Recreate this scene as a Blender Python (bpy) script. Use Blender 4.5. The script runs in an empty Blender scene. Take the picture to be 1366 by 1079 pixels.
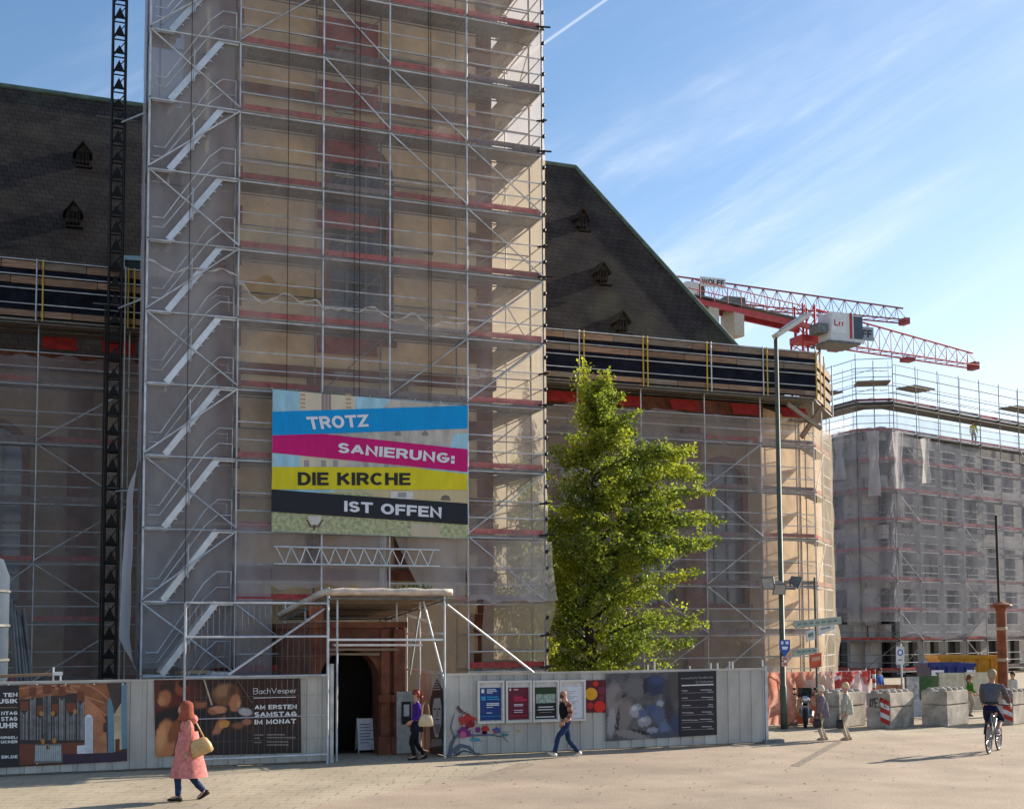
import bpy, bmesh, math, random
from mathutils import Vector, Matrix, noise
random.seed(11)
R_ = random.Random(5)
sc = bpy.context.scene
rad = math.radians
# ------------------------------------------------------------------ camera
F_PX, TH, PH, RO, CYP, CAMH = 1650.0, .3691, .0712, -.00576, 726.5, 3.0
f0 = Vector((math.sin(TH), math.cos(TH), 0)); r0 = Vector((math.cos(TH), -math.sin(TH), 0)); up0 = Vector((0, 0, 1))
FW = f0*math.cos(PH) + up0*math.sin(PH)
u1_ = up0*math.cos(PH) - f0*math.sin(PH)
RT = r0*math.cos(RO) + u1_*math.sin(RO)
UPV = u1_*math.cos(RO) - r0*math.sin(RO)
CAM = Vector((0, 0, CAMH))
cd = bpy.data.cameras.new('camera'); cam = bpy.data.objects.new('camera', cd); sc.collection.objects.link(cam)
m = Matrix((RT, UPV, -FW)).transposed().to_4x4(); m.translation = CAM
cam.matrix_world = m
cd.sensor_width = 36; cd.sensor_fit = 'HORIZONTAL'; cd.lens = 36*F_PX/1366
cd.shift_x = 0; cd.shift_y = (CYP - 539.5)/1366
cd.clip_start = .1; cd.clip_end = 3000
sc.camera = cam
# ------------------------------------------------------------------ light
SUN_AZ, SUN_EL = 12.0, 24.0      # azimuth from +x towards +y
w = bpy.data.worlds.new('World'); sc.world = w; w.use_nodes = True
nt = w.node_tree; nt.nodes.clear(); N = nt.nodes.new; L = nt.links.new
sky = N('ShaderNodeTexSky'); sky.sky_type = 'NISHITA'; sky.sun_disc = False
sky.sun_elevation = rad(SUN_EL); sky.sun_rotation = rad(90 - SUN_AZ)
sky.air_density = 1.0; sky.dust_density = .6; sky.ozone_density = 1.6; sky.altitude = 100
hs = N('ShaderNodeHueSaturation'); hs.inputs['Saturation'].default_value = 1.13; L(sky.outputs[0], hs.inputs['Color'])
tc = N('ShaderNodeTexCoord'); sp = N('ShaderNodeSeparateXYZ'); L(tc.outputs['Generated'], sp.inputs[0])
def mth(op, a, b=None):
    n = N('ShaderNodeMath'); n.operation = op
    for i, q in enumerate((a, b)):
        if q is None: continue
        if isinstance(q, (int, float)): n.inputs[i].default_value = q
        else: L(q, n.inputs[i])
    return n.outputs[0]
OFF1, OFF2, OFF3 = 3.1, 1.7, 5.2
def raydir(px, py):
    return (FW + RT*((px-683)/F_PX) - UPV*((py-CYP)/F_PX)).normalized()
def vdot(v):
    n = N('ShaderNodeVectorMath'); n.operation = 'DOT_PRODUCT'; L(tc.outputs['Generated'], n.inputs[0]); n.inputs[1].default_value = v; return n.outputs['Value']
# cirrus drawn out along one wind direction: long along it, narrow across it, all over the sky
w_a, w_b = raydir(930, 380), raydir(1275, 178); w_n = w_a.cross(w_b).normalized(); w_m = (w_a+w_b).normalized(); w_t = w_n.cross(w_m)
def cirrus(along, across, detail, lo, hi, off, dist=.5, rough=.62):
    cb = N('ShaderNodeCombineXYZ'); L(mth('MULTIPLY', vdot(w_t), along), cb.inputs[0]); L(mth('ADD', mth('MULTIPLY', vdot(w_n), across), off), cb.inputs[1]); L(mth('MULTIPLY', vdot(w_m), along), cb.inputs[2])
    no = N('ShaderNodeTexNoise'); no.inputs['Scale'].default_value = 1; no.inputs['Detail'].default_value = detail
    no.inputs['Roughness'].default_value = rough; no.inputs['Distortion'].default_value = dist; L(cb.outputs[0], no.inputs['Vector'])
    mr = N('ShaderNodeMapRange'); mr.interpolation_type = 'SMOOTHSTEP'; mr.inputs['From Min'].default_value = lo; mr.inputs['From Max'].default_value = hi
    L(no.outputs['Fac'], mr.inputs['Value']); return mr.outputs[0]
streak = cirrus(1.8, 9.0, 10, .46, .82, OFF1, .9)
broad = cirrus(1.3, 4.5, 5, .42, .66, OFF2, .3)
fine = cirrus(4.0, 30.0, 9, .36, .80, OFF3, 1.2, .7)
veil = mth('MULTIPLY', streak, mth('ADD', mth('MULTIPLY', broad, .75), .12))
veil = mth('ADD', mth('MULTIPLY', veil, mth('ADD', mth('MULTIPLY', fine, .55), .50)), mth('MULTIPLY', mth('MULTIPLY', broad, fine), .16))
# haze low over the horizon
hz = N('ShaderNodeMapRange'); hz.interpolation_type = 'SMOOTHSTEP'; hz.inputs['From Min'].default_value = .36; hz.inputs['From Max'].default_value = .0
hz.inputs['To Max'].default_value = .62
L(sp.outputs['Z'], hz.inputs['Value'])
# a thin contrail: a band along one great circle
c_a, c_b = raydir(700, 76), raydir(800, 6); c_n = c_a.cross(c_b).normalized(); c_m = (c_a+c_b).normalized()
def sstep(v, lo, hi):
    n = N('ShaderNodeMapRange'); n.interpolation_type = 'SMOOTHSTEP'; n.inputs['From Min'].default_value = lo; n.inputs['From Max'].default_value = hi; L(v, n.inputs['Value']); return n.outputs[0]
trail = mth('MULTIPLY', sstep(mth('ABSOLUTE', vdot(c_n)), .0016, .0003), sstep(vdot(c_m), .990, .996))
veil = mth('ADD', veil, mth('MULTIPLY', trail, .38))
cl = mth('MINIMUM', mth('ADD', veil, hz.outputs[0]), .92)
mx = N('ShaderNodeMix'); mx.data_type = 'RGBA'; L(cl, mx.inputs['Factor']); L(hs.outputs[0], mx.inputs['A'])
mx.inputs['B'].default_value = (6.1, 6.45, 6.95, 1)
bg = N('ShaderNodeBackground'); bg.inputs['Strength'].default_value = .10; L(mx.outputs['Result'], bg.inputs['Color'])
wo = N('ShaderNodeOutputWorld'); L(bg.outputs[0], wo.inputs[0])
sd = bpy.data.lights.new('sun', 'SUN'); sun = bpy.data.objects.new('sun', sd); sc.collection.objects.link(sun)
sd.energy = 4.8; sd.angle = rad(.53); sd.color = (1, .90, .76)
SUND = Vector((math.cos(rad(SUN_AZ))*math.cos(rad(SUN_EL)), math.sin(rad(SUN_AZ))*math.cos(rad(SUN_EL)), math.sin(rad(SUN_EL))))
sun.rotation_euler = SUND.to_track_quat('Z', 'Y').to_euler(); sun.location = SUND*200
vs = sc.view_settings; vs.view_transform = 'Standard'; vs.look = 'None'; vs.gamma = 1; vs.use_curve_mapping = False; vs.exposure = .88
sc.render.engine = 'CYCLES'; cy = sc.cycles
cy.use_denoising = True; cy.max_bounces = 8; cy.diffuse_bounces = 3; cy.glossy_bounces = 3; cy.transmission_bounces = 4; cy.transparent_max_bounces = 24
cy.sample_clamp_indirect = 6.0; cy.caustics_reflective = False; cy.caustics_refractive = False

# ------------------------------------------------------------------ pixel helpers (photo pixels -> a direction)
def ray(px, py): return FW + RT*((px-683)/F_PX) - UPV*((py-CYP)/F_PX)
def GP(px, py, z=0.0):                       # meets level z
    d = ray(px, py); return CAM + d*((z-CAMH)/d.z)
def VP(px, py, v):                           # meets the plane y = v
    d = ray(px, py); return CAM + d*(v/d.y)
def PLN(px, py, p0, n):                      # meets a general plane
    d = ray(px, py); return CAM + d*((p0-CAM).dot(n)/d.dot(n))
def U(px, v, py=700): return VP(px, py, v).x
def Z(px, py, v): return VP(px, py, v).z

# ------------------------------------------------------------------ materials
MATS = {}
def mat(name, col, rough=.75, metal=0.0, var=.12, scale=6.0, bump=0.0, bscale=40.0, rnd=0.0, spec=.35, detail=6, stretch=(1, 1, 1), col2=None, dirt=0.0):
    if name in MATS: return MATS[name]
    M = bpy.data.materials.new(name); M.use_nodes = True; t = M.node_tree; b = t.nodes['Principled BSDF']
    b.inputs['Roughness'].default_value = rough; b.inputs['Metallic'].default_value = metal; b.inputs['Specular IOR Level'].default_value = spec
    n = t.nodes.new; l = t.links.new
    tcn = n('ShaderNodeTexCoord'); mpn = n('ShaderNodeMapping'); mpn.inputs['Scale'].default_value = stretch
    geo = n('ShaderNodeNewGeometry'); l(geo.outputs['Position'], mpn.inputs[0])
    no = n('ShaderNodeTexNoise'); no.inputs['Scale'].default_value = scale; no.inputs['Detail'].default_value = detail; no.inputs['Roughness'].default_value = .6
    l(mpn.outputs[0], no.inputs['Vector'])
    c2 = col2 or tuple(max(0, c*(1-2.2*var)) for c in col); c1 = tuple(min(1, c*(1+1.2*var)) for c in col)
    cr = n('ShaderNodeMix'); cr.data_type = 'RGBA'; cr.inputs['A'].default_value = (*c2, 1); cr.inputs['B'].default_value = (*c1, 1)
    mr = n('ShaderNodeMapRange'); mr.inputs['From Min'].default_value = .3; mr.inputs['From Max'].default_value = .7; l(no.outputs['Fac'], mr.inputs['Value'])
    l(mr.outputs[0], cr.inputs['Factor']); out = cr.outputs['Result']
    if dirt > 0:
        n2 = n('ShaderNodeTexNoise'); n2.inputs['Scale'].default_value = scale*.23; n2.inputs['Detail'].default_value = 8; l(geo.outputs['Position'], n2.inputs['Vector'])
        r2 = n('ShaderNodeMapRange'); r2.inputs['From Min'].default_value = .5; r2.inputs['From Max'].default_value = .75; r2.inputs['To Max'].default_value = dirt; l(n2.outputs['Fac'], r2.inputs['Value'])
        d2 = n('ShaderNodeMix'); d2.data_type = 'RGBA'; d2.inputs['B'].default_value = (.08, .07, .055, 1); l(out, d2.inputs['A']); l(r2.outputs[0], d2.inputs['Factor']); out = d2.outputs['Result']
    if rnd > 0:
        oi = n('ShaderNodeObjectInfo'); hv = n('ShaderNodeHueSaturation'); mv = n('ShaderNodeMapRange')
        mv.inputs['To Min'].default_value = 1-rnd; mv.inputs['To Max'].default_value = 1+rnd; l(oi.outputs['Random'], mv.inputs['Value'])
        l(mv.outputs[0], hv.inputs['Value']); l(out, hv.inputs['Color']); out = hv.outputs[0]
    l(out, b.inputs['Base Color'])
    if bump > 0:
        nb = n('ShaderNodeTexNoise'); nb.inputs['Scale'].default_value = bscale; nb.inputs['Detail'].default_value = 5; l(mpn.outputs[0], nb.inputs['Vector'])
        bp = n('ShaderNodeBump'); bp.inputs['Strength'].default_value = bump; bp.inputs['Distance'].default_value = .02; l(nb.outputs['Fac'], bp.inputs['Height']); l(bp.outputs[0], b.inputs['Normal'])
    MATS[name] = M; return M
def ink(name, col, rough=.6):
    return mat('print_'+name, col, rough, var=.06, scale=9)
def netmat(name, col, cover, trans=.55, var=.12):
    M = bpy.data.materials.new(name); M.use_nodes = True; t = M.node_tree; t.nodes.clear(); n = t.nodes.new; l = t.links.new
    o = n('ShaderNodeOutputMaterial'); tr = n('ShaderNodeBsdfTransparent'); df = n('ShaderNodeBsdfDiffuse'); tl = n('ShaderNodeBsdfTranslucent')
    df.inputs['Color'].default_value = (*col, 1); tl.inputs['Color'].default_value = (*col, 1)
    m1 = n('ShaderNodeMixShader'); m1.inputs[0].default_value = trans; l(df.outputs[0], m1.inputs[1]); l(tl.outputs[0], m1.inputs[2])
    geo = n('ShaderNodeNewGeometry'); no = n('ShaderNodeTexNoise'); no.inputs['Scale'].default_value = .9; no.inputs['Detail'].default_value = 7
    mp = n('ShaderNodeMapping'); mp.inputs['Scale'].default_value = (1, 1, .45); l(geo.outputs['Position'], mp.inputs[0]); l(mp.outputs[0], no.inputs['Vector'])
    mr = n('ShaderNodeMapRange'); mr.inputs['From Min'].default_value = .3; mr.inputs['From Max'].default_value = .7
    mr.inputs['To Min'].default_value = cover-var; mr.inputs['To Max'].default_value = cover+var; l(no.outputs['Fac'], mr.inputs['Value'])
    m2 = n('ShaderNodeMixShader'); l(mr.outputs[0], m2.inputs[0]); l(tr.outputs[0], m2.inputs[1]); l(m1.outputs[0], m2.inputs[2]); l(m2.outputs[0], o.inputs[0])
    return M
GALV = mat('galvanised_steel', (.56, .59, .62), .5, .3, .15, 3, rnd=.16, dirt=.25)
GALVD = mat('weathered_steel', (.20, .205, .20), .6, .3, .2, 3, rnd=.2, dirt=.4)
ALU = mat('aluminium', (.62, .64, .66), .4, .5, .08, 4, rnd=.08)
DECK = mat('deck_steel', (.23, .215, .19), .7, .25, .2, 4, rnd=.22, stretch=(6, 1, 1), dirt=.4)
TOEG = mat('faded_toe_board', (.17, .125, .125), .8, 0, .25, 5, rnd=.25, dirt=.4)
TOE = mat('red_toe_board_wood', (.36, .050, .048), .7, 0, .28, 5, rnd=.30, dirt=.55)
WOOD = mat('timber_board', (.29, .185, .125), .8, 0, .25, 5, rnd=.3, stretch=(.4, 8, 8), dirt=.4, bump=.2)
WOODG = mat('grey_timber_board', (.27, .22, .175), .85, 0, .25, 5, rnd=.3, stretch=(.4, 8, 8), dirt=.4)
YEL = mat('yellow_paint', (.60, .44, .05), .5, 0, .15, 6, dirt=.3)
DARKNET = mat('dark_blue_tarp', (.012, .014, .026), .85, 0, .3, 2, spec=.1)
REDT = mat('red_sheet', (.34, .022, .015), .6, 0, .2, 3)
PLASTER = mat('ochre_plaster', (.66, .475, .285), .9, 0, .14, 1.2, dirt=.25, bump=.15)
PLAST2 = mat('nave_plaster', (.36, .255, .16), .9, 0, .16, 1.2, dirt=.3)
SANDST = mat('red_sandstone', (.185, .066, .038), .85, 0, .22, 3, dirt=.25, bump=.2, rnd=.12)
GLASS = mat('dark_window_glass', (.035, .05, .07), .12, 0, .2, 1, spec=.6)
BLACK = mat('black_metal', (.012, .012, .013), .5, .2, .2, 4)
DKIN = mat('dark_interior', (.010, .008, .007), .9, 0, .2, 2)
NET = netmat('scaffold_net', (.84, .78, .745), .255, .5, .11)
NETS = netmat('side_net', (.80, .70, .54), .56, .45, .06)
NETW = netmat('wing_net', (.62, .58, .585), .32, .5, .10)
NETE = netmat('end_net', (.78, .69, .55), .46, .5, .08)
NETD = netmat('hanging_net', (.74, .71, .73), .42, .5, .18)
HOARD = mat('hoarding_sheet', (.49, .475, .435), .6, .1, .10, 2.0, rnd=.08, dirt=.32, stretch=(1, 1, .4))
CONC = mat('concrete', (.45, .40, .335), .9, 0, .22, 2.5, dirt=.55, bump=.5, bscale=14)

# ------------------------------------------------------------------ object helpers
COL = sc.collection
def prop(o, label=None, cat=None, group=None, kind=None):
    if label: o['label'] = label
    if cat: o['category'] = cat
    if group: o['group'] = group
    if kind: o['kind'] = kind
    return o
def empty(name, loc, label=None, cat=None, group=None):
    o = bpy.data.objects.new(name, None); COL.objects.link(o); o.location = loc; o.empty_display_size = .2
    return prop(o, label, cat, group)
def wpos(p):
    v = Vector((0, 0, 0))
    while p is not None: v += p.location; p = p.parent
    return v
def adopt(o, parent):
    if parent is None: return o
    o.parent = parent
    o.matrix_parent_inverse = world_m(parent).inverted()
    return o
WM = {}
def world_m(p):
    if p.name not in WM:
        mm = p.matrix_parent_inverse @ p.matrix_basis
        WM[p.name] = (world_m(p.parent) @ mm) if p.parent else p.matrix_basis.copy()
    return WM[p.name]
UNIT = {}
def unit(kind, mt):
    k = (kind, mt.name)
    if k in UNIT: return UNIT[k]
    bm = bmesh.new()
    if kind == 'box': bmesh.ops.create_cube(bm, size=1)
    elif kind == 'tube': bmesh.ops.create_cone(bm, cap_ends=True, segments=7, radius1=1, radius2=1, depth=1)
    elif kind == 'tube16': bmesh.ops.create_cone(bm, cap_ends=True, segments=16, radius1=1, radius2=1, depth=1)
    elif kind == 'plank':
        bmesh.ops.create_cube(bm, size=1); bmesh.ops.bevel(bm, geom=[e for e in bm.edges], offset=.03, segments=1, affect='EDGES')
    me = bpy.data.meshes.new(kind); bm.to_mesh(me); bm.free(); me.materials.append(mt)
    if kind.startswith('tube'):
        for f in me.polygons: f.use_smooth = len(f.vertices) == 4
    UNIT[k] = me; return me
def inst(name, me, M, parent):
    o = bpy.data.objects.new(name, me); COL.objects.link(o)
    o.matrix_basis = M; adopt(o, parent); return o
def tube(name, p, q, r, mt, parent=None, kind='tube'):
    p = Vector(p); q = Vector(q); d = q-p; ln = d.length
    qt = d.to_track_quat('Z', 'Y') if ln > 1e-6 else Vector((0, 0, 1)).to_track_quat('Z', 'Y')
    M = Matrix.Translation((p+q)/2) @ qt.to_matrix().to_4x4() @ Matrix.Diagonal((r, r, ln, 1))
    return inst(name, unit(kind, mt), M, parent)
X3, Y3 = Vector((1, 0, 0)), Vector((0, 1, 0))
def obox(name, O, a, b, s0, s1, t0, t1, z0, z1, mt, parent=None, kind='box'):
    O = Vector(O); c = O + a*((s0+s1)/2) + b*((t0+t1)/2) + Vector((0, 0, (z0+z1)/2))
    M = Matrix((a*(s1-s0), b*(t1-t0), Vector((0, 0, z1-z0)))).transposed().to_4x4(); M.translation = c
    return inst(name, unit(kind, mt), M, parent)
def box(name, x0, x1, y0, y1, z0, z1, mt, parent=None, kind='box'):
    return obox(name, (0, 0, 0), X3, Y3, x0, x1, y0, y1, z0, z1, mt, parent, kind)
def beam(name, p, q, wdt, hgt, mt, parent=None, kind='box', upv=None):
    p = Vector(p); q = Vector(q); d = (q-p); ln = d.length; d.normalize()
    u_ = Vector(upv) if upv else (Vector((0, 0, 1)) if abs(d.z) < .99 else Vector((0, 1, 0)))
    s = d.cross(u_).normalized(); t = s.cross(d)
    M = Matrix((d*ln, s*wdt, t*hgt)).transposed().to_4x4(); M.translation = (p+q)/2
    return inst(name, unit(kind, mt), M, parent)
class MB:
    def __init__(s): s.v = []; s.f = []; s.mi = []; s.cur = 0
    def add(s, vs, fs):
        b = len(s.v); s.v += [tuple(x) for x in vs]; s.f += [tuple(b+i for i in f) for f in fs]; s.mi += [s.cur]*len(fs); return s
    def box(s, x0, x1, y0, y1, z0, z1):
        return s.add([(x, y, z) for x in (x0, x1) for y in (y0, y1) for z in (z0, z1)],
                     [(0, 1, 3, 2), (4, 6, 7, 5), (0, 4, 5, 1), (2, 3, 7, 6), (0, 2, 6, 4), (1, 5, 7, 3)])
    def prism(s, pts, d):                     # polygon pts swept along d
        n = len(pts); d = Vector(d); p = [Vector(x) for x in pts]
        s.add(p+[x+d for x in p], [tuple(range(n))[::-1], tuple(range(n, 2*n))]+[(i, (i+1) % n, n+(i+1) % n, n+i) for i in range(n)]); return s
    def tube(s, pts, r, n=6, cap=True):
        pts = [Vector(p) for p in pts]; rs = r if isinstance(r, (list, tuple)) else [r]*len(pts); rings = []
        for i, p in enumerate(pts):
            d = (pts[min(i+1, len(pts)-1)]-pts[max(i-1, 0)]).normalized()
            a = d.cross(Vector((0, 0, 1)) if abs(d.z) < .95 else Vector((1, 0, 0))).normalized(); b = d.cross(a)
            rings.append([p+(a*math.cos(6.28319*k/n)+b*math.sin(6.28319*k/n))*rs[i] for k in range(n)])
        V = [x for g in rings for x in g]; Fc = []
        for i in range(len(pts)-1):
            for k in range(n): Fc.append((i*n+k, i*n+(k+1) % n, (i+1)*n+(k+1) % n, (i+1)*n+k))
        if cap: Fc += [tuple(range(n))[::-1], tuple((len(pts)-1)*n+k for k in range(n))]
        return s.add(V, Fc)
    def loft(s, rings, cap=True):
        n = len(rings[0]); V = [x for g in rings for x in g]; Fc = []
        for i in range(len(rings)-1):
            for k in range(n): Fc.append((i*n+k, i*n+(k+1) % n, (i+1)*n+(k+1) % n, (i+1)*n+k))
        if cap: Fc += [tuple(range(n))[::-1], tuple((len(rings)-1)*n+k for k in range(n))]
        return s.add(V, Fc)
    def ell(s, c, rx, ry, rz, n=12, m=8, rot=None):
        c = Vector(c); rings = []
        for j in range(1, m):
            a = math.pi*j/m; g = []
            for k in range(n):
                p = Vector((rx*math.sin(a)*math.cos(6.28319*k/n), ry*math.sin(a)*math.sin(6.28319*k/n), -rz*math.cos(a)))
                if rot: p = rot @ p
                g.append(c+p)
            rings.append(g)
        return s.loft(rings)
    def build(s, name, mt, parent=None, smooth=False):
        me = bpy.data.meshes.new(name); me.from_pydata(s.v, [], s.f)
        mts = mt if isinstance(mt, (list, tuple)) else [mt]
        for x in mts: me.materials.append(x)
        if len(mts) > 1: me.polygons.foreach_set('material_index', s.mi)
        if smooth: me.polygons.foreach_set('use_smooth', [True]*len(me.polygons))
        bm = bmesh.new(); bm.from_mesh(me); bmesh.ops.recalc_face_normals(bm, faces=bm.faces); bm.to_mesh(me); bm.free()
        o = bpy.data.objects.new(name, me); COL.objects.link(o); adopt(o, parent); return o
def PX(pts, v):                               # photo outline -> points on the plane y = v
    return [VP(x, y, v) for x, y in pts]
def sheet_print(name, pts, v, mt, parent, layer=1, base=.003):
    """flat print (ink) on a flat sheet that stands on the plane y = v"""
    v -= base*layer
    b = MB(); b.prism(PX(pts, v), (0, .002, 0)); return b.build(name, mt, parent)
# ------------------------------------------------------------------ stroke lettering (grotesque capitals and the few small letters needed)
def _arc(cx_, cy_, rx, ry, a0, a1, n_=9): return [(cx_+rx*math.cos(rad(a0+(a1-a0)*i/n_)), cy_+ry*math.sin(rad(a0+(a1-a0)*i/n_))) for i in range(n_+1)]
GLY = {
 'A': (.78, [[(0, 0), (.39, 1)], [(.39, 1), (.78, 0)], [(.15, .3), (.63, .3)]]), 'B': (.66, [[(0, 0), (0, 1)], [(0, 1), (.38, 1)]+_arc(.38, .76, .24, .24, 90, -90)+[(0, .52)], [(0, .52), (.4, .52)]+_arc(.4, .26, .26, .26, 90, -90)+[(0, 0)]]),
 'C': (.72, [_arc(.37, .5, .37, .5, 48, 312, 16)]), 'D': (.7, [[(0, 0), (0, 1), (.3, 1)]+_arc(.3, .5, .4, .5, 90, -90, 12)+[(0, 0)]]), 'E': (.58, [[(.58, 1), (0, 1), (0, 0), (.58, 0)], [(0, .52), (.52, .52)]]),
 'F': (.56, [[(.56, 1), (0, 1), (0, 0)], [(0, .5), (.5, .5)]]), 'G': (.76, [_arc(.38, .5, .38, .5, 50, 340, 16)+[(.74, .46), (.42, .46)]]), 'H': (.68, [[(0, 0), (0, 1)], [(.68, 0), (.68, 1)], [(0, .52), (.68, .52)]]), 'I': (.0, [[(0, 0), (0, 1)]]),
 'K': (.70, [[(0, 0), (0, 1)], [(.66, 1), (.02, .4)], [(.24, .62), (.70, 0)]]), 'L': (.54, [[(0, 1), (0, 0), (.54, 0)]]), 'M': (.84, [[(0, 0), (0, 1), (.42, .15), (.84, 1), (.84, 0)]]), 'N': (.68, [[(0, 0), (0, 1), (.68, 0), (.68, 1)]]),
 'O': (.80, [_arc(.40, .5, .40, .5, 0, 360, 22)]), 'R': (.66, [[(0, 0), (0, 1)], [(0, 1), (.38, 1)]+_arc(.38, .74, .26, .26, 90, -90)+[(0, .48)], [(.36, .48), (.68, 0)]]),
 'S': (.62, [_arc(.31, .75, .29, .25, 25, 250, 10)+_arc(.31, .25, .31, .25, 80, -155, 10)]), 'T': (.70, [[(0, 1), (.70, 1)], [(.35, 1), (.35, 0)]]), 'U': (.68, [[(0, 1), (0, .34)]+_arc(.34, .34, .34, .34, 180, 360, 10)+[(.68, 1)]]), 'V': (.74, [[(0, 1), (.37, 0), (.74, 1)]]), 'W': (1.1, [[(0, 1), (.27, 0), (.55, 1), (.83, 0), (1.1, 1)]]),
 'Z': (.62, [[(0, 1), (.62, 1), (0, 0), (.62, 0)]]), ':': (.0, [[(0, .0), (0, .16)], [(0, .56), (0, .72)]]), '.': (0, [[(0, 0), (0, .14)]]), ' ': (.18, []),
 'a': (.46, [_arc(.22, .27, .22, .27, 40, 320, 12), [(.44, .54), (.44, 0)]]), 'c': (.42, [_arc(.23, .3, .23, .3, 50, 310, 12)]), 'h': (.42, [[(0, 0), (0, 1)], [(0, .3)]+_arc(.21, .36, .21, .22, 180, 0, 8)+[(.42, 0)]]),
 'e': (.46, [[(.02, .3), (.46, .3)]+_arc(.23, .3, .23, .3, 0, 320, 14)]), 's': (.36, [_arc(.18, .44, .16, .15, 25, 250, 8)+_arc(.18, .15, .18, .15, 80, -155, 8)]), 'p': (.46, [[(0, .58), (0, -.25)], _arc(.23, .3, .23, .29, 0, 360, 14)]), 'r': (.26, [[(0, 0), (0, .58)], [(0, .3)]+_arc(.2, .36, .2, .22, 180, 80, 6)]),
 'v': (.4, [[(0, .58), (.2, 0), (.4, .58)]]), 'n': (.42, [[(0, 0), (0, .58)], [(0, .3)]+_arc(.21, .36, .21, .22, 180, 0, 8)+[(.42, 0)]]), 'g': (.46, [_arc(.23, .3, .23, .29, 0, 360, 14), [(.46, .58), (.46, -.05)]+_arc(.23, -.05, .23, .2, 0, -150, 8)]), 'l': (0, [[(0, 0), (0, 1)]]), 'i': (0, [[(0, 0), (0, .58)], [(0, .78), (0, .9)]]),
 't': (.26, [[(.1, .85), (.1, .05), (.26, .0)], [(0, .58), (.26, .58)]]), 'd': (.46, [_arc(.23, .3, .23, .29, 0, 360, 14), [(.46, 1), (.46, 0)]]), 'k': (.40, [[(0, 0), (0, 1)], [(.36, .58), (0, .25)], [(.14, .36), (.40, 0)]])}
def glyph_text(s, th):
    """(points, faces): ribbons of width th along the strokes, unit height, plus the text's extent"""
    V, Fc, x = [], [], 0.0; lift = 0
    for ch in s:
        wd, strokes = GLY[ch]
        for st_ in strokes:
            pts = [(x+a, b) for k_, (a, b) in enumerate(st_) if k_ == 0 or abs(a-st_[k_-1][0])+abs(b-st_[k_-1][1]) > 1e-4]; closed = len(pts) > 8 and abs(pts[0][0]-pts[-1][0])+abs(pts[0][1]-pts[-1][1]) < 1e-6
            n_ = len(pts); b0 = len(V); h = th/2; lift += 1
            for i, (px, py) in enumerate(pts):
                def dr(i0, i1):
                    dx, dy = pts[i1][0]-pts[i0][0], pts[i1][1]-pts[i0][1]; ln = math.hypot(dx, dy) or 1; return dx/ln, dy/ln
                if closed: d0 = dr(i-1 if i else n_-2, i); d1 = dr(i, i+1 if i < n_-1 else 1)
                else: d0 = dr(max(0, i-1), max(1, i)); d1 = dr(min(n_-2, i), min(n_-1, i+1))
                mx_, my_ = -(d0[1]+d1[1]), d0[0]+d1[0]; ml_ = math.hypot(mx_, my_) or 1; mx_, my_ = mx_/ml_, my_/ml_
                k = h/max(.5, mx_*-d1[1]+my_*d1[0]); ex = ey = 0
                if not closed and len(pts) > 1 and i in (0, n_-1):
                    sg = -1 if i == 0 else 1; dd_ = d1 if i == 0 else d0; vert = abs(dd_[0]) < .02 or abs(dd_[1]) < .02
                    ex, ey = (dd_[0]*sg*h*(1 if vert else .3), dd_[1]*sg*h*(1 if vert else .3))
                V.append((px+mx_*k+ex, py+my_*k+ey, lift)); V.append((px-mx_*k+ex, py-my_*k+ey, lift))
            for i in range(n_-1): Fc.append((b0+2*i, b0+2*i+1, b0+2*i+3, b0+2*i+2))
        x += wd+th*1.0+.10
    return V, Fc
def lettering(name, s, quad, mapf, mt, parent, bold=.02, spacing=1.0):
    """quad = bottom-left, bottom-right, top-right, top-left; mapf turns (x, y) into a point"""
    th = .27 if bold >= .03 else (.16 if bold > .01 else .085)
    V, Fc = glyph_text(s, th); x0 = min(v[0] for v in V); x1 = max(v[0] for v in V); y0 = min(v[1] for v in V); y1 = max(v[1] for v in V)
    bl, br, tr, tl = quad; pts = []
    for x, y, lf in V:
        a, b = (x-x0)/max(1e-6, x1-x0), (y-y0)/(y1-y0)
        X = (bl[0]*(1-a)+br[0]*a)*(1-b)+(tl[0]*(1-a)+tr[0]*a)*b; Y = (bl[1]*(1-a)+br[1]*a)*(1-b)+(tl[1]*(1-a)+tr[1]*a)*b
        p = mapf(X, Y); pts.append(p-Vector((0, .0016*(lf % 4), 0)))
    me = bpy.data.meshes.new(name); me.from_pydata([tuple(p) for p in pts], [], Fc); me.materials.append(mt)
    o = bpy.data.objects.new(name, me); COL.objects.link(o); adopt(o, parent); return o
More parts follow.
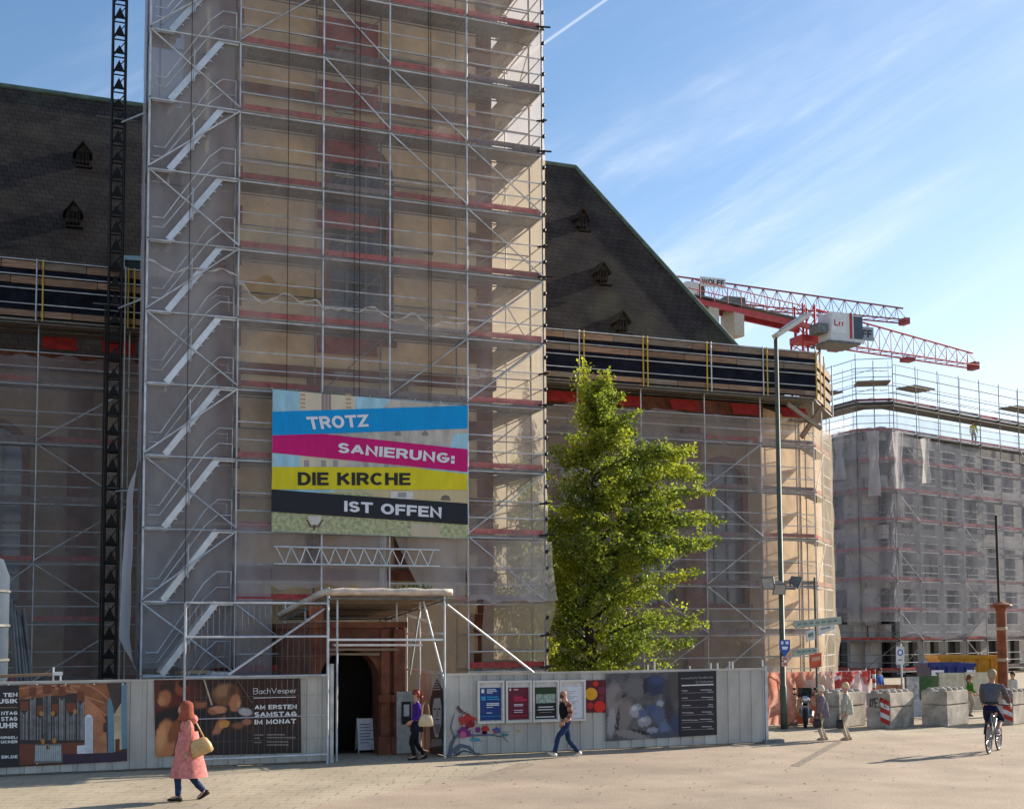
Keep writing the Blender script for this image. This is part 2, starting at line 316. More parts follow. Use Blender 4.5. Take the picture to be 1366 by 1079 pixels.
# ------------------------------------------------------------------ ground
def groundmat(name, col, col2, joints, jc):
    M = mat(name, col, .92, 0, .10, .55, bump=.3, bscale=30, col2=col2, detail=10, dirt=.42); t = M.node_tree; n = t.nodes.new; l = t.links.new
    b = t.nodes['Principled BSDF']; src = b.inputs['Base Color'].links[0].from_socket
    geo = n('ShaderNodeNewGeometry'); n3 = n('ShaderNodeTexNoise'); n3.inputs['Scale'].default_value = 26; n3.inputs['Detail'].default_value = 3; l(geo.outputs['Position'], n3.inputs['Vector'])
    m3 = n('ShaderNodeMapRange'); m3.inputs['From Min'].default_value = .35; m3.inputs['From Max'].default_value = .65; m3.inputs['To Min'].default_value = .80; m3.inputs['To Max'].default_value = 1.12; l(n3.outputs['Fac'], m3.inputs['Value'])
    mm = n('ShaderNodeMix'); mm.data_type = 'RGBA'; mm.blend_type = 'MULTIPLY'; mm.inputs['Factor'].default_value = 1; l(src, mm.inputs['A']); l(m3.outputs[0], mm.inputs['B']); src = mm.outputs['Result']
    if joints:
        br = n('ShaderNodeTexBrick'); br.inputs['Scale'].default_value = 1; br.inputs['Mortar Size'].default_value = .014; br.inputs['Brick Width'].default_value = .75; br.inputs['Row Height'].default_value = .38
        br.inputs['Color1'].default_value = (1, 1, 1, 1); br.inputs['Color2'].default_value = (.93, .93, .93, 1); br.inputs['Mortar'].default_value = (*[q*.8 for q in jc], 1)
        mp = n('ShaderNodeMapping'); mp.inputs['Rotation'].default_value = (0, 0, rad(24)); l(geo.outputs['Position'], mp.inputs[0]); l(mp.outputs[0], br.inputs['Vector'])
        m4 = n('ShaderNodeMix'); m4.data_type = 'RGBA'; m4.blend_type = 'MULTIPLY'; m4.inputs['Factor'].default_value = .8; l(src, m4.inputs['A']); l(br.outputs['Color'], m4.inputs['B']); src = m4.outputs['Result']
    l(src, b.inputs['Base Color']); return M
GPAVE = groundmat('square_paving', (.47, .39, .28), (.35, .29, .205), True, (.62, .60, .56))
GASPH = groundmat('brown_asphalt', (.42, .325, .235), (.31, .24, .175), False, None)
g = MB(); g.add([(-900, -300, 0), (900, -300, 0), (900, 1200, 0), (-900, 1200, 0)], [(0, 1, 2, 3)])
prop(g.build('ground', GPAVE), 'pale tan paved square in front of the scaffolded church', None, None, 'structure')
e0 = GP(560, 1048); e1 = GP(742, 1011); dd = (e0-e1).normalized()
e2 = e0 + dd*40
g = MB(); g.prism([(e2.x, e2.y, 0.0), (70, -20, 0.0), (70, 29.2, 0), (19.2, 29.2, 0.0), (12.6, 28.2, 0), (e1.x, e1.y, 0.0)], (0, 0, .004))
prop(g.build('road', GASPH), 'brown asphalt strip crossing the square towards the concrete blocks', None, None, 'structure')

# ------------------------------------------------------------------ church
def arc(c, wd, spring, n=10):
    return [(c+math.cos(math.pi*(1-i/n))*wd/2, spring+math.sin(math.pi*(1-i/n))*wd/2) for i in range(n+1)]
def wall_arches(name, u0, u1, z0, z1, v, th, arches, mt, parent):
    b = MB(); d = (0, th, 0); cur = u0
    for c, wd, zs, sp_ in arches:
        a0, a1 = c-wd/2, c+wd/2
        if a0 > cur: b.prism([(cur, v, z0), (a0, v, z0), (a0, v, z1), (cur, v, z1)], d)
        if zs > z0+.01: b.prism([(a0, v, z0), (a1, v, z0), (a1, v, zs), (a0, v, zs)], d)
        A = arc(c, wd, sp_)
        for i in range(len(A)-1):
            b.prism([(A[i][0], v, A[i][1]), (A[i+1][0], v, A[i+1][1]), (A[i+1][0], v, z1), (A[i][0], v, z1)], d)
        cur = a1
    if u1 > cur: b.prism([(cur, v, z0), (u1, v, z0), (u1, v, z1), (cur, v, z1)], d)
    return b.build(name, mt, parent)
def arch_window(c, wd, zs, sp_, v, parent, mull=2, glass=GLASS, frame=SANDST):
    o = MB()
    out = [(c-wd/2-.22, zs)]+[(c+math.cos(math.pi*(1-i/12))*(wd/2+.22), sp_+math.sin(math.pi*(1-i/12))*(wd/2+.22)) for i in range(13)]+[(c+wd/2+.22, zs)]
    inn = [(c-wd/2+.02, zs)]+[(c+math.cos(math.pi*(1-i/12))*(wd/2-.02), sp_+math.sin(math.pi*(1-i/12))*(wd/2-.02)) for i in range(13)]+[(c+wd/2-.02, zs)]
    for i in range(len(out)-1):
        q = [out[i], out[i+1], inn[i+1], inn[i]]; o.prism([(x, v-.07, z) for x, z in q], (0, .28, 0))
    win = o.build('window', frame, parent)
    gl = MB(); gl.prism([(x, v+.30, z) for x, z in inn], (0, .03, 0)); gl.build('pane', glass, win)
    box('sill', c-wd/2-.3, c+wd/2+.3, v-.16, v+.05, zs-.18, zs-.003, frame, win)
    for k in range(1, mull+1):
        x = c-wd/2+wd*k/(mull+1); box('mullion', x-.04, x+.04, v+.22, v+.296, zs, sp_+math.sqrt(max(0, (wd/2)**2-(x-c)**2))-.03, frame if frame is not SANDST else GALVD, win)
    z = zs+.9
    while z < sp_: box('transom', c-wd/2+.02, c+wd/2-.02, v+.235, v+.29, z-.03, z+.03, GALVD, win); z += .9
    return win
church = empty('church', (9, 45, 0), 'tan plastered church with steep dark slate roof behind the scaffolding', 'church')
TU0, TU1, TV = 4.75, 13.3, 36.1
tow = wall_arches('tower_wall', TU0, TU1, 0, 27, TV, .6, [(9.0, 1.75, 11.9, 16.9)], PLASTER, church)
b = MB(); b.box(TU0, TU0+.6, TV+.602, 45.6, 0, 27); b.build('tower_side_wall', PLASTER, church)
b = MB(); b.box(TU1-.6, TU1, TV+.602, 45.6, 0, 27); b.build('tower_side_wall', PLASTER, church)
box('tower_floor', TU0+.6, TU1-.6, TV+.6, 45.5, 11.0, 11.2, DKIN, church)
box('tower_floor', TU0+.6, TU1-.6, TV+.6, 45.5, 21.0, 21.2, DKIN, church)
arch_window(9.0, 1.75, 11.9, 16.9, TV, church)
for z in (4.6, 10.6, 19.0, 24.2):
    box('string_course', TU0-.12, TU1+.12, TV-.14, TV+.3, z, z+.32, SANDST, church)
for k in range(45):                                   # corner stones of the tower
    lng = .75 if k % 2 else .48; z = k*.6
    for s in (0, 1):
        box('quoin', TU0-.03 if s == 0 else TU1-lng, TU0+lng if s == 0 else TU1+.03, TV-.035-.004*(k % 2), TV+.3, z+.012, z+.588, SANDST, church)
box('pilaster', 7.45, 7.85, TV-.10, TV+.2, 4.93, 10.59, SANDST, church); box('pilaster', 10.15, 10.55, TV-.10, TV+.2, 4.93, 10.59, SANDST, church)
# nave
WV = 45.6
lw = [(-15.2, 1.9, 4.2, 9.3), (-10.6, 1.9, 4.2, 9.3), (-6.0, 1.9, 4.2, 9.3), (-1.4, 1.9, 4.2, 9.3)]
rw = [(20.6, 1.9, 4.2, 9.3), (24.0, 1.9, 4.2, 9.3), (27.3, 1.9, 4.2, 9.3)]
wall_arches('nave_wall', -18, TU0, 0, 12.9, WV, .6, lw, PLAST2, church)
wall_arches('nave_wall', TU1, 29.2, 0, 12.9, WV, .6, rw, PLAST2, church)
GLB = mat('pale_window_glass', (.13, .17, .23), .15, 0, .25, .8, spec=.7)
for q in lw+rw: arch_window(*q, WV, church, 2, GLB)
for u in (-12.9, -8.3, -3.7, 1.4, 18.4, 22.3, 25.65): box('buttress', u-.4, u+.4, WV-.35, WV+.1, 0, 11.6, SANDST, church)
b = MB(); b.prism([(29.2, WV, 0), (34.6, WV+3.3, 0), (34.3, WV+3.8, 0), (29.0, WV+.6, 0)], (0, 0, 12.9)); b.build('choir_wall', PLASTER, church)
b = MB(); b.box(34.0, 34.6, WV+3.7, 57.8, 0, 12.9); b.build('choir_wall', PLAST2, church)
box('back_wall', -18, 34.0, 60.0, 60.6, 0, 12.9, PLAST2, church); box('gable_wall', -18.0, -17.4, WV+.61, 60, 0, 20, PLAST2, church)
box('cornice', -18, TU0, WV-.4, WV-.003, 12.2, 12.75, SANDST, church); box('cornice', TU1, 29.1, WV-.4, WV-.003, 12.2, 12.75, SANDST, church)
# slate roof
SL = mat('slate', (.052, .045, .041), .9, 0, .25, .9, spec=.12, dirt=.0, col2=(.030, .026, .025)); t = SL.node_tree; n = t.nodes.new; l = t.links.new
bs = t.nodes['Principled BSDF']; src = bs.inputs['Base Color'].links[0].from_socket
geo = n('ShaderNodeNewGeometry'); sx = n('ShaderNodeSeparateXYZ'); l(geo.outputs['Position'], sx.inputs[0])
cx = n('ShaderNodeCombineXYZ'); ml = n('ShaderNodeMath'); ml.operation = 'MULTIPLY'; ml.inputs[1].default_value = 1.18; l(sx.outputs['Z'], ml.inputs[0])
ad = n('ShaderNodeMath'); ad.operation = 'ADD'; l(sx.outputs['X'], ad.inputs[0]); m5 = n('ShaderNodeMath'); m5.operation = 'MULTIPLY'; m5.inputs[1].default_value = .35; l(sx.outputs['Y'], m5.inputs[0]); l(m5.outputs[0], ad.inputs[1])
l(ad.outputs[0], cx.inputs[0]); l(ml.outputs[0], cx.inputs[1])
br = n('ShaderNodeTexBrick'); l(cx.outputs[0], br.inputs['Vector']); br.inputs['Scale'].default_value = 1; br.inputs['Brick Width'].default_value = .34; br.inputs['Row Height'].default_value = .27; br.inputs['Mortar Size'].default_value = .022; br.inputs['Mortar Smooth'].default_value = .4
br.inputs['Color1'].default_value = (1.08, 1.05, 1.03, 1); br.inputs['Color2'].default_value = (.86, .86, .87, 1); br.inputs['Mortar'].default_value = (.45, .44, .43, 1)
m4 = n('ShaderNodeMix'); m4.data_type = 'RGBA'; m4.blend_type = 'MULTIPLY'; m4.inputs['Factor'].default_value = 1; l(src, m4.inputs['A']); l(br.outputs['Color'], m4.inputs['B'])
mo = n('ShaderNodeTexNoise'); mo.inputs['Scale'].default_value = .45; mo.inputs['Detail'].default_value = 9; l(geo.outputs['Position'], mo.inputs['Vector'])
mr = n('ShaderNodeMapRange'); mr.inputs['From Min'].default_value = .52; mr.inputs['From Max'].default_value = .72; mr.inputs['To Max'].default_value = .45; l(mo.outputs['Fac'], mr.inputs['Value'])
mg = n('ShaderNodeMix'); mg.data_type = 'RGBA'; mg.inputs['B'].default_value = (.075, .072, .04, 1); l(m4.outputs['Result'], mg.inputs['A']); l(mr.outputs[0], mg.inputs['Factor']); l(mg.outputs['Result'], bs.inputs['Base Color'])
bp = n('ShaderNodeBump'); bp.inputs['Strength'].default_value = .25; bp.inputs['Distance'].default_value = .03; l(br.outputs['Fac'], bp.inputs['Height']); bp.invert = True; l(bp.outputs[0], bs.inputs['Normal'])
RZ, RV, EZ, EV = 25.3, 53.0, 12.7, 45.4; KS = (RZ-EZ)/(RV-EV)
rp = {'a': (-16, RV, RZ), 'b': (23.9, RV, RZ), 'c': (30.75, EV, EZ), 'd': (-19, EV, EZ), 'e': (33.3, 49.2, EZ), 'f': (33.3, 57.6, EZ), 'g': (30.75, 60.6, EZ), 'h': (-19, 60.6, EZ)}
b = MB()
for q in ('dcba', 'ceb', 'efb', 'fgb', 'ghab', 'dah'): b.add([rp[k] for k in q], [tuple(range(len(q)))])
b.add([rp[k] for k in 'dcefgh'], [(0, 1, 2, 3, 4, 5)])
roof = b.build('roof', SL, church)
LEAD = mat('green_copper', (.10, .15, .125), .6, .2, .2, 2)
tube('ridge_cap', rp['a'], rp['b'], .12, LEAD, roof, 'tube16'); tube('hip_cap', rp['b'], rp['c'], .11, LEAD, roof, 'tube16')
def dormer(u, v):
    z = EZ+(v-EV)*KS; wd, h = .50, .50; dp = .75
    b = MB(); pr = [(u-wd/2, v-.42, z-.25), (u+wd/2, v-.42, z-.25), (u+wd/2, v-.42, z+h-.35), (u, v-.42, z+h+.05), (u-wd/2, v-.42, z+h-.35)]
    b.prism(pr, (0, dp, 0)); d = b.build('dormer', SL, roof)
    hb = MB(); hb.prism([(u-.2, v-.44, z-.12), (u+.2, v-.44, z-.12), (u+.2, v-.44, z+.18), (u-.2, v-.44, z+.18)], (0, .015, 0)); hb.build('opening', DKIN, d)
    for s in (-1, 1):
        rb = MB(); rb.prism([(u, v-.56, z+h+.10), (u+s*(wd/2+.12), v-.56, z+h-.40), (u+s*(wd/2+.12), v-.56, z+h-.46), (u, v-.56, z+h+.03)], (0, dp+.1, 0)); rb.build('dormer_roof', SL, d)
    for k in range(3): box('bar', u-.16+k*.14, u-.13+k*.14, v-.50, v-.47, z-.45, z+.1, SL, d)
    box('catch_board', u-.25, u+.35, v-.72, v-.45, z-.52, z-.46, SL, d)
for u, v in ((1.46, 50.93), (1.1, 49.1), (23.06, 50.86), (23.21, 49.07), (23.38, 47.52)): dormer(u, v)
# pale blue framed dormer window beside the stair tower
wb = MB(); pts = PX([(164, 344), (200, 346), (200, 372), (164, 370)], 46.2)
wb.prism(pts, (0, 1.2, 0)); dw = wb.build('dormer', SL, roof)
fb = mat('pale_blue_frame', (.35, .55, .68), .5)
for a_, c_ in (((164, 344), (200, 346)), ((164, 344), (164, 370))):
    p, q = VP(*a_, 46.15), VP(*c_, 46.15); beam('frame', p, q, .12, .16, fb, dw)
wb = MB(); wb.prism(PX([(167, 349), (200, 350), (200, 372), (167, 371)], 46.19), (0, .005, 0)); wb.build('pane', GLASS, dw)
# sandstone porch in front of the tower
PV = 30.25
por = wall_arches('porch', 6.42, 8.76, 0, 3.15, PV, .7, [(7.36, 1.52, 0, 1.85)], SANDST, church)
box('porch_side_wall', 6.42, 6.6, PV+.702, TV, 0, 3.15, SANDST, church); box('porch_side_wall', 8.56, 8.76, PV+.702, TV, 0, 3.15, SANDST, church)
box('porch_roof', 6.36, 8.82, PV-.1, TV, 3.153, 3.3, SANDST, church)
box('floor_slab', 6.6, 8.56, PV+.7, TV, 0, .05, DKIN, church); box('porch_door', 6.6, 8.56, PV+1.4, PV+1.5, 0.05, 3.14, DKIN, church)
for x0, x1, y in ((8.14, 8.36, .10), (8.46, 8.74, .16)):
    box('pilaster', x0, x1, PV-y, PV-.003, 0, 3.12, SANDST, church)
    box('plinth', x0-.08, x1+.08, PV-y-.08, PV-.003, 0, .45, SANDST, church); box('capital', x0-.07, x1+.07, PV-y-.07, PV-.003, 1.3, 1.48, SANDST, church)
# ------------------------------------------------------------------ scaffolding kit
def bay_run(root, O, a, b, ss, dep, zs, ztop, z_base=0.0, planks=3, toe=True, rails=2, braces=(), inner=True, deckmat=DECK, skip=(), standards=True, upto=None, tmat=TOE, rr=.024, gm=None, fade=.35):
    """a run of scaffold bays: a = along, b = inward; ss = positions of the standards; zs = deck levels"""
    O = Vector(O); up = Vector((0, 0, 1)); GALV = gm or MATS['galvanised_steel']
    P_ = lambda s, t_, z: O+a*s+b*t_+up*z
    if standards:
        for s in ss:
            tube('standard', P_(s, 0, z_base), P_(s, 0, ztop), rr+.003, GALV, root)
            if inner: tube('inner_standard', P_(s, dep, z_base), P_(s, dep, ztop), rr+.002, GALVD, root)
            obox('base_plate', O, a, b, s-.09, s+.09, -.09, .09, 0, .02, GALVD, root)
    for iz, z in enumerate(zs):
        for i in range(len(ss)-1):
            if (i, iz) in skip: continue
            s0, s1 = ss[i], ss[i+1]
            for k in range(planks):
                t0 = .10+k*(dep-.14)/planks
                obox('deck_plank', O, a, b, s0+.03, s1-.03, t0, t0+(dep-.14)/planks-.02, z-.065+.006*R_.random(), z, deckmat, root)
            if toe: 
                dz = .02*R_.random()
                obox('toe_board', O, a, b, s0+.04, s1-.04, .045, .075, z+.005+dz, z+.165+dz, TOEG if (R_.random() < fade and i > 0) else tmat, root)
            tube('ledger', P_(s0, .02, z-.10), P_(s1, .02, z-.10), rr, GALV, root)
            for k in range(rails):
                tube('guard_rail', P_(s0, .035, z+.5*(k+1)), P_(s1, .035, z+.5*(k+1)), rr-.003, GALV, root)
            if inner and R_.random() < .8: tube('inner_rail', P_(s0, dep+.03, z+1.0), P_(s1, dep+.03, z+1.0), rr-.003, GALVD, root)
        for i, s in enumerate(ss):
            if (i, iz) in skip and (i-1, iz) in skip: continue
            tube('transom', P_(s, -.10, z-.05), P_(s, dep+.08, z-.05), rr-.002, GALVD, root)
    for i, iz0, iz1, flip in braces:
        zl = lambda k: zs[k] if k >= 0 else z_base
        p = P_(ss[i], -.05, zl(iz0)+.02); q = P_(ss[i+1], -.05, zl(iz1)-.1)
        if flip: p, q = P_(ss[i+1], -.05, zl(iz0)+.02), P_(ss[i], -.05, zl(iz1)-.1)
        tube('brace', p, q, rr, GALV, root)
def net_sheet(name, pts_fn, nu, nz, mt, parent, amp=.04, fold=.5, seed=0.0, nrm=Vector((0, -1, 0))):
    """pts_fn(i/nu, j/nz) -> point; rumpled a little along nrm"""
    b = MB(); V = []
    for j in range(nz+1):
        for i in range(nu+1):
            p = pts_fn(i/nu, j/nz)
            q = Vector((p.x*1.6+seed, p.y*1.6, p.z*fold))
            V.append(p+nrm*(amp*(noise.noise(q*1.7)+.5*noise.noise(q*4.1))))
    Fc = [(j*(nu+1)+i, j*(nu+1)+i+1, (j+1)*(nu+1)+i+1, (j+1)*(nu+1)+i) for j in range(nz) for i in range(nu)]
    b.add(V, Fc); return b.build(name, mt, parent, True)

# ------------------------------------------------------------------ tower scaffold
FV = 34.77
SU = [2.73, 5.21, 7.63, 9.63, 12.05, 14.53]
TZ = [1.96+2*k for k in range(12)]
ts = empty('tower_scaffold', (8.6, FV, 0), 'tall netted tube scaffold with stair flights wrapped around the church tower', 'scaffold')
br_ = [(1, 9, 10, 0), (2, 8, 9, 1), (2, 9, 10, 1), (3, 7, 8, 1), (3, 8, 9, 1), (4, 6, 7, 1), (4, 7, 8, 1), (4, 5, 6, 0), (3, 4, 5, 0), (4, 4, 5, 0),(4, 1, 2, 1), (4, 2, 3, 0), (1, 0, 1, 1), (1, -1, 0, 0), (3, 2, 3, 1)]
br_ = [q for q in br_]
bay_run(ts, (0, FV, 0), X3, Y3, SU[1:], 1.05, TZ, 26.6, braces=[(i-1, a0, a1, fl) for i, a0, a1, fl in br_ if i >= 1], skip={(1, 0), (2, 0), (1, 1)})
# sides
sv = [1.05+.02+2.15*k for k in range(5)]
bay_run(ts, (14.53, FV, 0), Y3, -X3, [0]+sv[0:5], 1.05, TZ, 26.6, braces=[(1, 5, 6, 0), (2, 7, 8, 1), (2, 3, 4, 0), (3, 9, 10, 0), (1, 9, 10, 1)], inner=False)
for z in TZ[::2]:                               # tube ends and couplers sticking out on the sunny side
    for dz, ln in ((.0, .45), (.95, .2)):
        p = Vector((14.53, FV-.06, z+dz)); tube('tube_end', p-Vector((.2, 0, 0)), p+Vector((ln*.6, -.05, .07*R_.random())), .03, BLACK, ts)
for z in [TZ[0]+.5*k for k in range(46)]:
    tube('coupler', (14.56, FV-.05, z-.04), (14.60, FV-.02, z+.05), .045, BLACK, ts)
# stairs
s0, s1 = SU[0], SU[1]
tube('standard', (s0, FV, 0), (s0, FV, 26.6), .03, GALV, ts); tube('standard', (s0+.28, FV+.25, 0), (s0+.28, FV+.25, 26.6), .024, GALVD, ts)
tube('standard', (s0, FV+1.05, 0), (s0, FV+1.05, 26.6), .026, GALVD, ts); tube('standard', (s1-.1, FV+.08, 0), (s1-.1, FV+.08, 26.6), .024, GALVD, ts)
def flight(z, k):
    fl = MB(); a = Vector((s0+.55, 0, z)); c = Vector((s1-.50, 0, z+1.95))
    stair = empty('stair_flight', (s0+.5, FV+.1, z)); adopt(stair, ts)
    for v in (FV+.06, FV+.92):
        A = Vector((a.x, v, a.z)); C_ = Vector((c.x, v, c.z))
        beam('stringer', A, C_, .05, .17, ALU, stair)
        box('landing_edge', c.x-.06, s1-.04, v-.024, v+.024, z+1.87, z+1.96, ALU, stair); box('landing_edge', s0+.06, a.x+.1, v-.024, v+.024, z-.10, z-.01, ALU, stair)
    for i in range(9):
        tt = (i+.5)/9; p = a+(c-a)*tt
        box('tread', p.x-.11, p.x+.11, FV+.09, FV+.89, p.z-.10, p.z-.07, ALU, stair)
    box('landing', s0+.05, a.x, FV+.09, FV+.89, z-.07, z-.02, DECK, stair); box('landing', c.x, s1-.05, FV+.09, FV+.89, z+1.90, z+1.95, DECK, stair)
    for v, h in ((FV+.0, .95), (FV+.0, .52), (FV+.98, .95)):
        b = MB(); b.tube([(s0+.12, v, z+h*.62), (s0+.42, v, z+h*.62), (c.x-.35, v, c.z+h-.42), (c.x, v, c.z+h-.1), (s1-.12, v, c.z+h-.1), (s1-.12, v, c.z+h-.55)], .019, 6); b.build('handrail', GALV, stair, True)
    tube('stair_post', (s0+1.2, FV-.0, z+.62), (s0+1.2, FV-.0, z+1.55), .018, GALV, stair)
for k in range(-1, 11): flight(1.96+2*k-.02 if k >= 0 else 0.02, k)
for k in range(12):
    z = TZ[k]
    tube('ledger', (s0, FV-.03, z-.08), (s1, FV-.03, z-.08), .025, GALV, ts); tube('ledger', (s0, FV+1.05, z-.08), (s1, FV+1.05, z-.08), .024, GALVD, ts)
    tube('transom', (s0, FV-.1, z-.05), (s0, FV+1.1, z-.05), .024, GALVD, ts)
for k in range(11):
    if k in (0, 9, 10, 7, 5, 3, 2, 1, 4, 6, 8):
        z0_, z1_ = TZ[k], TZ[k+1]
        flip = k % 2 == 0
        p, q = ((s0, FV-.055, z0_), (s1, FV-.055, z1_-.1)) if not flip else ((s1, FV-.055, z0_), (s0, FV-.055, z1_-.1))
        tube('brace', p, q, .024, GALV, ts)
for px_c in (253, 384, 473, 480, 572, 575): u_c = U(px_c, FV-.09, 300); tube('cable', (u_c, FV-.09, 6.2 if px_c > 300 else 2.2), (u_c, FV-.09, 26), .010, BLACK, ts)
# lattice girder over the portal
lg = empty('lattice_girder', (6.3, FV-.15, 5.0)); adopt(lg, ts)
for z in (5.45, 4.97): tube('chord', (6.25, FV-.16, z), (11.1, FV-.16, z), .03, ALU, lg)
for k in range(11):
    x = 6.3+k*.42
    tube('lattice_bar', (x, FV-.16, 5.45), (x+.25, FV-.16, 4.97), .018, ALU, lg); tube('lattice_bar', (x+.25, FV-.16, 4.97), (x+.42, FV-.16, 5.45), .018, ALU, lg)
# red boards at the back of the second bay, and other red panels
for z0_, z1_ in ((20.6, 21.7), (18.9, 19.7), (17.2, 18.0), (15.15, 15.7), (11.35, 11.85)):
    box('red_back_board', 7.7, 9.55, FV+1.10, FV+1.13, z0_, z1_, mat('dusty_red_board', (.27, .045, .04), .8, 0, .25, 4, dirt=.3), ts)
for z in TZ[4:11]:                      # cross bars added in place of sunlight strips on the wall
    box('sun_strip_bar', 8.2, 8.8, FV+.98, FV+1.07, z+.75, z+.82, WOODG, ts); box('sun_strip_bar', 9.75, 11.3, FV+1.0, FV+1.08, z+.70, z+.77, WOODG, ts)
# nets of the tower
def panel(u0, u1, z0f, z1f, mt=NET, v=FV+.005, seed=0, amp=.045, nu=16, nz=40, flare=0.0, name='net'):
    def fn(i, j):
        u = u0+(u1-u0)*i; za = z0f(u) if callable(z0f) else z0f; zb = z1f(u) if callable(z1f) else z1f
        z = za+(zb-za)*j; fl = flare*max(0, (1-(z-za)/1.7))**2 if flare else 0
        sag = .05*math.sin(math.pi*i)*(1 if int(seed) % 2 else -1)
        return Vector((u, v-fl+sag*.4, z))
    return net_sheet(name, fn, nu, nz, mt, ts, amp, .5, seed*3.7)
wav = lambda base, a_, s: (lambda u: base+a_*noise.noise(Vector((u*1.6, s, 0)))+.09*noise.noise(Vector((u*3.2, s, 3))))
panel(SU[0]-.03, SU[1], 12.9, 26, NETD, FV+.125, seed=1); panel(SU[0]-.03, SU[1], 6.05, wav(13.15, .35, 2.), NETD, FV+.115, seed=2)
panel(SU[0]-.03, SU[1], wav(2.1, .05, 1), 6.1, NETD, FV+.12, seed=3, nz=14)
panel(SU[1], SU[2], wav(13.0, .3, 5.), 26, seed=4); panel(SU[1], SU[2], 6.05, wav(12.55, .5, 7.), NET, FV-.01, seed=5)
panel(SU[2], SU[3], 12.1, 26, seed=6); panel(SU[2], SU[3], 9.8, wav(12.4, .25, 9.), NET, FV-.01, seed=7, nz=8)
panel(SU[3], SU[4], wav(11.9, .3, 4.), 26, seed=8); panel(SU[3], SU[4], 9.75, wav(12.3, .3, 11.), NET, FV-.01, seed=9, nz=8)
panel(SU[4], SU[5]+.02, wav(10.7, .2, 6.), 26, seed=10); panel(SU[4], SU[5]+.02, 5.75, wav(10.95, .2, 12.), NET, FV-.01, seed=11, nz=14)
SEAM = netmat('net_hem', (.80, .77, .74), .75, .4)
for u0_, u1_, bs_, am_, sd_ in ((SU[0], SU[1], 13.15, .35, 2.), (SU[1], SU[2], 12.55, .5, 7.), (SU[2], SU[3], 12.4, .25, 9.), (SU[3], SU[4], 12.3, .3, 11.)):
    wf = wav(bs_, am_, sd_); b = MB(); b.tube([(u0_+(u1_-u0_)*i/40, FV-.02-.02*math.sin(i*.7), wf(u0_+(u1_-u0_)*i/40)) for i in range(41)], [.024+.012*math.sin(i*.9) for i in range(41)], 6); b.build('net_hem', SEAM, ts, True)
# lower nets around the portal
panel(SU[1], 6.2, 4.05, 6.1, NETD, seed=12, nz=8); panel(6.2, 9.55, wav(4.35, .25, 3.), 5.9, NETD, FV-.03, seed=13, nz=8)
net_sheet('net', lambda i, j: Vector((9.72+.95*(1-j)+(11.95-9.72-.95*(1-j))*i, FV-.02, 4.0+1.9*j)), 16, 16, netmat('draped_net', (.80, .75, .72), .55, .5, .2), ts, .14, .2, 20.)
net_sheet('net', lambda i, j: Vector((9.30+.16*i+.05*j, FV-.06+.03*math.sin(9*i), 4.1+1.75*j)), 4, 8, netmat('white_net_strip', (.75, .74, .72), .8), ts, .03, .4, 21.)
panel(11.95, 14.75, wav(3.95, .10, 8.), 5.78, netmat('flared_net', (.80, .74, .70), .42, .5, .15), FV-.01, seed=14, nz=24, flare=.42, amp=.09); 
fl_ = lambda i, j: Vector((11.0+(15.2-11.0)*i+(.15-.3*i)*j*0, FV-.02-.5*math.sin(math.pi*min(1, j*1.0))*.5-.12, 1.0+3.1*j))
net_sheet('net', lambda i, j: Vector((9.9+2.35*i, FV+.09-.20*max(0, 1-abs(j-.95)/.2), .8+3.3*j)), 10, 16, netmat('tan_net', (.66, .55, .42), .42, .5), ts, .05, .4, 22.)
net_sheet('net', lambda i, j: Vector((12.5+2.15*i+.18*i*max(0, 1-abs(j-.95)/.35), FV+.09-.24*max(0, 1-abs(j-.95)/.25), .8+3.2*j)), 10, 16, netmat('tan_net_b', (.66, .57, .46), .45, .5), ts, .05, .4, 23.)
net_sheet('net', lambda i, j: Vector((5.25+1.0*i, FV+.02, .9+3.1*j)), 5, 10, NETD, ts, .04, .4, 25.)
# tie-back posts and extra rails behind the front net
for i in range(1, 5):
    for z in TZ[2:11]:
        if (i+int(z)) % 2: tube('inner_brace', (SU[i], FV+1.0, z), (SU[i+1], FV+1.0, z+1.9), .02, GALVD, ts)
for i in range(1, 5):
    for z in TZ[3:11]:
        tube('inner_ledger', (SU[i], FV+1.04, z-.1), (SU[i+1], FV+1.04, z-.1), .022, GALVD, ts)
# side nets
net_sheet('side_net', lambda i, j: Vector((14.62, FV+.02+9.4*i, .8+25.2*j)), 24, 40, NETS, ts, .05, .5, 30., X3)
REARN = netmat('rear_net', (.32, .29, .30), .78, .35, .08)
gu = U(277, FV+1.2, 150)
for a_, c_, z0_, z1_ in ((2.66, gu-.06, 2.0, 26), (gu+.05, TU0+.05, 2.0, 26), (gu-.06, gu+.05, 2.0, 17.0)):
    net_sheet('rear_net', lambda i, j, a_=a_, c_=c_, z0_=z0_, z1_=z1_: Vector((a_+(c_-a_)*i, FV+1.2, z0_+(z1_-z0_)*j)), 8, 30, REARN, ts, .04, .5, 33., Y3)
net_sheet('side_net', lambda i, j: Vector((2.64, FV+.02+1.15*i, 7.8+18*j)), 5, 30, NETD, ts, .03, .5, 31., X3)
net_sheet('side_net', lambda i, j: Vector((2.62-.50*(1-.75*i)*min(1, 2.4*math.sin(math.pi*min(1, j*1.02)*.98))*(.55+.45*(1-j)), FV+.02+1.15*i, 2.1+5.7*j)), 6, 20, netmat('loose_net', (.76, .74, .77), .78), ts, .04, .5, 32., X3)
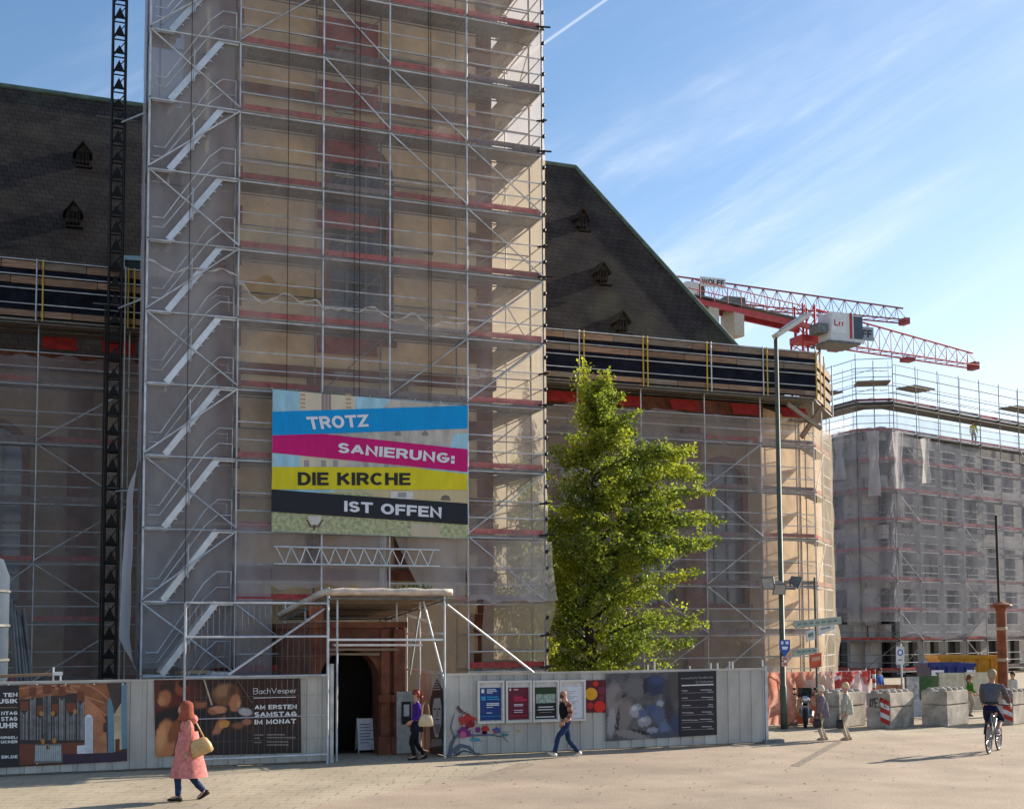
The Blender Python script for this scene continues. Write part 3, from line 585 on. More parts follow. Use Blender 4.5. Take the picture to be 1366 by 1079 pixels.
# ------------------------------------------------------------------ wings
def barrier(root, ss, v, z0, z1, ends):
    """timber and dark tarp parapet on the eaves deck"""
    x0, x1 = ss[0], ss[-1]; h = z1-z0
    box('dark_tarp', x0, x1, v+.10, v+.13, z0+.02, z1, DARKNET, root)
    for i in range(len(ss)-1):
        a_, c_ = ss[i], ss[i+1]
        for fz, hh in ((.86, .26), (.60, .24), (.03, .21)):
            cut = a_+(c_-a_)*R_.choice((.35, .62, .75, .5)); 
            for p, q in ((a_, cut-.005), (cut+.005, c_-.01)):
                box('timber_board', p+.012, q, v+.04, v+.08, z0+fz*h-hh/2+.1+.02*R_.random(), z0+fz*h+hh/2+.1, R_.choice((WOOD, WOOD, WOODG)), root, 'plank')
        for fz in (1.0, .74, .50, .24): tube('guard_rail', (a_, v, z0+fz*h), (c_, v, z0+fz*h), .022, GALV, root)
    for i, s in enumerate(ss):
        for d in (-.1, .1):
            tube('parapet_post', (s+d, v-.01, z0-.1), (s+d, v-.01, z1+.05), .028, YEL if (i+(d > 0)) % 3 != 2 else GALV, root)
    for i in range(len(ss)-1):
        for k in range(5):
            box('eaves_plank', ss[i]+.02, ss[i+1]-.02, v+.10+k*.40, v+.47+k*.40, z0-.07, z0-.01, WOODG if k % 2 else DECK, root)
        tube('ledger', (ss[i], v+.2, z0-.13), (ss[i+1], v+.2, z0-.13), .03, GALVD, root); tube('ledger', (ss[i], v+1.2, z0-.13), (ss[i+1], v+1.2, z0-.13), .03, GALVD, root)
# left wing
ls = empty('wing_scaffold', (0, 43.8, 0), 'netted scaffold on the nave beside the dark hoist mast with timber parapet', 'scaffold', 'nave scaffolds')
LU = [-14.4, -11.3, -8.2, -5.3, -2.43, -.02, 2.9, 4.6]
LZ = [1.47+2*k for k in range(6)]
bay_run(ls, (0, 43.8, 0), X3, Y3, LU, 1.05, LZ, 13.4, fade=.5, braces=[(5, 0, 1, 0), (5, 1, 2, 1), (5, 2, 3, 0), (5, 3, 4, 1), (5, 4, 5, 0), (4, 1, 2, 0), (5, -1, 0, 1)])
barrier(ls, LU, 43.35, 13.5, 15.45, None)
def wing_net(root, u0, u1, v, zb, zt, seed, mt=NETW):
    for i in range(len(zb)-1 if isinstance(zb, list) else 1): pass
    tp = wav(zt, .28, seed)
    net_sheet('net', lambda i, j: Vector((u0+(u1-u0)*i, v-.25*math.exp(-((zb+(tp(u0+(u1-u0)*i)-zb)*j-3.0)/.7)**2), zb+(tp(u0+(u1-u0)*i)-zb)*j)), int((u1-u0)*2.2), 26, mt, root, .05, .5, seed*2.3)
wing_net(ls, LU[0], LU[5]-.05, 43.72, .3, 12.3, 1.); wing_net(ls, LU[5], LU[6]-.05, 43.72, .9, 12.35, 2.); wing_net(ls, LU[6], LU[7], 43.72, .3, 12.3, 3.)
for u in (0.1, 2.0, 3.3): beam('red_panel', (u, 44.2, 12.9), (u+1.1, 44.2, 12.9), .03, .5, REDT, ls, 'box', (0, .5, 1))
# right wing
rs = empty('wing_scaffold', (25, 44.3, 0), 'netted scaffold on the nave behind the leafy tree with timber parapet', 'scaffold', 'nave scaffolds')
RU = [15.4, 18.0, 19.95, 22.76, 25.69, 28.37, 31.0]
RZL = [.95+2*k for k in range(6)]
bay_run(rs, (0, 44.3, 0), X3, Y3, RU, 1.05, RZL, 13.0, fade=.6, braces=[(3, 4, 5, 1), (4, 4, 5, 0), (3, 3, 4, 1), (4, 3, 4, 1), (3, 2, 3, 0), (4, 2, 3, 0), (4, 1, 2, 1), (4, 0, 1, 0), (3, 1, 2, 1), (2, 4, 5, 0), (2, 3, 4, 1), (3, 0, 1, 0)])
barrier(rs, RU, 43.85, 12.93, 14.85, None)
wing_net(rs, RU[0], RU[4]-.03, 44.22, .3, 12.0, 4.); wing_net(rs, RU[4], RU[6], 44.22, .3, 11.95, 5.)
for u in (18.8, 21.6, 24.3, 27.2, 29.6): beam('red_panel', (u, 44.6, 12.35), (u+1.3, 44.6, 12.35), .03, .5, REDT, rs, 'box', (0, .5, 1))
# oblique end round the choir
DA = Vector((1, 1, 0)).normalized(); DB = Vector((-1, 1, 0)).normalized()
bay_run(rs, (31.0, 44.3, 0), DA, DB, [0, 2.1, 4.2], .75, RZL, 13.0, braces=[(0, 4, 5, 0), (0, 2, 3, 0), (1, 3, 4, 1), (0, 0, 1, 0)])
ce = Vector((31, 44.3, 0))
def endnet(i, j):
    z = .3+11.7*j; p = ce+DA*(-.0+4.3*i)-DB*(.08+.2*math.exp(-((z-2.7)/.55)**2)); p.z = z; return p
net_sheet('side_net', endnet, 12, 30, NETE, rs, .06, .5, 41., -DB)
for k in range(4):
    z = 13.0+.48*k; obox('timber_board', ce, DA, DB, 0, 2.0, -.12, -.08, z, z+.3, WOOD, rs, 'plank'); obox('timber_board', ce, DA, DB, 2.02, 4.2, -.12, -.08, z, z+.3, WOOD, rs, 'plank')
obox('dark_tarp', ce, DA, DB, 0, 4.2, -.05, -.02, 12.95, 14.85, DARKNET, rs); obox('eaves_deck', ce, DA, DB, -.2, 4.4, -.1, 1.9, 12.85, 12.92, DECK, rs)
for s in (0, 2.1, 4.2):
    p = ce+DA*s-DB*.16; tube('parapet_post', p+Vector((0, 0, 12.8)), p+Vector((0, 0, 15.2)), .03, YEL if s == 2.1 else GALV, rs)
box('lattice_plank', 29.8, 31.3, 44.1, 44.4, 11.9, 12.0, WOODG, rs)
beam('timber_prop', (30.2, 44.0, 11.2), (31.4, 44.2, 12.6), .12, .2, WOOD, rs); beam('timber_prop', (29.6, 44.1, 12.6), (31.2, 44.0, 11.6), .1, .16, WOODG, rs)
# ------------------------------------------------------------------ hoist mast
hm = empty('hoist_mast', (2.35, 43.0, 0), 'slender dark steel lattice hoist mast rising past the slate roof', 'mast')
hx0, hx1, hy0, hy1 = 2.14, 2.56, 42.75, 43.1
for x in (hx0, hx1):
    for y in (hy0, hy1): tube('chord', (x, y, 0), (x, y, 28), .042, BLACK, hm)
z = .4
k = 0
while z < 27.5:
    for y in (hy0, hy1): tube('rung', (hx0, y, z), (hx1, y, z), .026, BLACK, hm)
    b = MB(); b.prism([(hx0+.03, hy0+.12, z+.03), (hx1-.03, hy0+.12, z+.03), ((hx0+hx1)/2, hy0+.12, z+.03+(.40 if k % 3 else .30))], (0, .03, 0)); b.build('gusset', BLACK, hm)
    tube('diagonal', (hx0, hy1, z), (hx1, hy1, z+.58), .018, BLACK, hm)
    z += .62; k += 1
for (xa_, ya_), (xb_, yb_) in (((160, 163), (198, 150)), ((155, 411), (195, 398)), ((152, 655), (193, 653))):
    zz_ = Z(xa_, ya_, hy0); tube('tie_bar', (hx1-.1, hy0, zz_), (2.75, 35.9, Z(xb_, yb_, 35.9)), .03, GALV, hm); tube('tie_bar', (hx0-.5, hy0, zz_+.1), (hx1+.4, hy0, zz_+.1), .025, GALVD, hm)
tube('cable', (hx0-.1, 42.7, 0), (hx0-.1, 42.7, 14.), .03, BLACK, hm); tube('guide_tube', (hx1+.12, 42.9, 0), (hx1+.12, 42.9, 15.4), .025, GALV, hm)
# ------------------------------------------------------------------ banner on the tower
BV = FV-.20
def crop(x0, y0, s): return lambda pts: [(x0+x/s, y0+y/s) for x, y in pts]
nc = crop(340, 500, 4.406)
def clothmat(name, col, var=.05):
    M = mat(name, col, .65, 0, var, 2.5, bump=1.0, bscale=2.2, spec=.25, stretch=(1.6, 1, .5)); return M
ban = empty('banner', VP(493, 715, BV), 'printed banner with blue, magenta, yellow and black lettered stripes on the tower scaffold', 'banner')
b = MB(); b.prism(PX(nc([(105, 85), (1252, 182), (1255, 962), (98, 920)]), BV), (0, .012, 0)); cloth = b.build('cloth', clothmat('banner_sky', (.36, .62, .74), .10), ban)
def bp(pts, m_, layer, nm='print'): return sheet_print(nm, nc(pts), BV, m_, cloth, layer, .003)
bp([(263, 99), (590, 126), (590, 205), (263, 208)], clothmat('banner_cream', (.62, .56, .42)), 1)
bp([(392, 110), (448, 114), (448, 208), (392, 208)], clothmat('banner_brown', (.30, .22, .18)), 2)
for k in range(6):
    for xx in (405, 425): bp([(xx, 120+k*15), (xx+12, 120+k*15), (xx+12, 128+k*15), (xx, 128+k*15)], ink('slot_grey', (.42, .42, .44)), 3)
for xx in (268, 535):
    for k in range(4): bp([(xx, 112+k*24), (xx+30, 114+k*24), (xx+30, 125+k*24), (xx, 123+k*24)], ink('brick_tan', (.5, .3, .18)), 2)
bp([(800, 145), (1252, 182), (1252, 345), (520, 345), (700, 260)], clothmat('banner_roof', (.50, .47, .42), .15), 1)
bp([(380, 340), (1180, 318), (1150, 420), (380, 380)], clothmat('banner_roof', (.5, .47, .42)), 2)
for xx in (840, 1000): bp([(xx-22, 345), (xx, 325), (xx+22, 345), (xx+15, 358), (xx-15, 358)], ink('dormer_grey', (.25, .22, .2)), 3)
bp([(100, 460), (1000, 500), (1000, 550), (100, 550)], clothmat('banner_cream', (.6, .54, .4)), 1); bp([(104, 460), (265, 468), (265, 545), (104, 545)], clothmat('banner_sky', (.4, .6, .7)), 3)
for xx in (290, 390, 460, 640, 760): bp([(xx, 500), (xx+28, 502), (xx+28, 548), (xx, 548)], ink('pane_grey', (.32, .31, .3)), 3)
bp([(520, 545), (560, 505), (900, 505), (900, 545)], clothmat('banner_roof', (.5, .47, .42)), 2)
bp([(460, 680), (1253, 670), (1253, 770), (460, 770)], clothmat('banner_ochre', (.58, .48, .28)), 1)
bp([(800, 685), (930, 685), (930, 730), (800, 725)], ink('white_window', (.65, .65, .62)), 2); bp([(840, 690), (890, 690), (890, 720), (840, 718)], ink('pane_grey', (.32, .31, .3)), 3)
bp([(1090, 735), (1100, 712), (1120, 704), (1142, 712), (1150, 738)], ink('arch_dark', (.16, .13, .12)), 2)
def foliage_print():
    M = mat('banner_foliage', (.46, .46, .27), .7, 0, .25, 9, col2=(.20, .23, .12)); return M
bp([(150, 690), (700, 690), (700, 730), (150, 700)], foliage_print(), 2)
bp([(100, 790), (1253, 850), (1254, 960), (98, 918)], foliage_print(), 1)
bp([(920, 870), (1090, 880), (1090, 952), (920, 946)], clothmat('banner_stone', (.55, .47, .34)), 2)
bp([(310, 830), (395, 830), (375, 880), (330, 880)], ink('lamp_globe', (.62, .60, .55)), 2)
for q in ([(340, 880), (360, 880), (352, 915), (345, 915)], [(300, 850), (310, 850), (335, 890), (345, 888), (345, 895), (325, 895)], [(405, 850), (395, 850), (365, 888), (355, 886), (355, 895), (375, 895)]): bp(q, ink('lamp_iron', (.15, .08, .07)), 3)
st = lambda pts, m_, l_: bp(pts, m_, l_, 'stripe')
st([(100, 217), (1252, 180), (1250, 315), (102, 357)], clothmat('banner_cyan', (.0, .30, .68)), 5)
st([(104, 355), (400, 346), (1250, 437), (1250, 570), (102, 457)], clothmat('banner_magenta', (.58, .008, .17)), 6)
st([(102, 540), (900, 543), (1250, 582), (1250, 675), (98, 672)], clothmat('banner_yellow', (.70, .60, .02)), 7)
st([(98, 672), (420, 697), (1250, 755), (1252, 880), (96, 803)], clothmat('banner_black', (.022, .025, .032)), 8)
LW = ink('letter_white', (.74, .76, .82)); LB = ink('letter_black', (.02, .02, .02))
def bt(s, quad, m_, bold=.035): return lettering('lettering', s, nc(quad), lambda x, y: VP(x, y, BV-.030), m_, cloth, bold)
bt('TROTZ', [(318, 322), (676, 303), (669, 232), (300, 247)], LW); bt('SANIERUNG:', [(487, 462), (1172, 528), (1176, 458), (492, 392)], LW)
bt('DIE KIRCHE', [(253, 649), (915, 648), (915, 576), (252, 571)], LB); bt('IST OFFEN', [(525, 808), (1098, 846), (1098, 772), (525, 733)], LW)
for x_ in (105, 250, 395, 540, 685, 800, 950, 1100, 1250):
    p = VP(*nc([(x_, 85+(x_-105)*.0846)])[0], BV-.01); tube('lashing', p+Vector((0, 0, -.03)), p+Vector((0, .16, .1)), .012, GALV, ban)

# ------------------------------------------------------------------ hoarding
HV = 28.9
def board_mesh():
    b = MB(); w_ = .36; pr = [(0, 0), (.235, 0), (.25, .022), (.345, .022), (w_-.004, .004), (w_-.004, .05), (0, .05)]
    b.prism([(x, y, .04) for x, y in pr], (0, 0, 1.93)); o = b.build('board', HOARD); me = o.data; bpy.data.objects.remove(o); return me
BM_ = board_mesh()
def hoarding(O, a, n, label, length):
    h = empty('hoarding', O, label, 'hoarding'); bb = Vector((-a.y, a.x, 0)); O = Vector(O)
    k = 0; s = 0
    while s < length-.05:
        Mx = Matrix((a*min(1, (length-s)/.36), bb, Vector((0, 0, 1)))).transposed().to_4x4(); Mx.translation = O+a*s+Vector((0, 0, .01*R_.random())); inst('board', BM_, Mx, h); s += .36; k += 1
    obox('top_rail', O, a, bb, 0, length, -.015, .075, 1.965, 2.02, HOARD, h); obox('bottom_rail', O, a, bb, 0, length, .055, .11, .02, .12, GALVD, h)
    obox('back_rail', O, a, bb, 0, length, .06, .14, 1.2, 1.28, WOODG, h)
    s = .3
    while s < length:
        obox('post', O, a, bb, s-.04, s+.04, .14, .22, 0, 1.95, WOODG, h); beam('stay', O+a*s+bb*.2+Vector((0, 0, 1.4)), O+a*s+bb*1.3+Vector((0, 0, .05)), .06, .06, WOODG, h)
        obox('ballast_block', O, a, bb, s-.25, s+.25, 1.05, 1.5, 0.0, .2, CONC, h); s += 2.6
    return h
hl = hoarding((-3.7, HV, 0), X3, 30, 'light grey sheet hoarding carrying the organ poster', 10.26)
hr = hoarding((9.42, HV, 0), X3, 27, 'grey sheet hoarding with painted graffiti, poster cases and a dark picture poster', 9.06)
hq = hoarding((9.42, HV+2.0, 0), -Y3, 6, 'short grey sheet hoarding returning towards the porch beside the graffiti face', 1.98)
box('end_post', 18.48, 18.56, HV-.02, HV+.12, 0, 2.06, GALV, hr); box('end_foot', 18.4, 19.0, HV-.1, HV+.25, 0, .1, GALVD, hr)
box('end_post', 6.56, 6.64, HV-.04, HV+.1, 0, 2.3, GALV, hl)
# low gate leaf with framed notice
gt = empty('gate_leaf', (8.9, 30.0, 0), 'low grey gate leaf with a narrow framed notice between porch and graffiti hoarding', 'gate')
gq = crop(520, 860, 4.553)
p0, p1 = VP(529, 1000, 30.02).x, VP(560, 1000, 30.02).x; zt = Z(540, 922, 30.02)
box('leaf', p0, p1, 30.0, 30.05, .03, zt, mat('gate_grey', (.33, .33, .31), .6), gt)
box('notice_frame', p0+.12, p0+.36, 29.97, 29.998, .75, zt-.25, BLACK, gt); box('notice', p0+.17, p0+.31, 29.96, 29.967, .95, zt-.32, ink('notice_grey', (.45, .46, .48)), gt)
# white rods standing above the hoarding
for i, (x, y) in enumerate(((864, 886), (873, 882), (920, 888), (948, 884), (957, 884), (973, 882), (977, 882), (1017, 880))):
    p = VP(x, y, HV+.30); rd = empty('fence_rod', (p.x, HV+.30, 0), 'thin pale steel rod poking up behind the graffiti hoarding', 'rod', 'rods behind the hoarding')
    tube('rod', (p.x, HV+.30, 0), (p.x, HV+.30, p.z), .022, ALU, rd); box('foot', p.x-.1, p.x+.1, HV+.24, HV+.40, 0, .06, CONC, rd)
# ------------------------------------------------------------------ posters
PVZ = HV-.02
def poster(name, label, quad, base, cat='poster', fr=None):
    c_ = VP(sum(x for x, y in quad)/4, max(y for x, y in quad), PVZ); o = empty(name, c_, label, cat)
    b = MB(); b.prism(PX(quad, PVZ-.006), (0, .010, 0)); sh = b.build('sheet', base, o); return o, sh
def pp(sh, cf, pts, m_, layer): return sheet_print('print', cf(pts), PVZ-.006, m_, sh, layer, .003)
def circ(x, y, rx, ry=None, n=16, a0=0, a1=360): 
    ry = ry or rx; return [(x+rx*math.cos(rad(a0+(a1-a0)*i/n)), y+ry*math.sin(rad(a0+(a1-a0)*i/n))) for i in range(n if a1-a0 >= 360 else n+1)]
def blob(x, y, rx, ry, seed, n=18, k=.25): 
    return [(x+rx*math.cos(6.2832*i/n)*(1+k*noise.noise(Vector((seed, i*.7, 1)))*1.6), y+ry*math.sin(6.2832*i/n)*(1+k*noise.noise(Vector((i*.7, seed, 2)))*1.6)) for i in range(n)]
def pt(sh, cf, s, quad, m_, bold=.02, layer=9): return lettering('lettering', s, cf(quad), lambda x, y: VP(x, y, PVZ-.006-.003*layer), m_, sh, bold)

def softprint(name, base, base2, cf, items, warp=.05, wscale=9.0, soft_k=1.0):
    """a printed picture: soft-edged colour fields over a mottled ground, laid out on the sheet"""
    M_ = mat(name, base, .5, 0, .3, 4, col2=base2, detail=8); t = M_.node_tree; n = t.nodes.new; l = t.links.new; bs_ = t.nodes['Principled BSDF']; src = bs_.inputs['Base Color'].links[0].from_socket
    geo = n('ShaderNodeNewGeometry'); no = n('ShaderNodeTexNoise'); no.inputs['Scale'].default_value = wscale; no.inputs['Detail'].default_value = 5; l(geo.outputs['Position'], no.inputs['Vector'])
    w1 = n('ShaderNodeVectorMath'); w1.operation = 'SUBTRACT'; l(no.outputs['Color'], w1.inputs[0]); w1.inputs[1].default_value = (.5, .5, .5)
    w2 = n('ShaderNodeVectorMath'); w2.operation = 'SCALE'; l(w1.outputs[0], w2.inputs[0]); w2.inputs['Scale'].default_value = warp*2
    w3 = n('ShaderNodeVectorMath'); w3.operation = 'ADD'; l(geo.outputs['Position'], w3.inputs[0]); l(w2.outputs[0], w3.inputs[1])
    for x, y, rx, ry, rot, soft, col in items:
        soft *= soft_k
        (ax, ay), (bx, by), (cx2, cy2) = cf([(x, y)])[0], cf([(x+rx, y)])[0], cf([(x, y+ry)])[0]
        c = VP(ax, ay, HV); ru = abs(VP(bx, by, HV).x-c.x); rz = abs(VP(cx2, cy2, HV).z-c.z)
        mp = n('ShaderNodeMapping'); mp.vector_type = 'TEXTURE'; mp.inputs['Location'].default_value = (c.x, HV, c.z); mp.inputs['Rotation'].default_value = (0, rad(rot), 0); mp.inputs['Scale'].default_value = (ru, 1000, rz); l(w3.outputs[0], mp.inputs[0])
        ln = n('ShaderNodeVectorMath'); ln.operation = 'LENGTH'; l(mp.outputs[0], ln.inputs[0]); mr = n('ShaderNodeMapRange'); mr.interpolation_type = 'SMOOTHSTEP'; mr.inputs['From Min'].default_value = 1+soft; mr.inputs['From Max'].default_value = max(0, 1-soft); l(ln.outputs['Value'], mr.inputs['Value'])
        m_ = n('ShaderNodeMix'); m_.data_type = 'RGBA'; l(mr.outputs[0], m_.inputs['Factor']); l(src, m_.inputs['A']); m_.inputs['B'].default_value = (*col, 1); src = m_.outputs['Result']
    l(src, bs_.inputs['Base Color']); return M_
# organ poster
oc = crop(0, 880, 5.254)
o, sh = poster('organ_poster', 'long poster of a church organ under red vaults on the hoarding', oc([(-330, 186), (885, 158), (891, 708), (-330, 772)]), ink('organ_base', (.075, .040, .028)))
VA = mat('print_vault', (.30, .115, .055), .6, 0, .25, 4)
pp(sh, oc, [(130, 178), (840, 160), (800, 330), (740, 400), (640, 360), (560, 260), (130, 330)], VA, 1)
for (a_, c_) in (((130, 200), (560, 185)), ((300, 178), (730, 300)), ((460, 170), (745, 390)), ((600, 165), (790, 300)), ((130, 300), (420, 178))):
    nx, ny = (c_[1]-a_[1]), -(c_[0]-a_[0]); ln = math.hypot(nx, ny); nx, ny = nx/ln*5, ny/ln*5
    mid = ((a_[0]+c_[0])/2, (a_[1]+c_[1])/2-14)
    pp(sh, oc, [(a_[0]-nx, a_[1]-ny), (mid[0]-nx, mid[1]-ny), (c_[0]-nx, c_[1]-ny), (c_[0]+nx, c_[1]+ny), (mid[0]+nx, mid[1]+ny), (a_[0]+nx, a_[1]+ny)], ink('rib', (.42, .20, .11)), 2)
pp(sh, oc, [(585, 260), (680, 330), (742, 420), (752, 652), (540, 660), (585, 560)], mat('print_salmon', (.47, .20, .10), .6, 0, .18, 3), 3)
pp(sh, oc, [(745, 165), (850, 160), (830, 300), (815, 375), (800, 370), (775, 260)], ink('dark_pier', (.06, .045, .04)), 4)
pp(sh, oc, [(752, 290), (775, 262), (798, 330), (797, 648), (757, 650)], ink('window_blue', (.12, .24, .32)), 4); pp(sh, oc, [(850, 172), (886, 165), (889, 618), (853, 626)], ink('window_blue', (.12, .24, .32)), 4)
pp(sh, oc, [(798, 380), (850, 300), (853, 626), (800, 645)], mat('print_cream_wall', (.55, .45, .30), .6, 0, .15, 3), 4)
pp(sh, oc, [(597, 660)]+[(622+28*math.cos(rad(180+18*i)), 415+35*math.sin(rad(180+18*i))) for i in range(11)]+[(650, 655)], ink('lit_window', (.62, .70, .78)), 5)
for xx in (608, 622, 636): pp(sh, oc, [(xx, 400), (xx+3, 400), (xx+3, 655), (xx, 656)], ink('lead_line', (.12, .14, .18)), 6)
pp(sh, oc, [(540, 600), (640, 592), (640, 655), (540, 660)], ink('lit_rail', (.6, .66, .7)), 6)
PIP = [mat('print_pipe_a', (.17, .19, .21), .5, 0, .25, 6), mat('print_pipe_b', (.26, .26, .27), .5, 0, .2, 6), mat('print_pipe_c', (.10, .105, .11), .5, 0, .2, 6)]
case_ = ink('organ_case', (.17, .055, .032))
pp(sh, oc, [(132, 280), (590, 225), (592, 580), (135, 592)], ink('organ_dark', (.045, .035, .035)), 4)
for x0, x1, y0 in ((140, 200, 290), (208, 252, 190), (258, 298, 320), (302, 358, 172), (364, 408, 310), (412, 456, 190), (462, 532, 300), (540, 590, 222)):
    pp(sh, oc, [(x0, y0), (x1, y0-2), (x1, y0+62), (x0, y0+64)], case_, 6)
    n_ = int((x1-x0)/10)
    for i in range(n_):
        xa = x0+2+i*(x1-x0-2)/n_; dy = 14*abs(i-(n_-1)/2)
        pp(sh, oc, [(xa, y0+95-dy), (xa+7, y0+95-dy), (xa+7, 560), (xa, 561)], R_.choice(PIP), 6)
for cx_, cy_ in ((290, 375), (370, 375), (525, 360), (335, 610), (300, 570), (380, 565)): pp(sh, oc, circ(cx_, cy_, 15, 18, 10), ink('gilding', (.40, .20, .06)), 7)
pp(sh, oc, [(135, 590), (590, 578), (560, 655), (440, 720), (135, 735)], case_, 5)
pp(sh, oc, [(245, 592), (430, 588), (440, 716), (240, 722)], ink('pipe_front', (.16, .18, .18)), 6)
for i in range(14): pp(sh, oc, [(248+i*13, 600), (257+i*13, 600), (257+i*13, 705), (248+i*13, 706)], ink('pipe_pale', (.42, .46, .45)), 7)
pp(sh, oc, [(440, 660), (890, 645), (890, 706), (440, 730)], ink('pew_dark', (.05, .03, .05)), 7); pp(sh, oc, [(808, 555), (838, 550), (838, 640), (808, 645)], ink('door_brown', (.12, .05, .03)), 6)
pp(sh, oc, [(725, 440), (755, 436), (755, 505), (725, 505)], ink('dark_pier', (.06, .045, .04)), 6)
pp(sh, oc, [(-330, 186), (132, 176), (132, 748), (-330, 772)], ink('text_panel', (.03, .028, .032)), 7)
LC = ink('poster_white', (.78, .80, .82))
for s, y0, y1, x0, m_ in (('TEN', 262, 228, 22, LC), ('USIK', 305, 273, -12, LC), ('NTAG', 388, 358, 8, LC), ('STAG', 428, 398, 8, LC), ('UHR', 478, 440, -6, LC), ('ORGEL:', 553, 534, 2, LC), ('UCKER', 584, 564, 6, LC), ('SIK.DE', 690, 668, 8, LC)):
    pt(sh, oc, s, [(x0, y0), (123, y0-3), (123, y1-2), (x0, y1)], m_, .03)
pp(sh, oc, [(-60, 334), (123, 330), (123, 333), (-60, 337)], ink('rule_orange', (.5, .3, .15)), 9)
for k in range(5):
    for yy in (172-k*1.2, 728-k*6): 
        p = VP(*oc([(60+k*200, yy)])[0], PVZ-.012); tube('screw', p, p+Vector((0, -.012, 0)), .02, ALU, sh)
# concert poster
bc = crop(190, 840, 3.692)
o, sh = poster('concert_poster', 'dark poster of violin players with white lettering behind the wire mesh gate', bc([(57, 246), (778, 238), (783, 604), (65, 623)]), softprint('print_concert', (.030, .012, .010), (.010, .008, .010), bc, [
    (150, 330, 130, 110, 0, .5, (.11, .020, .013)), (640, 300, 160, 90, 0, .7, (.035, .008, .006)),
    (128, 285, 44, 40, 0, .25, (.040, .018, .012)), (108, 335, 32, 40, 10, .25, (.36, .13, .06)), (95, 350, 16, 22, 0, .4, (.46, .20, .10)), (190, 285, 30, 38, 0, .3, (.26, .07, .035)), (200, 262, 26, 18, 0, .3, (.03, .012, .01)),
    (150, 430, 110, 50, -12, .2, (.016, .011, .013)), (108, 560, 52, 120, 6, .15, (.50, .19, .075)), (92, 530, 22, 60, 6, .5, (.62, .30, .14)), (155, 500, 26, 60, 20, .2, (.25, .08, .03)),
    (285, 365, 28, 30, 0, .3, (.30, .10, .05)), (285, 340, 30, 16, 0, .3, (.05, .02, .012)), (290, 425, 75, 40, -8, .2, (.014, .011, .014)),
    (412, 318, 66, 56, 0, .2, (.16, .065, .028)), (395, 300, 40, 30, -20, .5, (.30, .15, .075)), (440, 300, 20, 30, 20, .5, (.09, .035, .016)), (455, 360, 27, 42, 12, .22, (.42, .17, .085)), (472, 365, 9, 16, 0, .4, (.52, .24, .13)),
    (470, 430, 70, 26, 10, .2, (.014, .011, .014)), (370, 392, 44, 20, 0, .22, (.50, .22, .12)), (345, 405, 22, 12, 20, .3, (.30, .11, .055)), (375, 480, 20, 60, 28, .25, (.42, .16, .08)), (402, 462, 26, 18, -20, .2, (.58, .26, .05)),
    (505, 402, 34, 18, 14, .3, (.42, .39, .40)), (515, 452, 24, 16, 0, .3, (.34, .14, .08)), (470, 470, 30, 16, 0, .4, (.20, .08, .04)), (420, 560, 190, 52, 0, .2, (.020, .014, .018)), (660, 560, 130, 60, 0, .4, (.018, .011, .012))], .035))
pp(sh, bc, [(300, 246), (308, 246), (346, 368), (338, 370)], ink('bow_pale', (.52, .40, .28)), 7); pp(sh, bc, [(468, 248), (471, 247), (543, 360), (540, 362)], ink('bow_brown', (.20, .10, .06)), 7)
pt(sh, bc, 'BachVesper', [(545, 322), (757, 316), (757, 283), (545, 286)], LC, -.006); pp(sh, bc, [(550, 333), (757, 328), (757, 331), (550, 336)], LC, 9)
pt(sh, bc, 'AM ERSTEN', [(552, 393), (760, 390), (760, 364), (552, 367)], LC, .04); pt(sh, bc, 'SAMSTAG', [(552, 427), (760, 424), (760, 398), (552, 401)], LC, .04); pt(sh, bc, 'IM MONAT', [(552, 467), (757, 462), (757, 434), (552, 439)], LC, .04)
DIMT = ink('dim_text', (.32, .27, .26))
for i, (x0, x1, y) in enumerate(((552, 602, 513), (613, 705, 512), (552, 585, 529), (613, 760, 526), (552, 588, 550), (613, 722, 547), (613, 722, 562))):
    for k in range(int((x1-x0)/9)): pp(sh, bc, [(x0+k*9, y), (x0+k*9+6.5, y), (x0+k*9+6.5, y+6), (x0+k*9, y+6)], DIMT, 9)
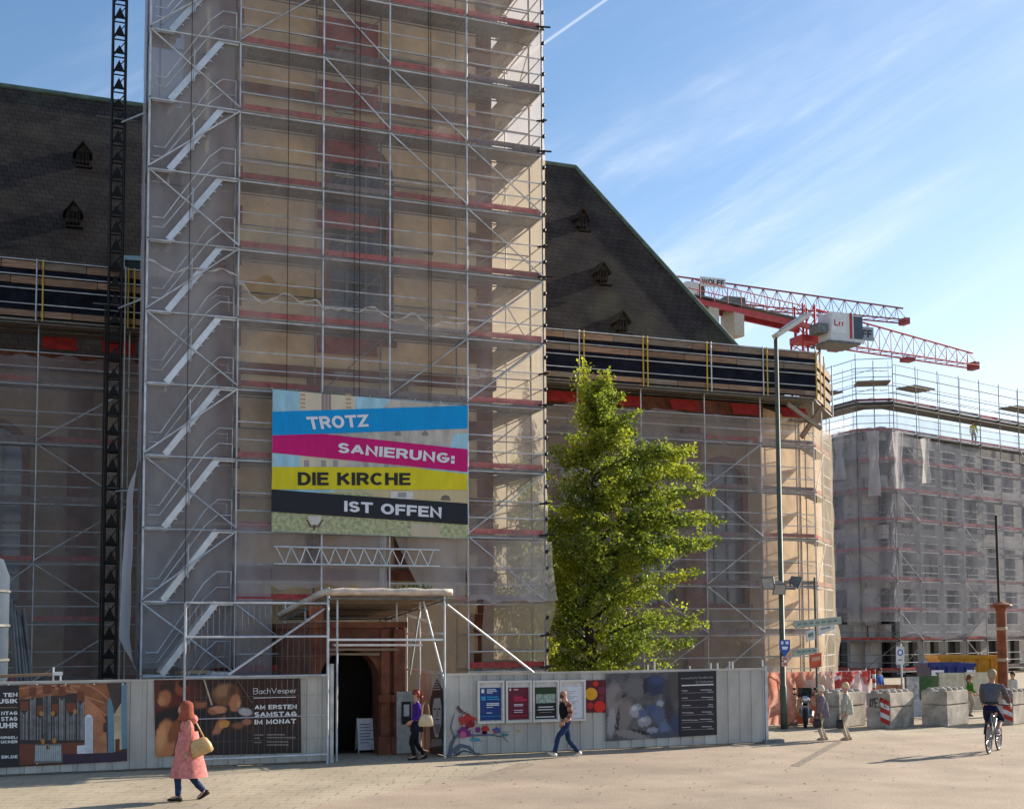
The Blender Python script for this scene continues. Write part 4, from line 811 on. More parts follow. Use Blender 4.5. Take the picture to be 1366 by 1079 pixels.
# dark picture poster
pc = crop(760, 860, 4.553)
o, sh = poster('picture_poster', 'large dark blue grey painted picture poster with a list of text beside it', pc([(218, 176), (890, 156), (893, 545), (221, 584)]), softprint('print_picture', (.10, .098, .10), (.035, .035, .045), pc, [
    (270, 330, 50, 100, 0, .5, (.22, .19, .19)), (320, 300, 60, 28, -35, .4, (.15, .12, .11)), (345, 290, 40, 14, -35, .5, (.035, .03, .032)), (250, 470, 26, 90, 5, .4, (.30, .28, .29)), (335, 430, 40, 100, 12, .4, (.19, .165, .155)), (290, 460, 10, 90, 6, .5, (.04, .038, .045)),
    (400, 260, 70, 60, 0, .5, (.13, .125, .13)), (515, 245, 72, 62, 0, .25, (.022, .032, .075)), (530, 215, 45, 26, 0, .5, (.035, .055, .14)), (455, 250, 14, 50, 0, .5, (.02, .02, .03)), (590, 270, 30, 70, 10, .5, (.05, .05, .06)),
    (400, 400, 40, 40, 0, .4, (.30, .31, .34)), (390, 385, 16, 14, 0, .5, (.48, .48, .50)), (445, 415, 30, 30, 0, .4, (.08, .11, .19)), (450, 465, 44, 30, -10, .35, (.27, .26, .30)), (445, 455, 20, 12, 0, .6, (.42, .41, .44)), (500, 395, 40, 34, 20, .4, (.045, .075, .16)), (545, 355, 22, 18, 0, .5, (.26, .30, .38)), (540, 430, 40, 50, 0, .5, (.075, .10, .18)), (500, 520, 34, 22, 0, .5, (.25, .28, .34)), (575, 500, 36, 40, 0, .5, (.10, .14, .24)), (600, 400, 26, 90, -6, .5, (.03, .03, .045)), (650, 480, 40, 60, 0, .5, (.035, .05, .11)),
    (380, 545, 110, 26, 10, .4, (.24, .21, .20)), (440, 530, 80, 9, 14, .5, (.02, .02, .022)), (560, 545, 90, 18, 0, .5, (.06, .07, .10)), (640, 250, 30, 90, 0, .6, (.07, .065, .06))], .10, 17, soft_k=.55))
pp(sh, pc, [(662, 164), (890, 157), (893, 544), (668, 556)], ink('list_panel', (.020, .019, .026)), 6)
pt(sh, pc, 'evangelische Stadtkirche', [(678, 210), (872, 204), (872, 188), (678, 194)], ink('pale_text', (.45, .46, .5)), 0); pt(sh, pc, 'St. Katharinen', [(765, 232), (872, 228), (872, 212), (765, 216)], ink('pale_text', (.45, .46, .5)), 0)
pp(sh, pc, [(680, 243), (874, 236), (874, 242), (680, 249)], LC, 9)
for i, (wl, wr_) in enumerate(((38, 78), (42, 72), (55, 28), (75, 70), (100, 80), (55, 70))):
    y = 275+i*44.5
    for x0, n_, dy in ((682, int(wl/9), 0), (872-wr_, int(wr_/9), -5), (840, 4, 8)):
        for k in range(n_): pp(sh, pc, [(x0+k*9, y+dy), (x0+k*9+6.5, y+dy), (x0+k*9+6.5, y+dy+5), (x0+k*9, y+dy+5)], ink('list_text', (.50, .50, .54)), 9)
    pp(sh, pc, [(682, y+16), (874, y+10), (874, y+12), (682, y+18)], ink('list_rule', (.35, .30, .30)), 9)
# round dots poster
o, sh = poster('dots_poster', 'small maroon poster with a yellow disc and red discs', gq([(1190, 215), (1312, 211), (1313, 408), (1191, 411)]), ink('maroon', (.10, .008, .018)))
for x, y, r_, c_ in ((1223, 297, 38, ('dot_yellow', (.68, .33, .015))), (1275, 374, 35, ('dot_red', (.60, .022, .010))), (1217, 368, 20, ('dot_red_b', (.45, .02, .02))), (1250, 235, 16, ('dot_red', (.6, .022, .01))), (1288, 275, 22, ('dot_plum', (.18, .02, .06))), (1285, 322, 14, ('dot_plum', (.18, .02, .06)))):
    pp(sh, gq, circ(x, y, r_, r_, 22), ink(*c_), 2)
# poster cases
WF = mat('case_frame', (.60, .59, .56), .4, .2, .06, 5)
def case(label, x0, x1, y0, y1, sheetcol, marks, head=(.62, .63, .63)):
    pz = HV-.02; a_, c_ = VP(*gq([(x0, y1)])[0], pz), VP(*gq([(x1, y0)])[0], pz)
    u0_, u1_2, z0_, z1_ = a_.x, c_.x, a_.z, c_.z
    o = empty('poster_case', ((u0_+u1_2)/2, pz, z0_), label, 'poster case', None)
    box('back', u0_+.04, u1_2-.04, pz-.02, pz, z0_+.04, z1_-.04, mat('case_back', (.58, .58, .58), .6), o)
    for q in ((u0_, u1_2, z0_, z0_+.055), (u0_, u1_2, z1_-.055, z1_), (u0_, u0_+.055, z0_+.056, z1_-.056), (u1_2-.055, u1_2, z0_+.056, z1_-.056)): box('frame', q[0], q[1], pz-.07, pz, q[2], q[3], WF, o)
    hh = z1_-z0_; zt_ = z1_-.055-hh*.115
    sh = MB().box(u0_+.075, u1_2-.075, pz-.026, pz-.021, z0_+.075, zt_).build('sheet', sheetcol, o)
    W_ = u1_2-u0_-.15; H_ = zt_-z0_-.075
    for k, (a0, a1, b0, b1, m_) in enumerate(marks): box('print', u0_+.075+W_*a0, u0_+.075+W_*a1, pz-.029-.001*k, pz-.0265-.001*k, z0_+.075+H_*b0, z0_+.075+H_*b1, m_, sh)
    return o
cy_ = ink('text_cyan', (.03, .32, .60)); wt = ink('text_white', (.70, .72, .76)); rd_ = ink('text_red', (.55, .02, .08))
case('poster case holding a deep blue sheet', 529, 690, 214, 478, ink('case_blue', (.010, .045, .19)), [(.06, .2, .84, .96, wt), (.32, .75, .93, .955, wt), (.32, .8, .88, .905, wt), (.32, .6, .83, .855, wt), (.06, .26, .62, .74, cy_), (.32, .85, .70, .73, cy_), (.32, .92, .63, .66, cy_), (.3, .9, .50, .53, wt), (.3, .9, .45, .48, wt), (.3, .6, .39, .41, wt), (.3, .55, .22, .24, wt), (.03, .97, .12, .135, cy_)])
case('poster case holding a dark crimson sheet', 700, 857, 213, 473, ink('case_crimson', (.14, .012, .030)), [(.06, .14, .9, .97, wt), (.28, .48, .92, .945, wt), (.28, .7, .66, .72, rd_), (.28, .9, .58, .64, rd_), (.28, .72, .46, .48, wt), (.28, .72, .42, .44, wt), (.28, .7, .28, .30, wt), (.28, .7, .22, .24, wt), (.03, .97, .12, .135, rd_)])
case('poster case holding a black sheet with a green white picture', 863, 1024, 211, 469, ink('case_black', (.012, .012, .013)), [(.04, .96, .50, .98, mat('print_flowers', (.34, .40, .36), .6, 0, .5, 30, col2=(.05, .12, .05))), (.04, .96, .78, .985, mat('print_leaf_dark', (.03, .055, .02), .6, 0, .4, 20)), (.15, .85, .36, .39, wt), (.12, .9, .28, .305, wt), (.2, .8, .20, .215, DIMT), (.04, .9, .05, .08, wt)])
case('poster case holding a white text sheet', 1029, 1183, 209, 463, ink('case_white', (.66, .68, .74)), [(.12, .12+.15+.6*((k*37) % 10)/10, .9-k*.055, .912-k*.055, ink('small_grey_text', (.25, .25, .28))) for k in range(15)])
# graffiti painted on the sheets
GB = ink('spray_black', (.018, .018, .02)); GG = ink('spray_grey', (.17, .185, .20)); GL = ink('spray_pale', (.42, .43, .44)); GM = ink('spray_blue_grey', (.10, .13, .17))
gf = empty('graffiti', VP(600, 1008, HV), 'painted graffiti of a face in striped cap with a flowering branch and bird', 'graffiti')
def gp(pts, m_, layer=1): 
    q = gq(pts); b = MB(); b.prism(PX(q, HV-.004-.003*layer), (0, .002, 0)); return b.build('paint', m_, gf)
OX = 84                                   # the face sits on the outer sheets just right of the corner
gs = lambda pts: [(x*.72+ (348-290*.72)+ (0), y) for x, y in pts]
def stroke(pts, w0, w1, m_, layer=2):
    n_ = len(pts); Lf, Rt = [], []
    for i, (x, y) in enumerate(pts):
        xa, ya = pts[max(0, i-1)]; xb, yb = pts[min(n_-1, i+1)]; dx, dy = xb-xa, yb-ya; ln = math.hypot(dx, dy) or 1; w_ = w0+(w1-w0)*i/(n_-1)
        Lf.append((x-dy/ln*w_/2, y+dx/ln*w_/2)); Rt.append((x+dy/ln*w_/2, y-dx/ln*w_/2))
    for i in range(n_-1): gp([Lf[i], Lf[i+1], Rt[i+1], Rt[i]], m_, layer)
RX_ = 9.42
def gpr(pts, m_, layer=1):
    q = gq([(239+(x-238)*1.22, y) for x, y in pts]); b = MB(); b.prism([PLN(x, y, Vector((RX_-.004-.004*layer, 0, 0)), X3) for x, y in q], (.002, 0, 0)); return b.build('paint', m_, gf)
gpr(([(245, 320), (258, 265), (300, 262), (308, 330), (308, 560), (300, 640), (246, 640), (238, 430)]), GB, 1)
gpr(([(255, 380), (262, 325), (292, 320), (300, 380), (298, 480), (283, 560), (268, 560), (255, 480)]), GL, 2)
gpr(([(252, 275), (276, 206), (304, 272)]), GB, 2)
for k in range(4): gpr(([(272-5*k, 222+15*k), (282+4*k, 220+15*k), (284+4*k, 226+15*k), (270-5*k, 229+15*k)]), GL, 3)
for x in (266, 288): gpr((circ(x, 388, 8, 5, 10)), GB, 3)
gpr(([(276, 395), (280, 395), (283, 432), (274, 432)]), GG, 3); gpr((circ(278, 452, 10, 4, 10)), GB, 3); gpr(([(262, 480), (294, 480), (286, 540), (270, 540)]), GG, 3)
gpr(([(250, 570), (300, 570), (304, 640), (246, 640)]), GG, 2); gpr(([(240, 620), (305, 610), (305, 660), (238, 665)]), GB, 3)
stroke([(360, 680), (375, 600), (395, 560), (440, 540), (520, 548), (610, 545), (690, 558), (718, 590)], 26, 3, GM, 4); stroke([(395, 565), (370, 500), (385, 440), (395, 410)], 14, 3, GG, 4); stroke([(440, 540), (470, 520), (500, 515)], 10, 4, GM, 4)
stroke([(380, 650), (430, 610), (480, 620), (520, 660), (548, 655)], 34, 6, GM, 4); stroke([(400, 665), (450, 640), (500, 655)], 14, 4, ink('spray_deep', (.05, .06, .08)), 5)
stroke([(620, 545), (660, 530), (730, 525)], 6, 2, GM, 4); stroke([(500, 560), (560, 585)], 7, 2, GM, 4)
GRD = ink('spray_red', (.42, .03, .025)); GPU = ink('spray_purple', (.17, .025, .15)); GPK = ink('spray_pink', (.50, .10, .22)); GBL = ink('spray_blue', (.03, .10, .32)); GTE = ink('spray_teal', (.06, .22, .20))
gp(blob(470, 460, 46, 40, 1., 16, .5), GRD, 6); gp(blob(455, 525, 40, 35, 2., 16, .6), GPU, 6); gp(blob(490, 480, 26, 22, 3., 14, .5), ink('spray_dark_red', (.22, .012, .02)), 7); gp(blob(445, 545, 20, 22, 4.), GPK, 7)
gp(blob(535, 515, 16, 18, 5.), GPU, 6); gp(blob(580, 512, 24, 22, 6., 14, .5), GRD, 6); gp(blob(575, 535, 18, 12, 7.), GPU, 6); gp(blob(648, 516, 22, 16, 8., 14, .6), GBL, 6); gp(blob(640, 525, 10, 9, 9.), GRD, 7); gp(blob(700, 545, 22, 10, 10., 14, .6), GTE, 6); gp(blob(780, 520, 12, 7, 11.), ink('spray_yellow', (.5, .38, .08)), 6)
gp(blob(520, 575, 30, 10, 12.), ink('spray_cyan', (.05, .3, .42)), 5); gp([(408, 372), (430, 395), (445, 420), (428, 412), (410, 392)], ink('spray_brown', (.15, .06, .05)), 7); stroke([(412, 370), (440, 400), (470, 425), (488, 420)], 7, 2, GB, 7); stroke([(430, 430), (470, 400)], 4, 2, GB, 7)
# ------------------------------------------------------------------ wire mesh gate in front of the concert poster
mg_ = empty('mesh_gate', (4.8, HV-.3, 0), 'tall galvanised wire mesh gate frame standing before the concert poster', 'gate')
gu0, gu1, gv, gz = 3.19, 6.44, HV-.28, 3.72
for u in (gu0, gu1): tube('upright', (u, gv, 0), (u, gv, gz), .03, GALV, mg_)
for z in (gz, 2.95, 2.05, 1.12, .22): tube('rail', (gu0, gv, z), (gu1, gv, z), .026 if z != 1.12 else .012, GALV, mg_)
wm = MB()
k = 0
while gu0+.1+k*.13 < gu1: wm.tube([(gu0+.1+k*.13, gv, .22), (gu0+.1+k*.13, gv, gz)], .0028, 4, False); k += 1
for z in (.6, 1.6, 2.5, 3.3): wm.tube([(gu0, gv-.008, z), (gu1, gv-.008, z)], .003, 4, False)
prop(wm.build('wire_mesh', GALVD, mg_), kind='stuff')
tube('stay', (4.15, gv-.05, 2.1), (6.4, HV-.1, 3.6), .028, GALV, mg_)
# ------------------------------------------------------------------ entrance canopy
cp = empty('entrance_canopy', (7.9, 28.7, 0), 'plank roofed tube scaffold canopy over the sandstone porch', 'canopy')
cu0, cu1, cv0, cv1 = 6.42, 9.40, 28.72, 34.5
for u, v, zt in ((6.47, 28.75, 4.1), (9.35, 28.75, 4.1), (6.75, 29.0, 3.9), (9.1, 30.0, 3.9), (8.55, 30.2, 3.9), (6.5, 31.5, 3.9), (9.4, 32.2, 3.9), (6.5, 34.2, 3.9), (9.4, 34.2, 3.9)):
    tube('post', (u, v, 0), (u, v, zt), .035 if (u, v) == (6.47, 28.75) else .026, GALV, cp)
CAN = mat('canopy_boards', (.30, .235, .17), .8, 0, .2, 4, rnd=.22, dirt=.3, stretch=(1, 8, 8))
for k in range(18):
    v = cv0+.05+k*.318; z = 3.92-.075*(v-cv0)
    box('roof_plank', cu0+.02, cu1+.02, v, v+.30, z-.05, z, CAN, cp, 'plank')
tarp = mat('pale_tarp', (.62, .52, .42), .7, 0, .15, 5, dirt=.2)
def roll(p, q, nm='edge_roll'):
    b = MB(); P0, Q0 = Vector(p), Vector(q); n_ = 14; b.tube([P0+(Q0-P0)*i/n_+Vector((0, 0, .025*noise.noise(Vector((i*.9, P0.x, 0))))) for i in range(n_+1)], [.085+.03*noise.noise(Vector((i*1.3, 5, P0.y))) for i in range(n_+1)], 8); return b.build(nm, tarp, cp, True)
roll((cu0-.05, cv0-.04, 4.0), (cu1+.12, cv0-.04, 4.0)); roll((cu0-.03, cv0, 4.0), (cu0-.03, cv1, 3.54)); roll((cu1+.06, cv0, 3.98), (cu1+.06, cv1, 3.54))
for z, v in ((3.84, 28.76), (3.62, 31.5), (3.42, 34.2)): tube('ledger', (cu0-.1, v, z), (cu1+.15, v, z), .026, GALVD, cp)
for u in (6.5, 9.38): tube('side_ledger', (u, 28.6, 3.83), (u, 34.3, 3.40), .026, GALVD, cp)
for (xa, ya), (xb, yb), v in (((437, 853), (590, 856), 28.9), ((445, 860), (562, 861), 29.3), ((440, 866), (530, 868), 29.6), ((438, 872), (505, 873), 29.9)):
    p, q = VP(xa, ya, v), VP(xb, yb, v); beam('side_plank', p, (q.x, q.y, p.z-.02), .22, .05, ALU if v < 29.5 else WOODG, cp)
p, q = VP(541, 820, 30.0), VP(575, 830, 30.0); beam('short_plank', p, q, .2, .07, tarp, cp)
tube('brace', (9.4, 28.7, 3.7), tuple(VP(712, 897, 28.95)), .028, ALU, cp); tube('brace', (8.95, 29.2, 3.8), (9.35, 28.85, 1.9), .026, GALV, cp); tube('brace', (9.1, 30.0, 3.6), (8.6, 29.2, 2.0), .024, GALVD, cp)
beam('rust_plate', VP(412, 818, 28.85), VP(432, 818, 28.85), .03, .35, mat('rusty_sheet', (.27, .09, .045), .8, 0, .25, 6), cp)
for z in (2.05, 3.0): tube('rail', (9.35, 28.75, z), (9.35, 32.2, z), .024, GALV, cp)
mp_ = MB()
for k in range(70):
    x = 8.1+R_.random()*.9; y = 28.7+R_.random()*.3; p = Vector((x, y, 4.03)); d_ = Vector((R_.uniform(-.1, .1), R_.uniform(-.1, .1), R_.uniform(.02, .14)))
    mp_.add([p, p+d_+Vector((.03, 0, 0)), p+d_*1.3], [(0, 1, 2)])
prop(mp_.build('moss', mat('moss', (.05, .09, .025), .9), cp), kind='stuff')
# ------------------------------------------------------------------ A-board
ab = empty('a_board', GP(492, 1004), 'white folding notice board standing before the dark porch', 'sign')
q = GP(492, 1004); ux = q.x; vy = q.y; hh = 0.86; wd = .27
for s in (0, 1):
    b = MB(); y0, y1 = (vy, vy+.16) if s == 0 else (vy+.36, vy+.20); b.prism([(ux-wd, y0, .08), (ux+wd, y0, .08), (ux+wd, y1, hh), (ux-wd, y1, hh)], (0, .02, 0)); pn = b.build('panel', mat('board_white', (.62, .63, .66), .5), ab)
    if s == 0:
        for k in range(7):
            z = hh-.16-k*.075; yy = vy+.16*(z-.08)/(hh-.08)-.006; box('text_line', ux-wd+.06, ux-wd+.06+.18+.2*R_.random(), yy-.002, yy+.003, z, z+.022, ink('board_text', (.12, .15, .28)), pn)
    for x in (ux-wd+.01, ux+wd-.01): tube('leg', (x, y0+.01, 0), (x, y1+.01, hh+.02), .014, ALU, ab)
# ------------------------------------------------------------------ far scaffolded building
def FP(px, zc, z=0.0):                     # a point at camera depth zc along the pixel column px, on level z
    d = ray(px, 841); h = Vector((d.x, d.y, 0)); t_ = zc/h.dot(f0); return Vector((h.x*t_, h.y*t_, z))
FA, FB, FC, FD = FP(1070, 86), FP(1150, 80.3), FP(1200, 80), FP(1440, 94)
fb_ = empty('office_block', (FB+FC)/2, 'grey concrete building shell with rounded corner behind the far scaffold', 'building')
fs_ = empty('corner_scaffold', (FB+FC)/2-Vector((0, 1, 0)), 'high grey netted scaffold bending round the far office block', 'scaffold')
FCON = mat('shell_concrete', (.43, .405, .385), .9, 0, .15, .8, dirt=.3); FWIN = mat('shell_opening', (.025, .025, .028), .5, 0, .3, 1)
FLV = [.45+1.95*k for k in range(10)]
NETF = netmat('far_net', (.76, .76, .82), .33, .5, .12)
segs = [(FA, FB), (FB, FC), (FC, FD)]
def seg_frame(p, q):
    a = (q-p).normalized(); return a, Vector((-a.y, a.x, 0)), (q-p).length
for si, (p, q) in enumerate(segs):
    a, b_, ln = seg_frame(p, q); O = p+b_*1.75
    n_ = max(1, round(ln/2.5)); ss = [ln*i/n_ for i in range(n_+1)]
    obox('core_wall', O, a, b_, 0, ln, .55, 1.0, 0, 16.2, FWIN, fb_)
    for f in range(5):
        z0_ = f*3.25; obox('floor_band', O, a, b_, -.2, ln+.2, 0, .5, z0_+2.55, z0_+3.45, FCON, fb_)
        for i in range(n_*1):
            s0_ = ss[i]+.45; s1_ = ss[i+1]-.45
            obox('window', O, a, b_, s0_, s1_, .40, .46, z0_+.65, z0_+2.54, FWIN, fb_)
            obox('pier', O, a, b_, ss[i]-.5+R_.uniform(-.1, .1), ss[i]+.55, .02, .52, z0_+.1, z0_+2.545, FCON, fb_)
            if R_.random() < .4: obox('pale_panel', O, a, b_, s0_+.2, s0_+.9, .30, .37, z0_+.65, z0_+2.54, mat('pale_board', (.55, .50, .40), .8), fb_)
    sk = {(i, k) for i in range(n_) for k in (9,) if False}
    bay_run(fs_, p, a, b_, ss, 1.1, FLV, 21.2 if si < 2 else 20.6, planks=1, inner=False, rails=2, braces=[(i, k, k+1, (i+k) % 2) for i in range(0, n_, 3) for k in range(0, 8, 1) if si == 2 or k < 4], rr=.026, deckmat=DECK, gm=GALVD)
    for z in (19.0, 19.6, 20.2, 20.8): 
        for i in range(n_): tube('top_rail', p+a*ss[i]+Vector((0, 0, z-(.4 if si == 2 else 0))), p+a*ss[i+1]+Vector((0, 0, z-(.4 if si == 2 else 0))), .026, GALVD, fs_)
    for s_ in ss: tube('cage_standard', p+a*s_+b_*1.5+Vector((0, 0, 16)), p+a*s_+b_*1.5+Vector((0, 0, 20.9)), .024, GALV, fs_)
    for z in (18.4, 19.0, 19.6, 20.3):
        tube('cage_rail', p+b_*1.5+Vector((0, 0, z)), q+b_*1.5+Vector((0, 0, z)), .022, GALV, fs_)
    obox('wide_deck', p, a, b_, 0, ln, -.05, 1.2, 17.66, 17.75, DECK, fs_)
    for i in range(n_):
        if R_.random() < .5: obox('loose_platform', p, a, b_, ss[i]+.1, ss[i+1]-.1, .1, 1.6, 19.3, 19.4, WOODG, fs_)
    zt_ = 15.9
    def fn(i, j, p=p, a=a, b_=b_, ln=ln): 
        s = ln*i; zb = 3.6 if si < 2 else 2.6+.2*math.sin(s); r = p+a*s-b_*.08; r.z = zb+(zt_-.06*s*(si == 2)-zb)*j; return r
    net_sheet('net', fn, max(4, int(ln*1.5)), 24, NETF, fs_, .08, .5, 50.+si, -b_)
    def fn2(i, j, p=p, a=a, b_=b_, ln=ln): r = p+a*ln*i-b_*.02; r.z = 15.9+(1.25+.2*noise.noise(Vector((i*ln*.7, si, 0))))*j; return r
    net_sheet('net', fn2, max(4, int(ln*1.5)), 4, NETF, fs_, .06, .5, 60.+si, -b_)
for i, (px, w_, y0, y1) in enumerate(((1108, 10, 578, 635), (1125, 16, 575, 640), (1146, 8, 575, 620), (1172, 18, 575, 662), (1205, 16, 575, 652), (1242, 13, 578, 640))):
    d0 = 80.0 if px > 1150 else 82; top = 3+(841-y0)*d0/1650; bot = 3+(841-y1)*d0/1650
    c0 = FP(px, d0-.6+(max(0, px-1200)*.055)); 
    def fn(i, j, c0=c0, w_=w_, top=top, bot=bot):
        wd = w_/20.6*(.55+.45*abs(2*j-1)**.7); z = bot+(top-bot)*j; return c0+r0*((i-.5)*wd)+f0*(-.25*math.sin(3.14*i))+Vector((0, 0, z))
    net_sheet('hanging_net', fn, 8, 12, netmat('bunched_net', (.62, .61, .62), .6, .5, .2), fs_, .25, .25, 70.+i, -f0)
# ------------------------------------------------------------------ cranes
CRED = mat('crane_red', (.50, .045, .05), .5, 0, .12, 1.5, dirt=.1); CWHITE = mat('crane_white', (.72, .71, .69), .5, 0, .05, 2); CDK = mat('crane_dark_red', (.30, .07, .07), .6)
def truss(root, p, q, h0, h1, wd, nm, mt, n_):
    d = (q-p); ln = d.length; d.normalize(); s = Vector((-d.y, d.x, 0)); up = Vector((0, 0, 1))
    top = tube(nm+'_top_chord', p+up*h0, q+up*h1, .085, mt, root)
    for k in (-1, 1): tube(nm+'_bottom_chord', p+s*(wd/2*k), q+s*(wd/2*k), .075, mt, root)
    for i in range(n_):
        t0, t1 = i/n_, (i+1)/n_; A = p+d*ln*t0; B = p+d*ln*t1; Mx = p+d*ln*(t0+t1)/2; hm_ = h0+(h1-h0)*(t0+t1)/2
        for k in (-1, 1):
            tube('lattice_bar', A+s*(wd/2*k), Mx+up*hm_, .030, mt, root); tube('lattice_bar', Mx+up*hm_, B+s*(wd/2*k), .030, mt, root)
        tube('lattice_bar', A+s*(wd/2), B-s*(wd/2), .028, mt, root)
def mast(root, c, z0, z1, w_, mt):
    for x in (-1, 1):
        for y in (-1, 1): tube('mast_chord', c+Vector((x*w_/2, y*w_/2, z0)), c+Vector((x*w_/2, y*w_/2, z1)), .10, mt, root)
    z = z0; k = 0
    while z < z1-.4:
        zz2 = min(z1, z+1.5)
        for (xa, ya), (xb, yb) in (((-1, -1), (1, -1)), ((1, -1), (1, 1)), ((1, 1), (-1, 1)), ((-1, 1), (-1, -1))):
            if k % 2: xa, ya, xb, yb = xb, yb, xa, ya
            tube('mast_bar', c+Vector((xa*w_/2, ya*w_/2, z)), c+Vector((xb*w_/2, yb*w_/2, zz2)), .05, mt, root)
        z = zz2; k += 1
def signq(s, c, d, w_, h_, parent, mt):       # lettering on an upright panel: c = centre, d = reading direction
    nrm = Vector((d.y, -d.x, 0)); up = Vector((0, 0, 1))
    return lettering('lettering', s, [(-w_/2, -h_/2), (w_/2, -h_/2), (w_/2, h_/2), (-w_/2, h_/2)], lambda x, y: c+d*x+up*y+nrm*.03, mt, parent, .05)
# crane with the big cab
c2 = FP(1083, 105); cr2 = empty('tower_crane', c2, 'red tower crane with white driver cab and jib reaching over the far scaffold', 'crane', None)
ja = Vector((math.cos(rad(9)), math.sin(rad(9)), 0)); zj = Z(1140, 463, FP(1140, 107).y)
mast(cr2, c2, 0, zj-.2, 1.7, CRED)
box('slewing_ring', c2.x-.95, c2.x+.95, c2.y-.95, c2.y+.95, zj-.2, zj+.35, CRED, cr2)
mast(cr2, c2, zj+.35, zj+3.1, 1.2, CRED)
truss(cr2, c2+ja*1.0+Vector((0, 0, zj)), c2+ja*21.3+Vector((0, 0, zj+.0)), 3.0, 1.3, 1.3, 'jib', CRED, 14)
box('jib_tip', *(lambda e: (e.x-.3, e.x+.35, e.y-.5, e.y+.5, zj-.3, zj+.4))(c2+ja*21.3), CDK, cr2)
for k in (3.5, 12.5): 
    e = c2+ja*k; box('trolley', e.x-.5, e.x+.5, e.y-.5, e.y+.5, zj-.45, zj-.1, CDK, cr2)
jb = Vector((-math.cos(rad(13)), -math.sin(rad(13)), 0)); sb = Vector((-jb.y, jb.x, 0))
zc_ = zj+1.1
for k in (-1, 1): beam('counter_jib_girder', c2+sb*k*.7+Vector((0, 0, zc_)), c2+jb*13.5+sb*k*.7+Vector((0, 0, zc_+.3)), .22, .45, CRED, cr2)
beam('counter_jib_deck', c2+jb*1+Vector((0, 0, zc_+.45)), c2+jb*13.5+Vector((0, 0, zc_+.75)), 1.9, .12, GALVD, cr2)
for s_, k0 in ((11.4, 0), (8.6, 0), (13.2, 0)):
    e = c2+jb*s_; M_ = obox('counterweight', e, jb, sb, -.55, .55, -.8, .8, zc_-1.9, zc_+.25, mat('counterweight_concrete', (.55, .49, .40), .9), cr2)
for k in (-1, 1):
    tube('walkway_rail', c2+jb*1+sb*k*.95+Vector((0, 0, zc_+1.6)), c2+jb*13.5+sb*k*.95+Vector((0, 0, zc_+1.9)), .045, CRED, cr2)
    for i in range(9): e = c2+jb*(1+i*1.5)+sb*k*.95; tube('rail_post', e+Vector((0, 0, zc_+.5)), e+Vector((0, 0, zc_+1.75)), .04, CRED, cr2)
box('winch', *(lambda e: (e.x-.9, e.x+.9, e.y-.5, e.y+.5, zc_+.8, zc_+1.4))(c2+jb*8.5), GALVD, cr2); 
cabc = c2+Vector((1.9, -2.4, 0)); cab = box('cab', cabc.x-1.55, cabc.x+.75, cabc.y-.8, cabc.y+1.0, zj-.55, zj+1.85, CWHITE, cr2)
box('cab_window', cabc.x+.756, cabc.x+1.75, cabc.y-.7, cabc.y+1.2, zj-.35, zj+1.7, GLASS, cr2); box('cab_nose', cabc.x+.756, cabc.x+1.78, cabc.y-.82, cabc.y-.705, zj-.65, zj-.3, CWHITE, cr2)
box('cab_panel', cabc.x-1.45, cabc.x-.05, cabc.y-.83, cabc.y-.803, zj+.05, zj+1.75, mat('panel_light', (.80, .80, .80), .5), cr2); box('cab_stripe', cabc.x+.35, cabc.x+.6, cabc.y-.83, cabc.y-.803, zj-.3, zj+1.9, CRED, cr2)
box('cab_floor', cabc.x-2.0, cabc.x+1.2, cabc.y-1.1, cabc.y+1.5, zj-.85, zj-.655, GALVD, cr2); box('cab_step', cabc.x-2.6, cabc.x-1.71, cabc.y-.5, cabc.y+.8, zj+.1, zj+.9, GALVD, cr2)
signq('Lrr', Vector((cabc.x-.75, cabc.y-.80, zj+.95)), X3, .95, .55, cr2, CRED)
sc_ = c2+ja*5.2+Vector((.15, -.95, zj+1.15)); sp_ = box('name_panel', sc_.x-1.75, sc_.x+1.75, sc_.y-.02, sc_.y+.06, zj+.55, zj+1.75, mat('sign_grey', (.33, .36, .40), .5), cr2); signq('WOLFF', Vector((sc_.x, sc_.y+.0, zj+1.15)), X3, 3.1, .8, cr2, LB)
# second crane behind the roof
c1 = FP(868, 110); cr1 = empty('tower_crane', c1, 'red crane jib with white name panel rising from behind the slate roof', 'crane', None)
jd = Vector((math.cos(rad(-3)), math.sin(rad(-3)), 0)); z1j = Z(935, 405, FP(935, 112).y)
mast(cr1, c1, 0, z1j, 1.7, CRED); e_ = c1+jd*27.3
box('slewing_ring', c1.x-1.2, c1.x+1.2, c1.y-1.2, c1.y+1.2, z1j-.2, z1j+.55, CRED, cr1)
truss(cr1, c1+jd*1.0+Vector((0, 0, z1j)), e_+Vector((0, 0, z1j-.2)), 2.3, 1.3, 1.3, 'jib', CDK, 18)
box('jib_tip', e_.x-.2, e_.x+.4, e_.y-.5, e_.y+.5, z1j-.5, z1j+.1, CDK, cr1)
sc_ = FP(959, 109.4); box('name_panel', sc_.x-1.3, sc_.x+1.3, sc_.y-.04, sc_.y+.04, z1j+.75, z1j+1.6, CWHITE, cr1); signq('WOLFF', Vector((sc_.x, sc_.y-.03, z1j+1.18)), X3, 2.3, .6, cr1, LB)
cc_ = FP(930, 110); box('cab', cc_.x-.9, cc_.x+.35, cc_.y-.7, cc_.y+.7, z1j-.6, z1j+1.2, CWHITE, cr1); box('cab_window', cc_.x+.353, cc_.x+.95, cc_.y-.68, cc_.y+.68, z1j-.5, z1j+1.1, GLASS, cr1)
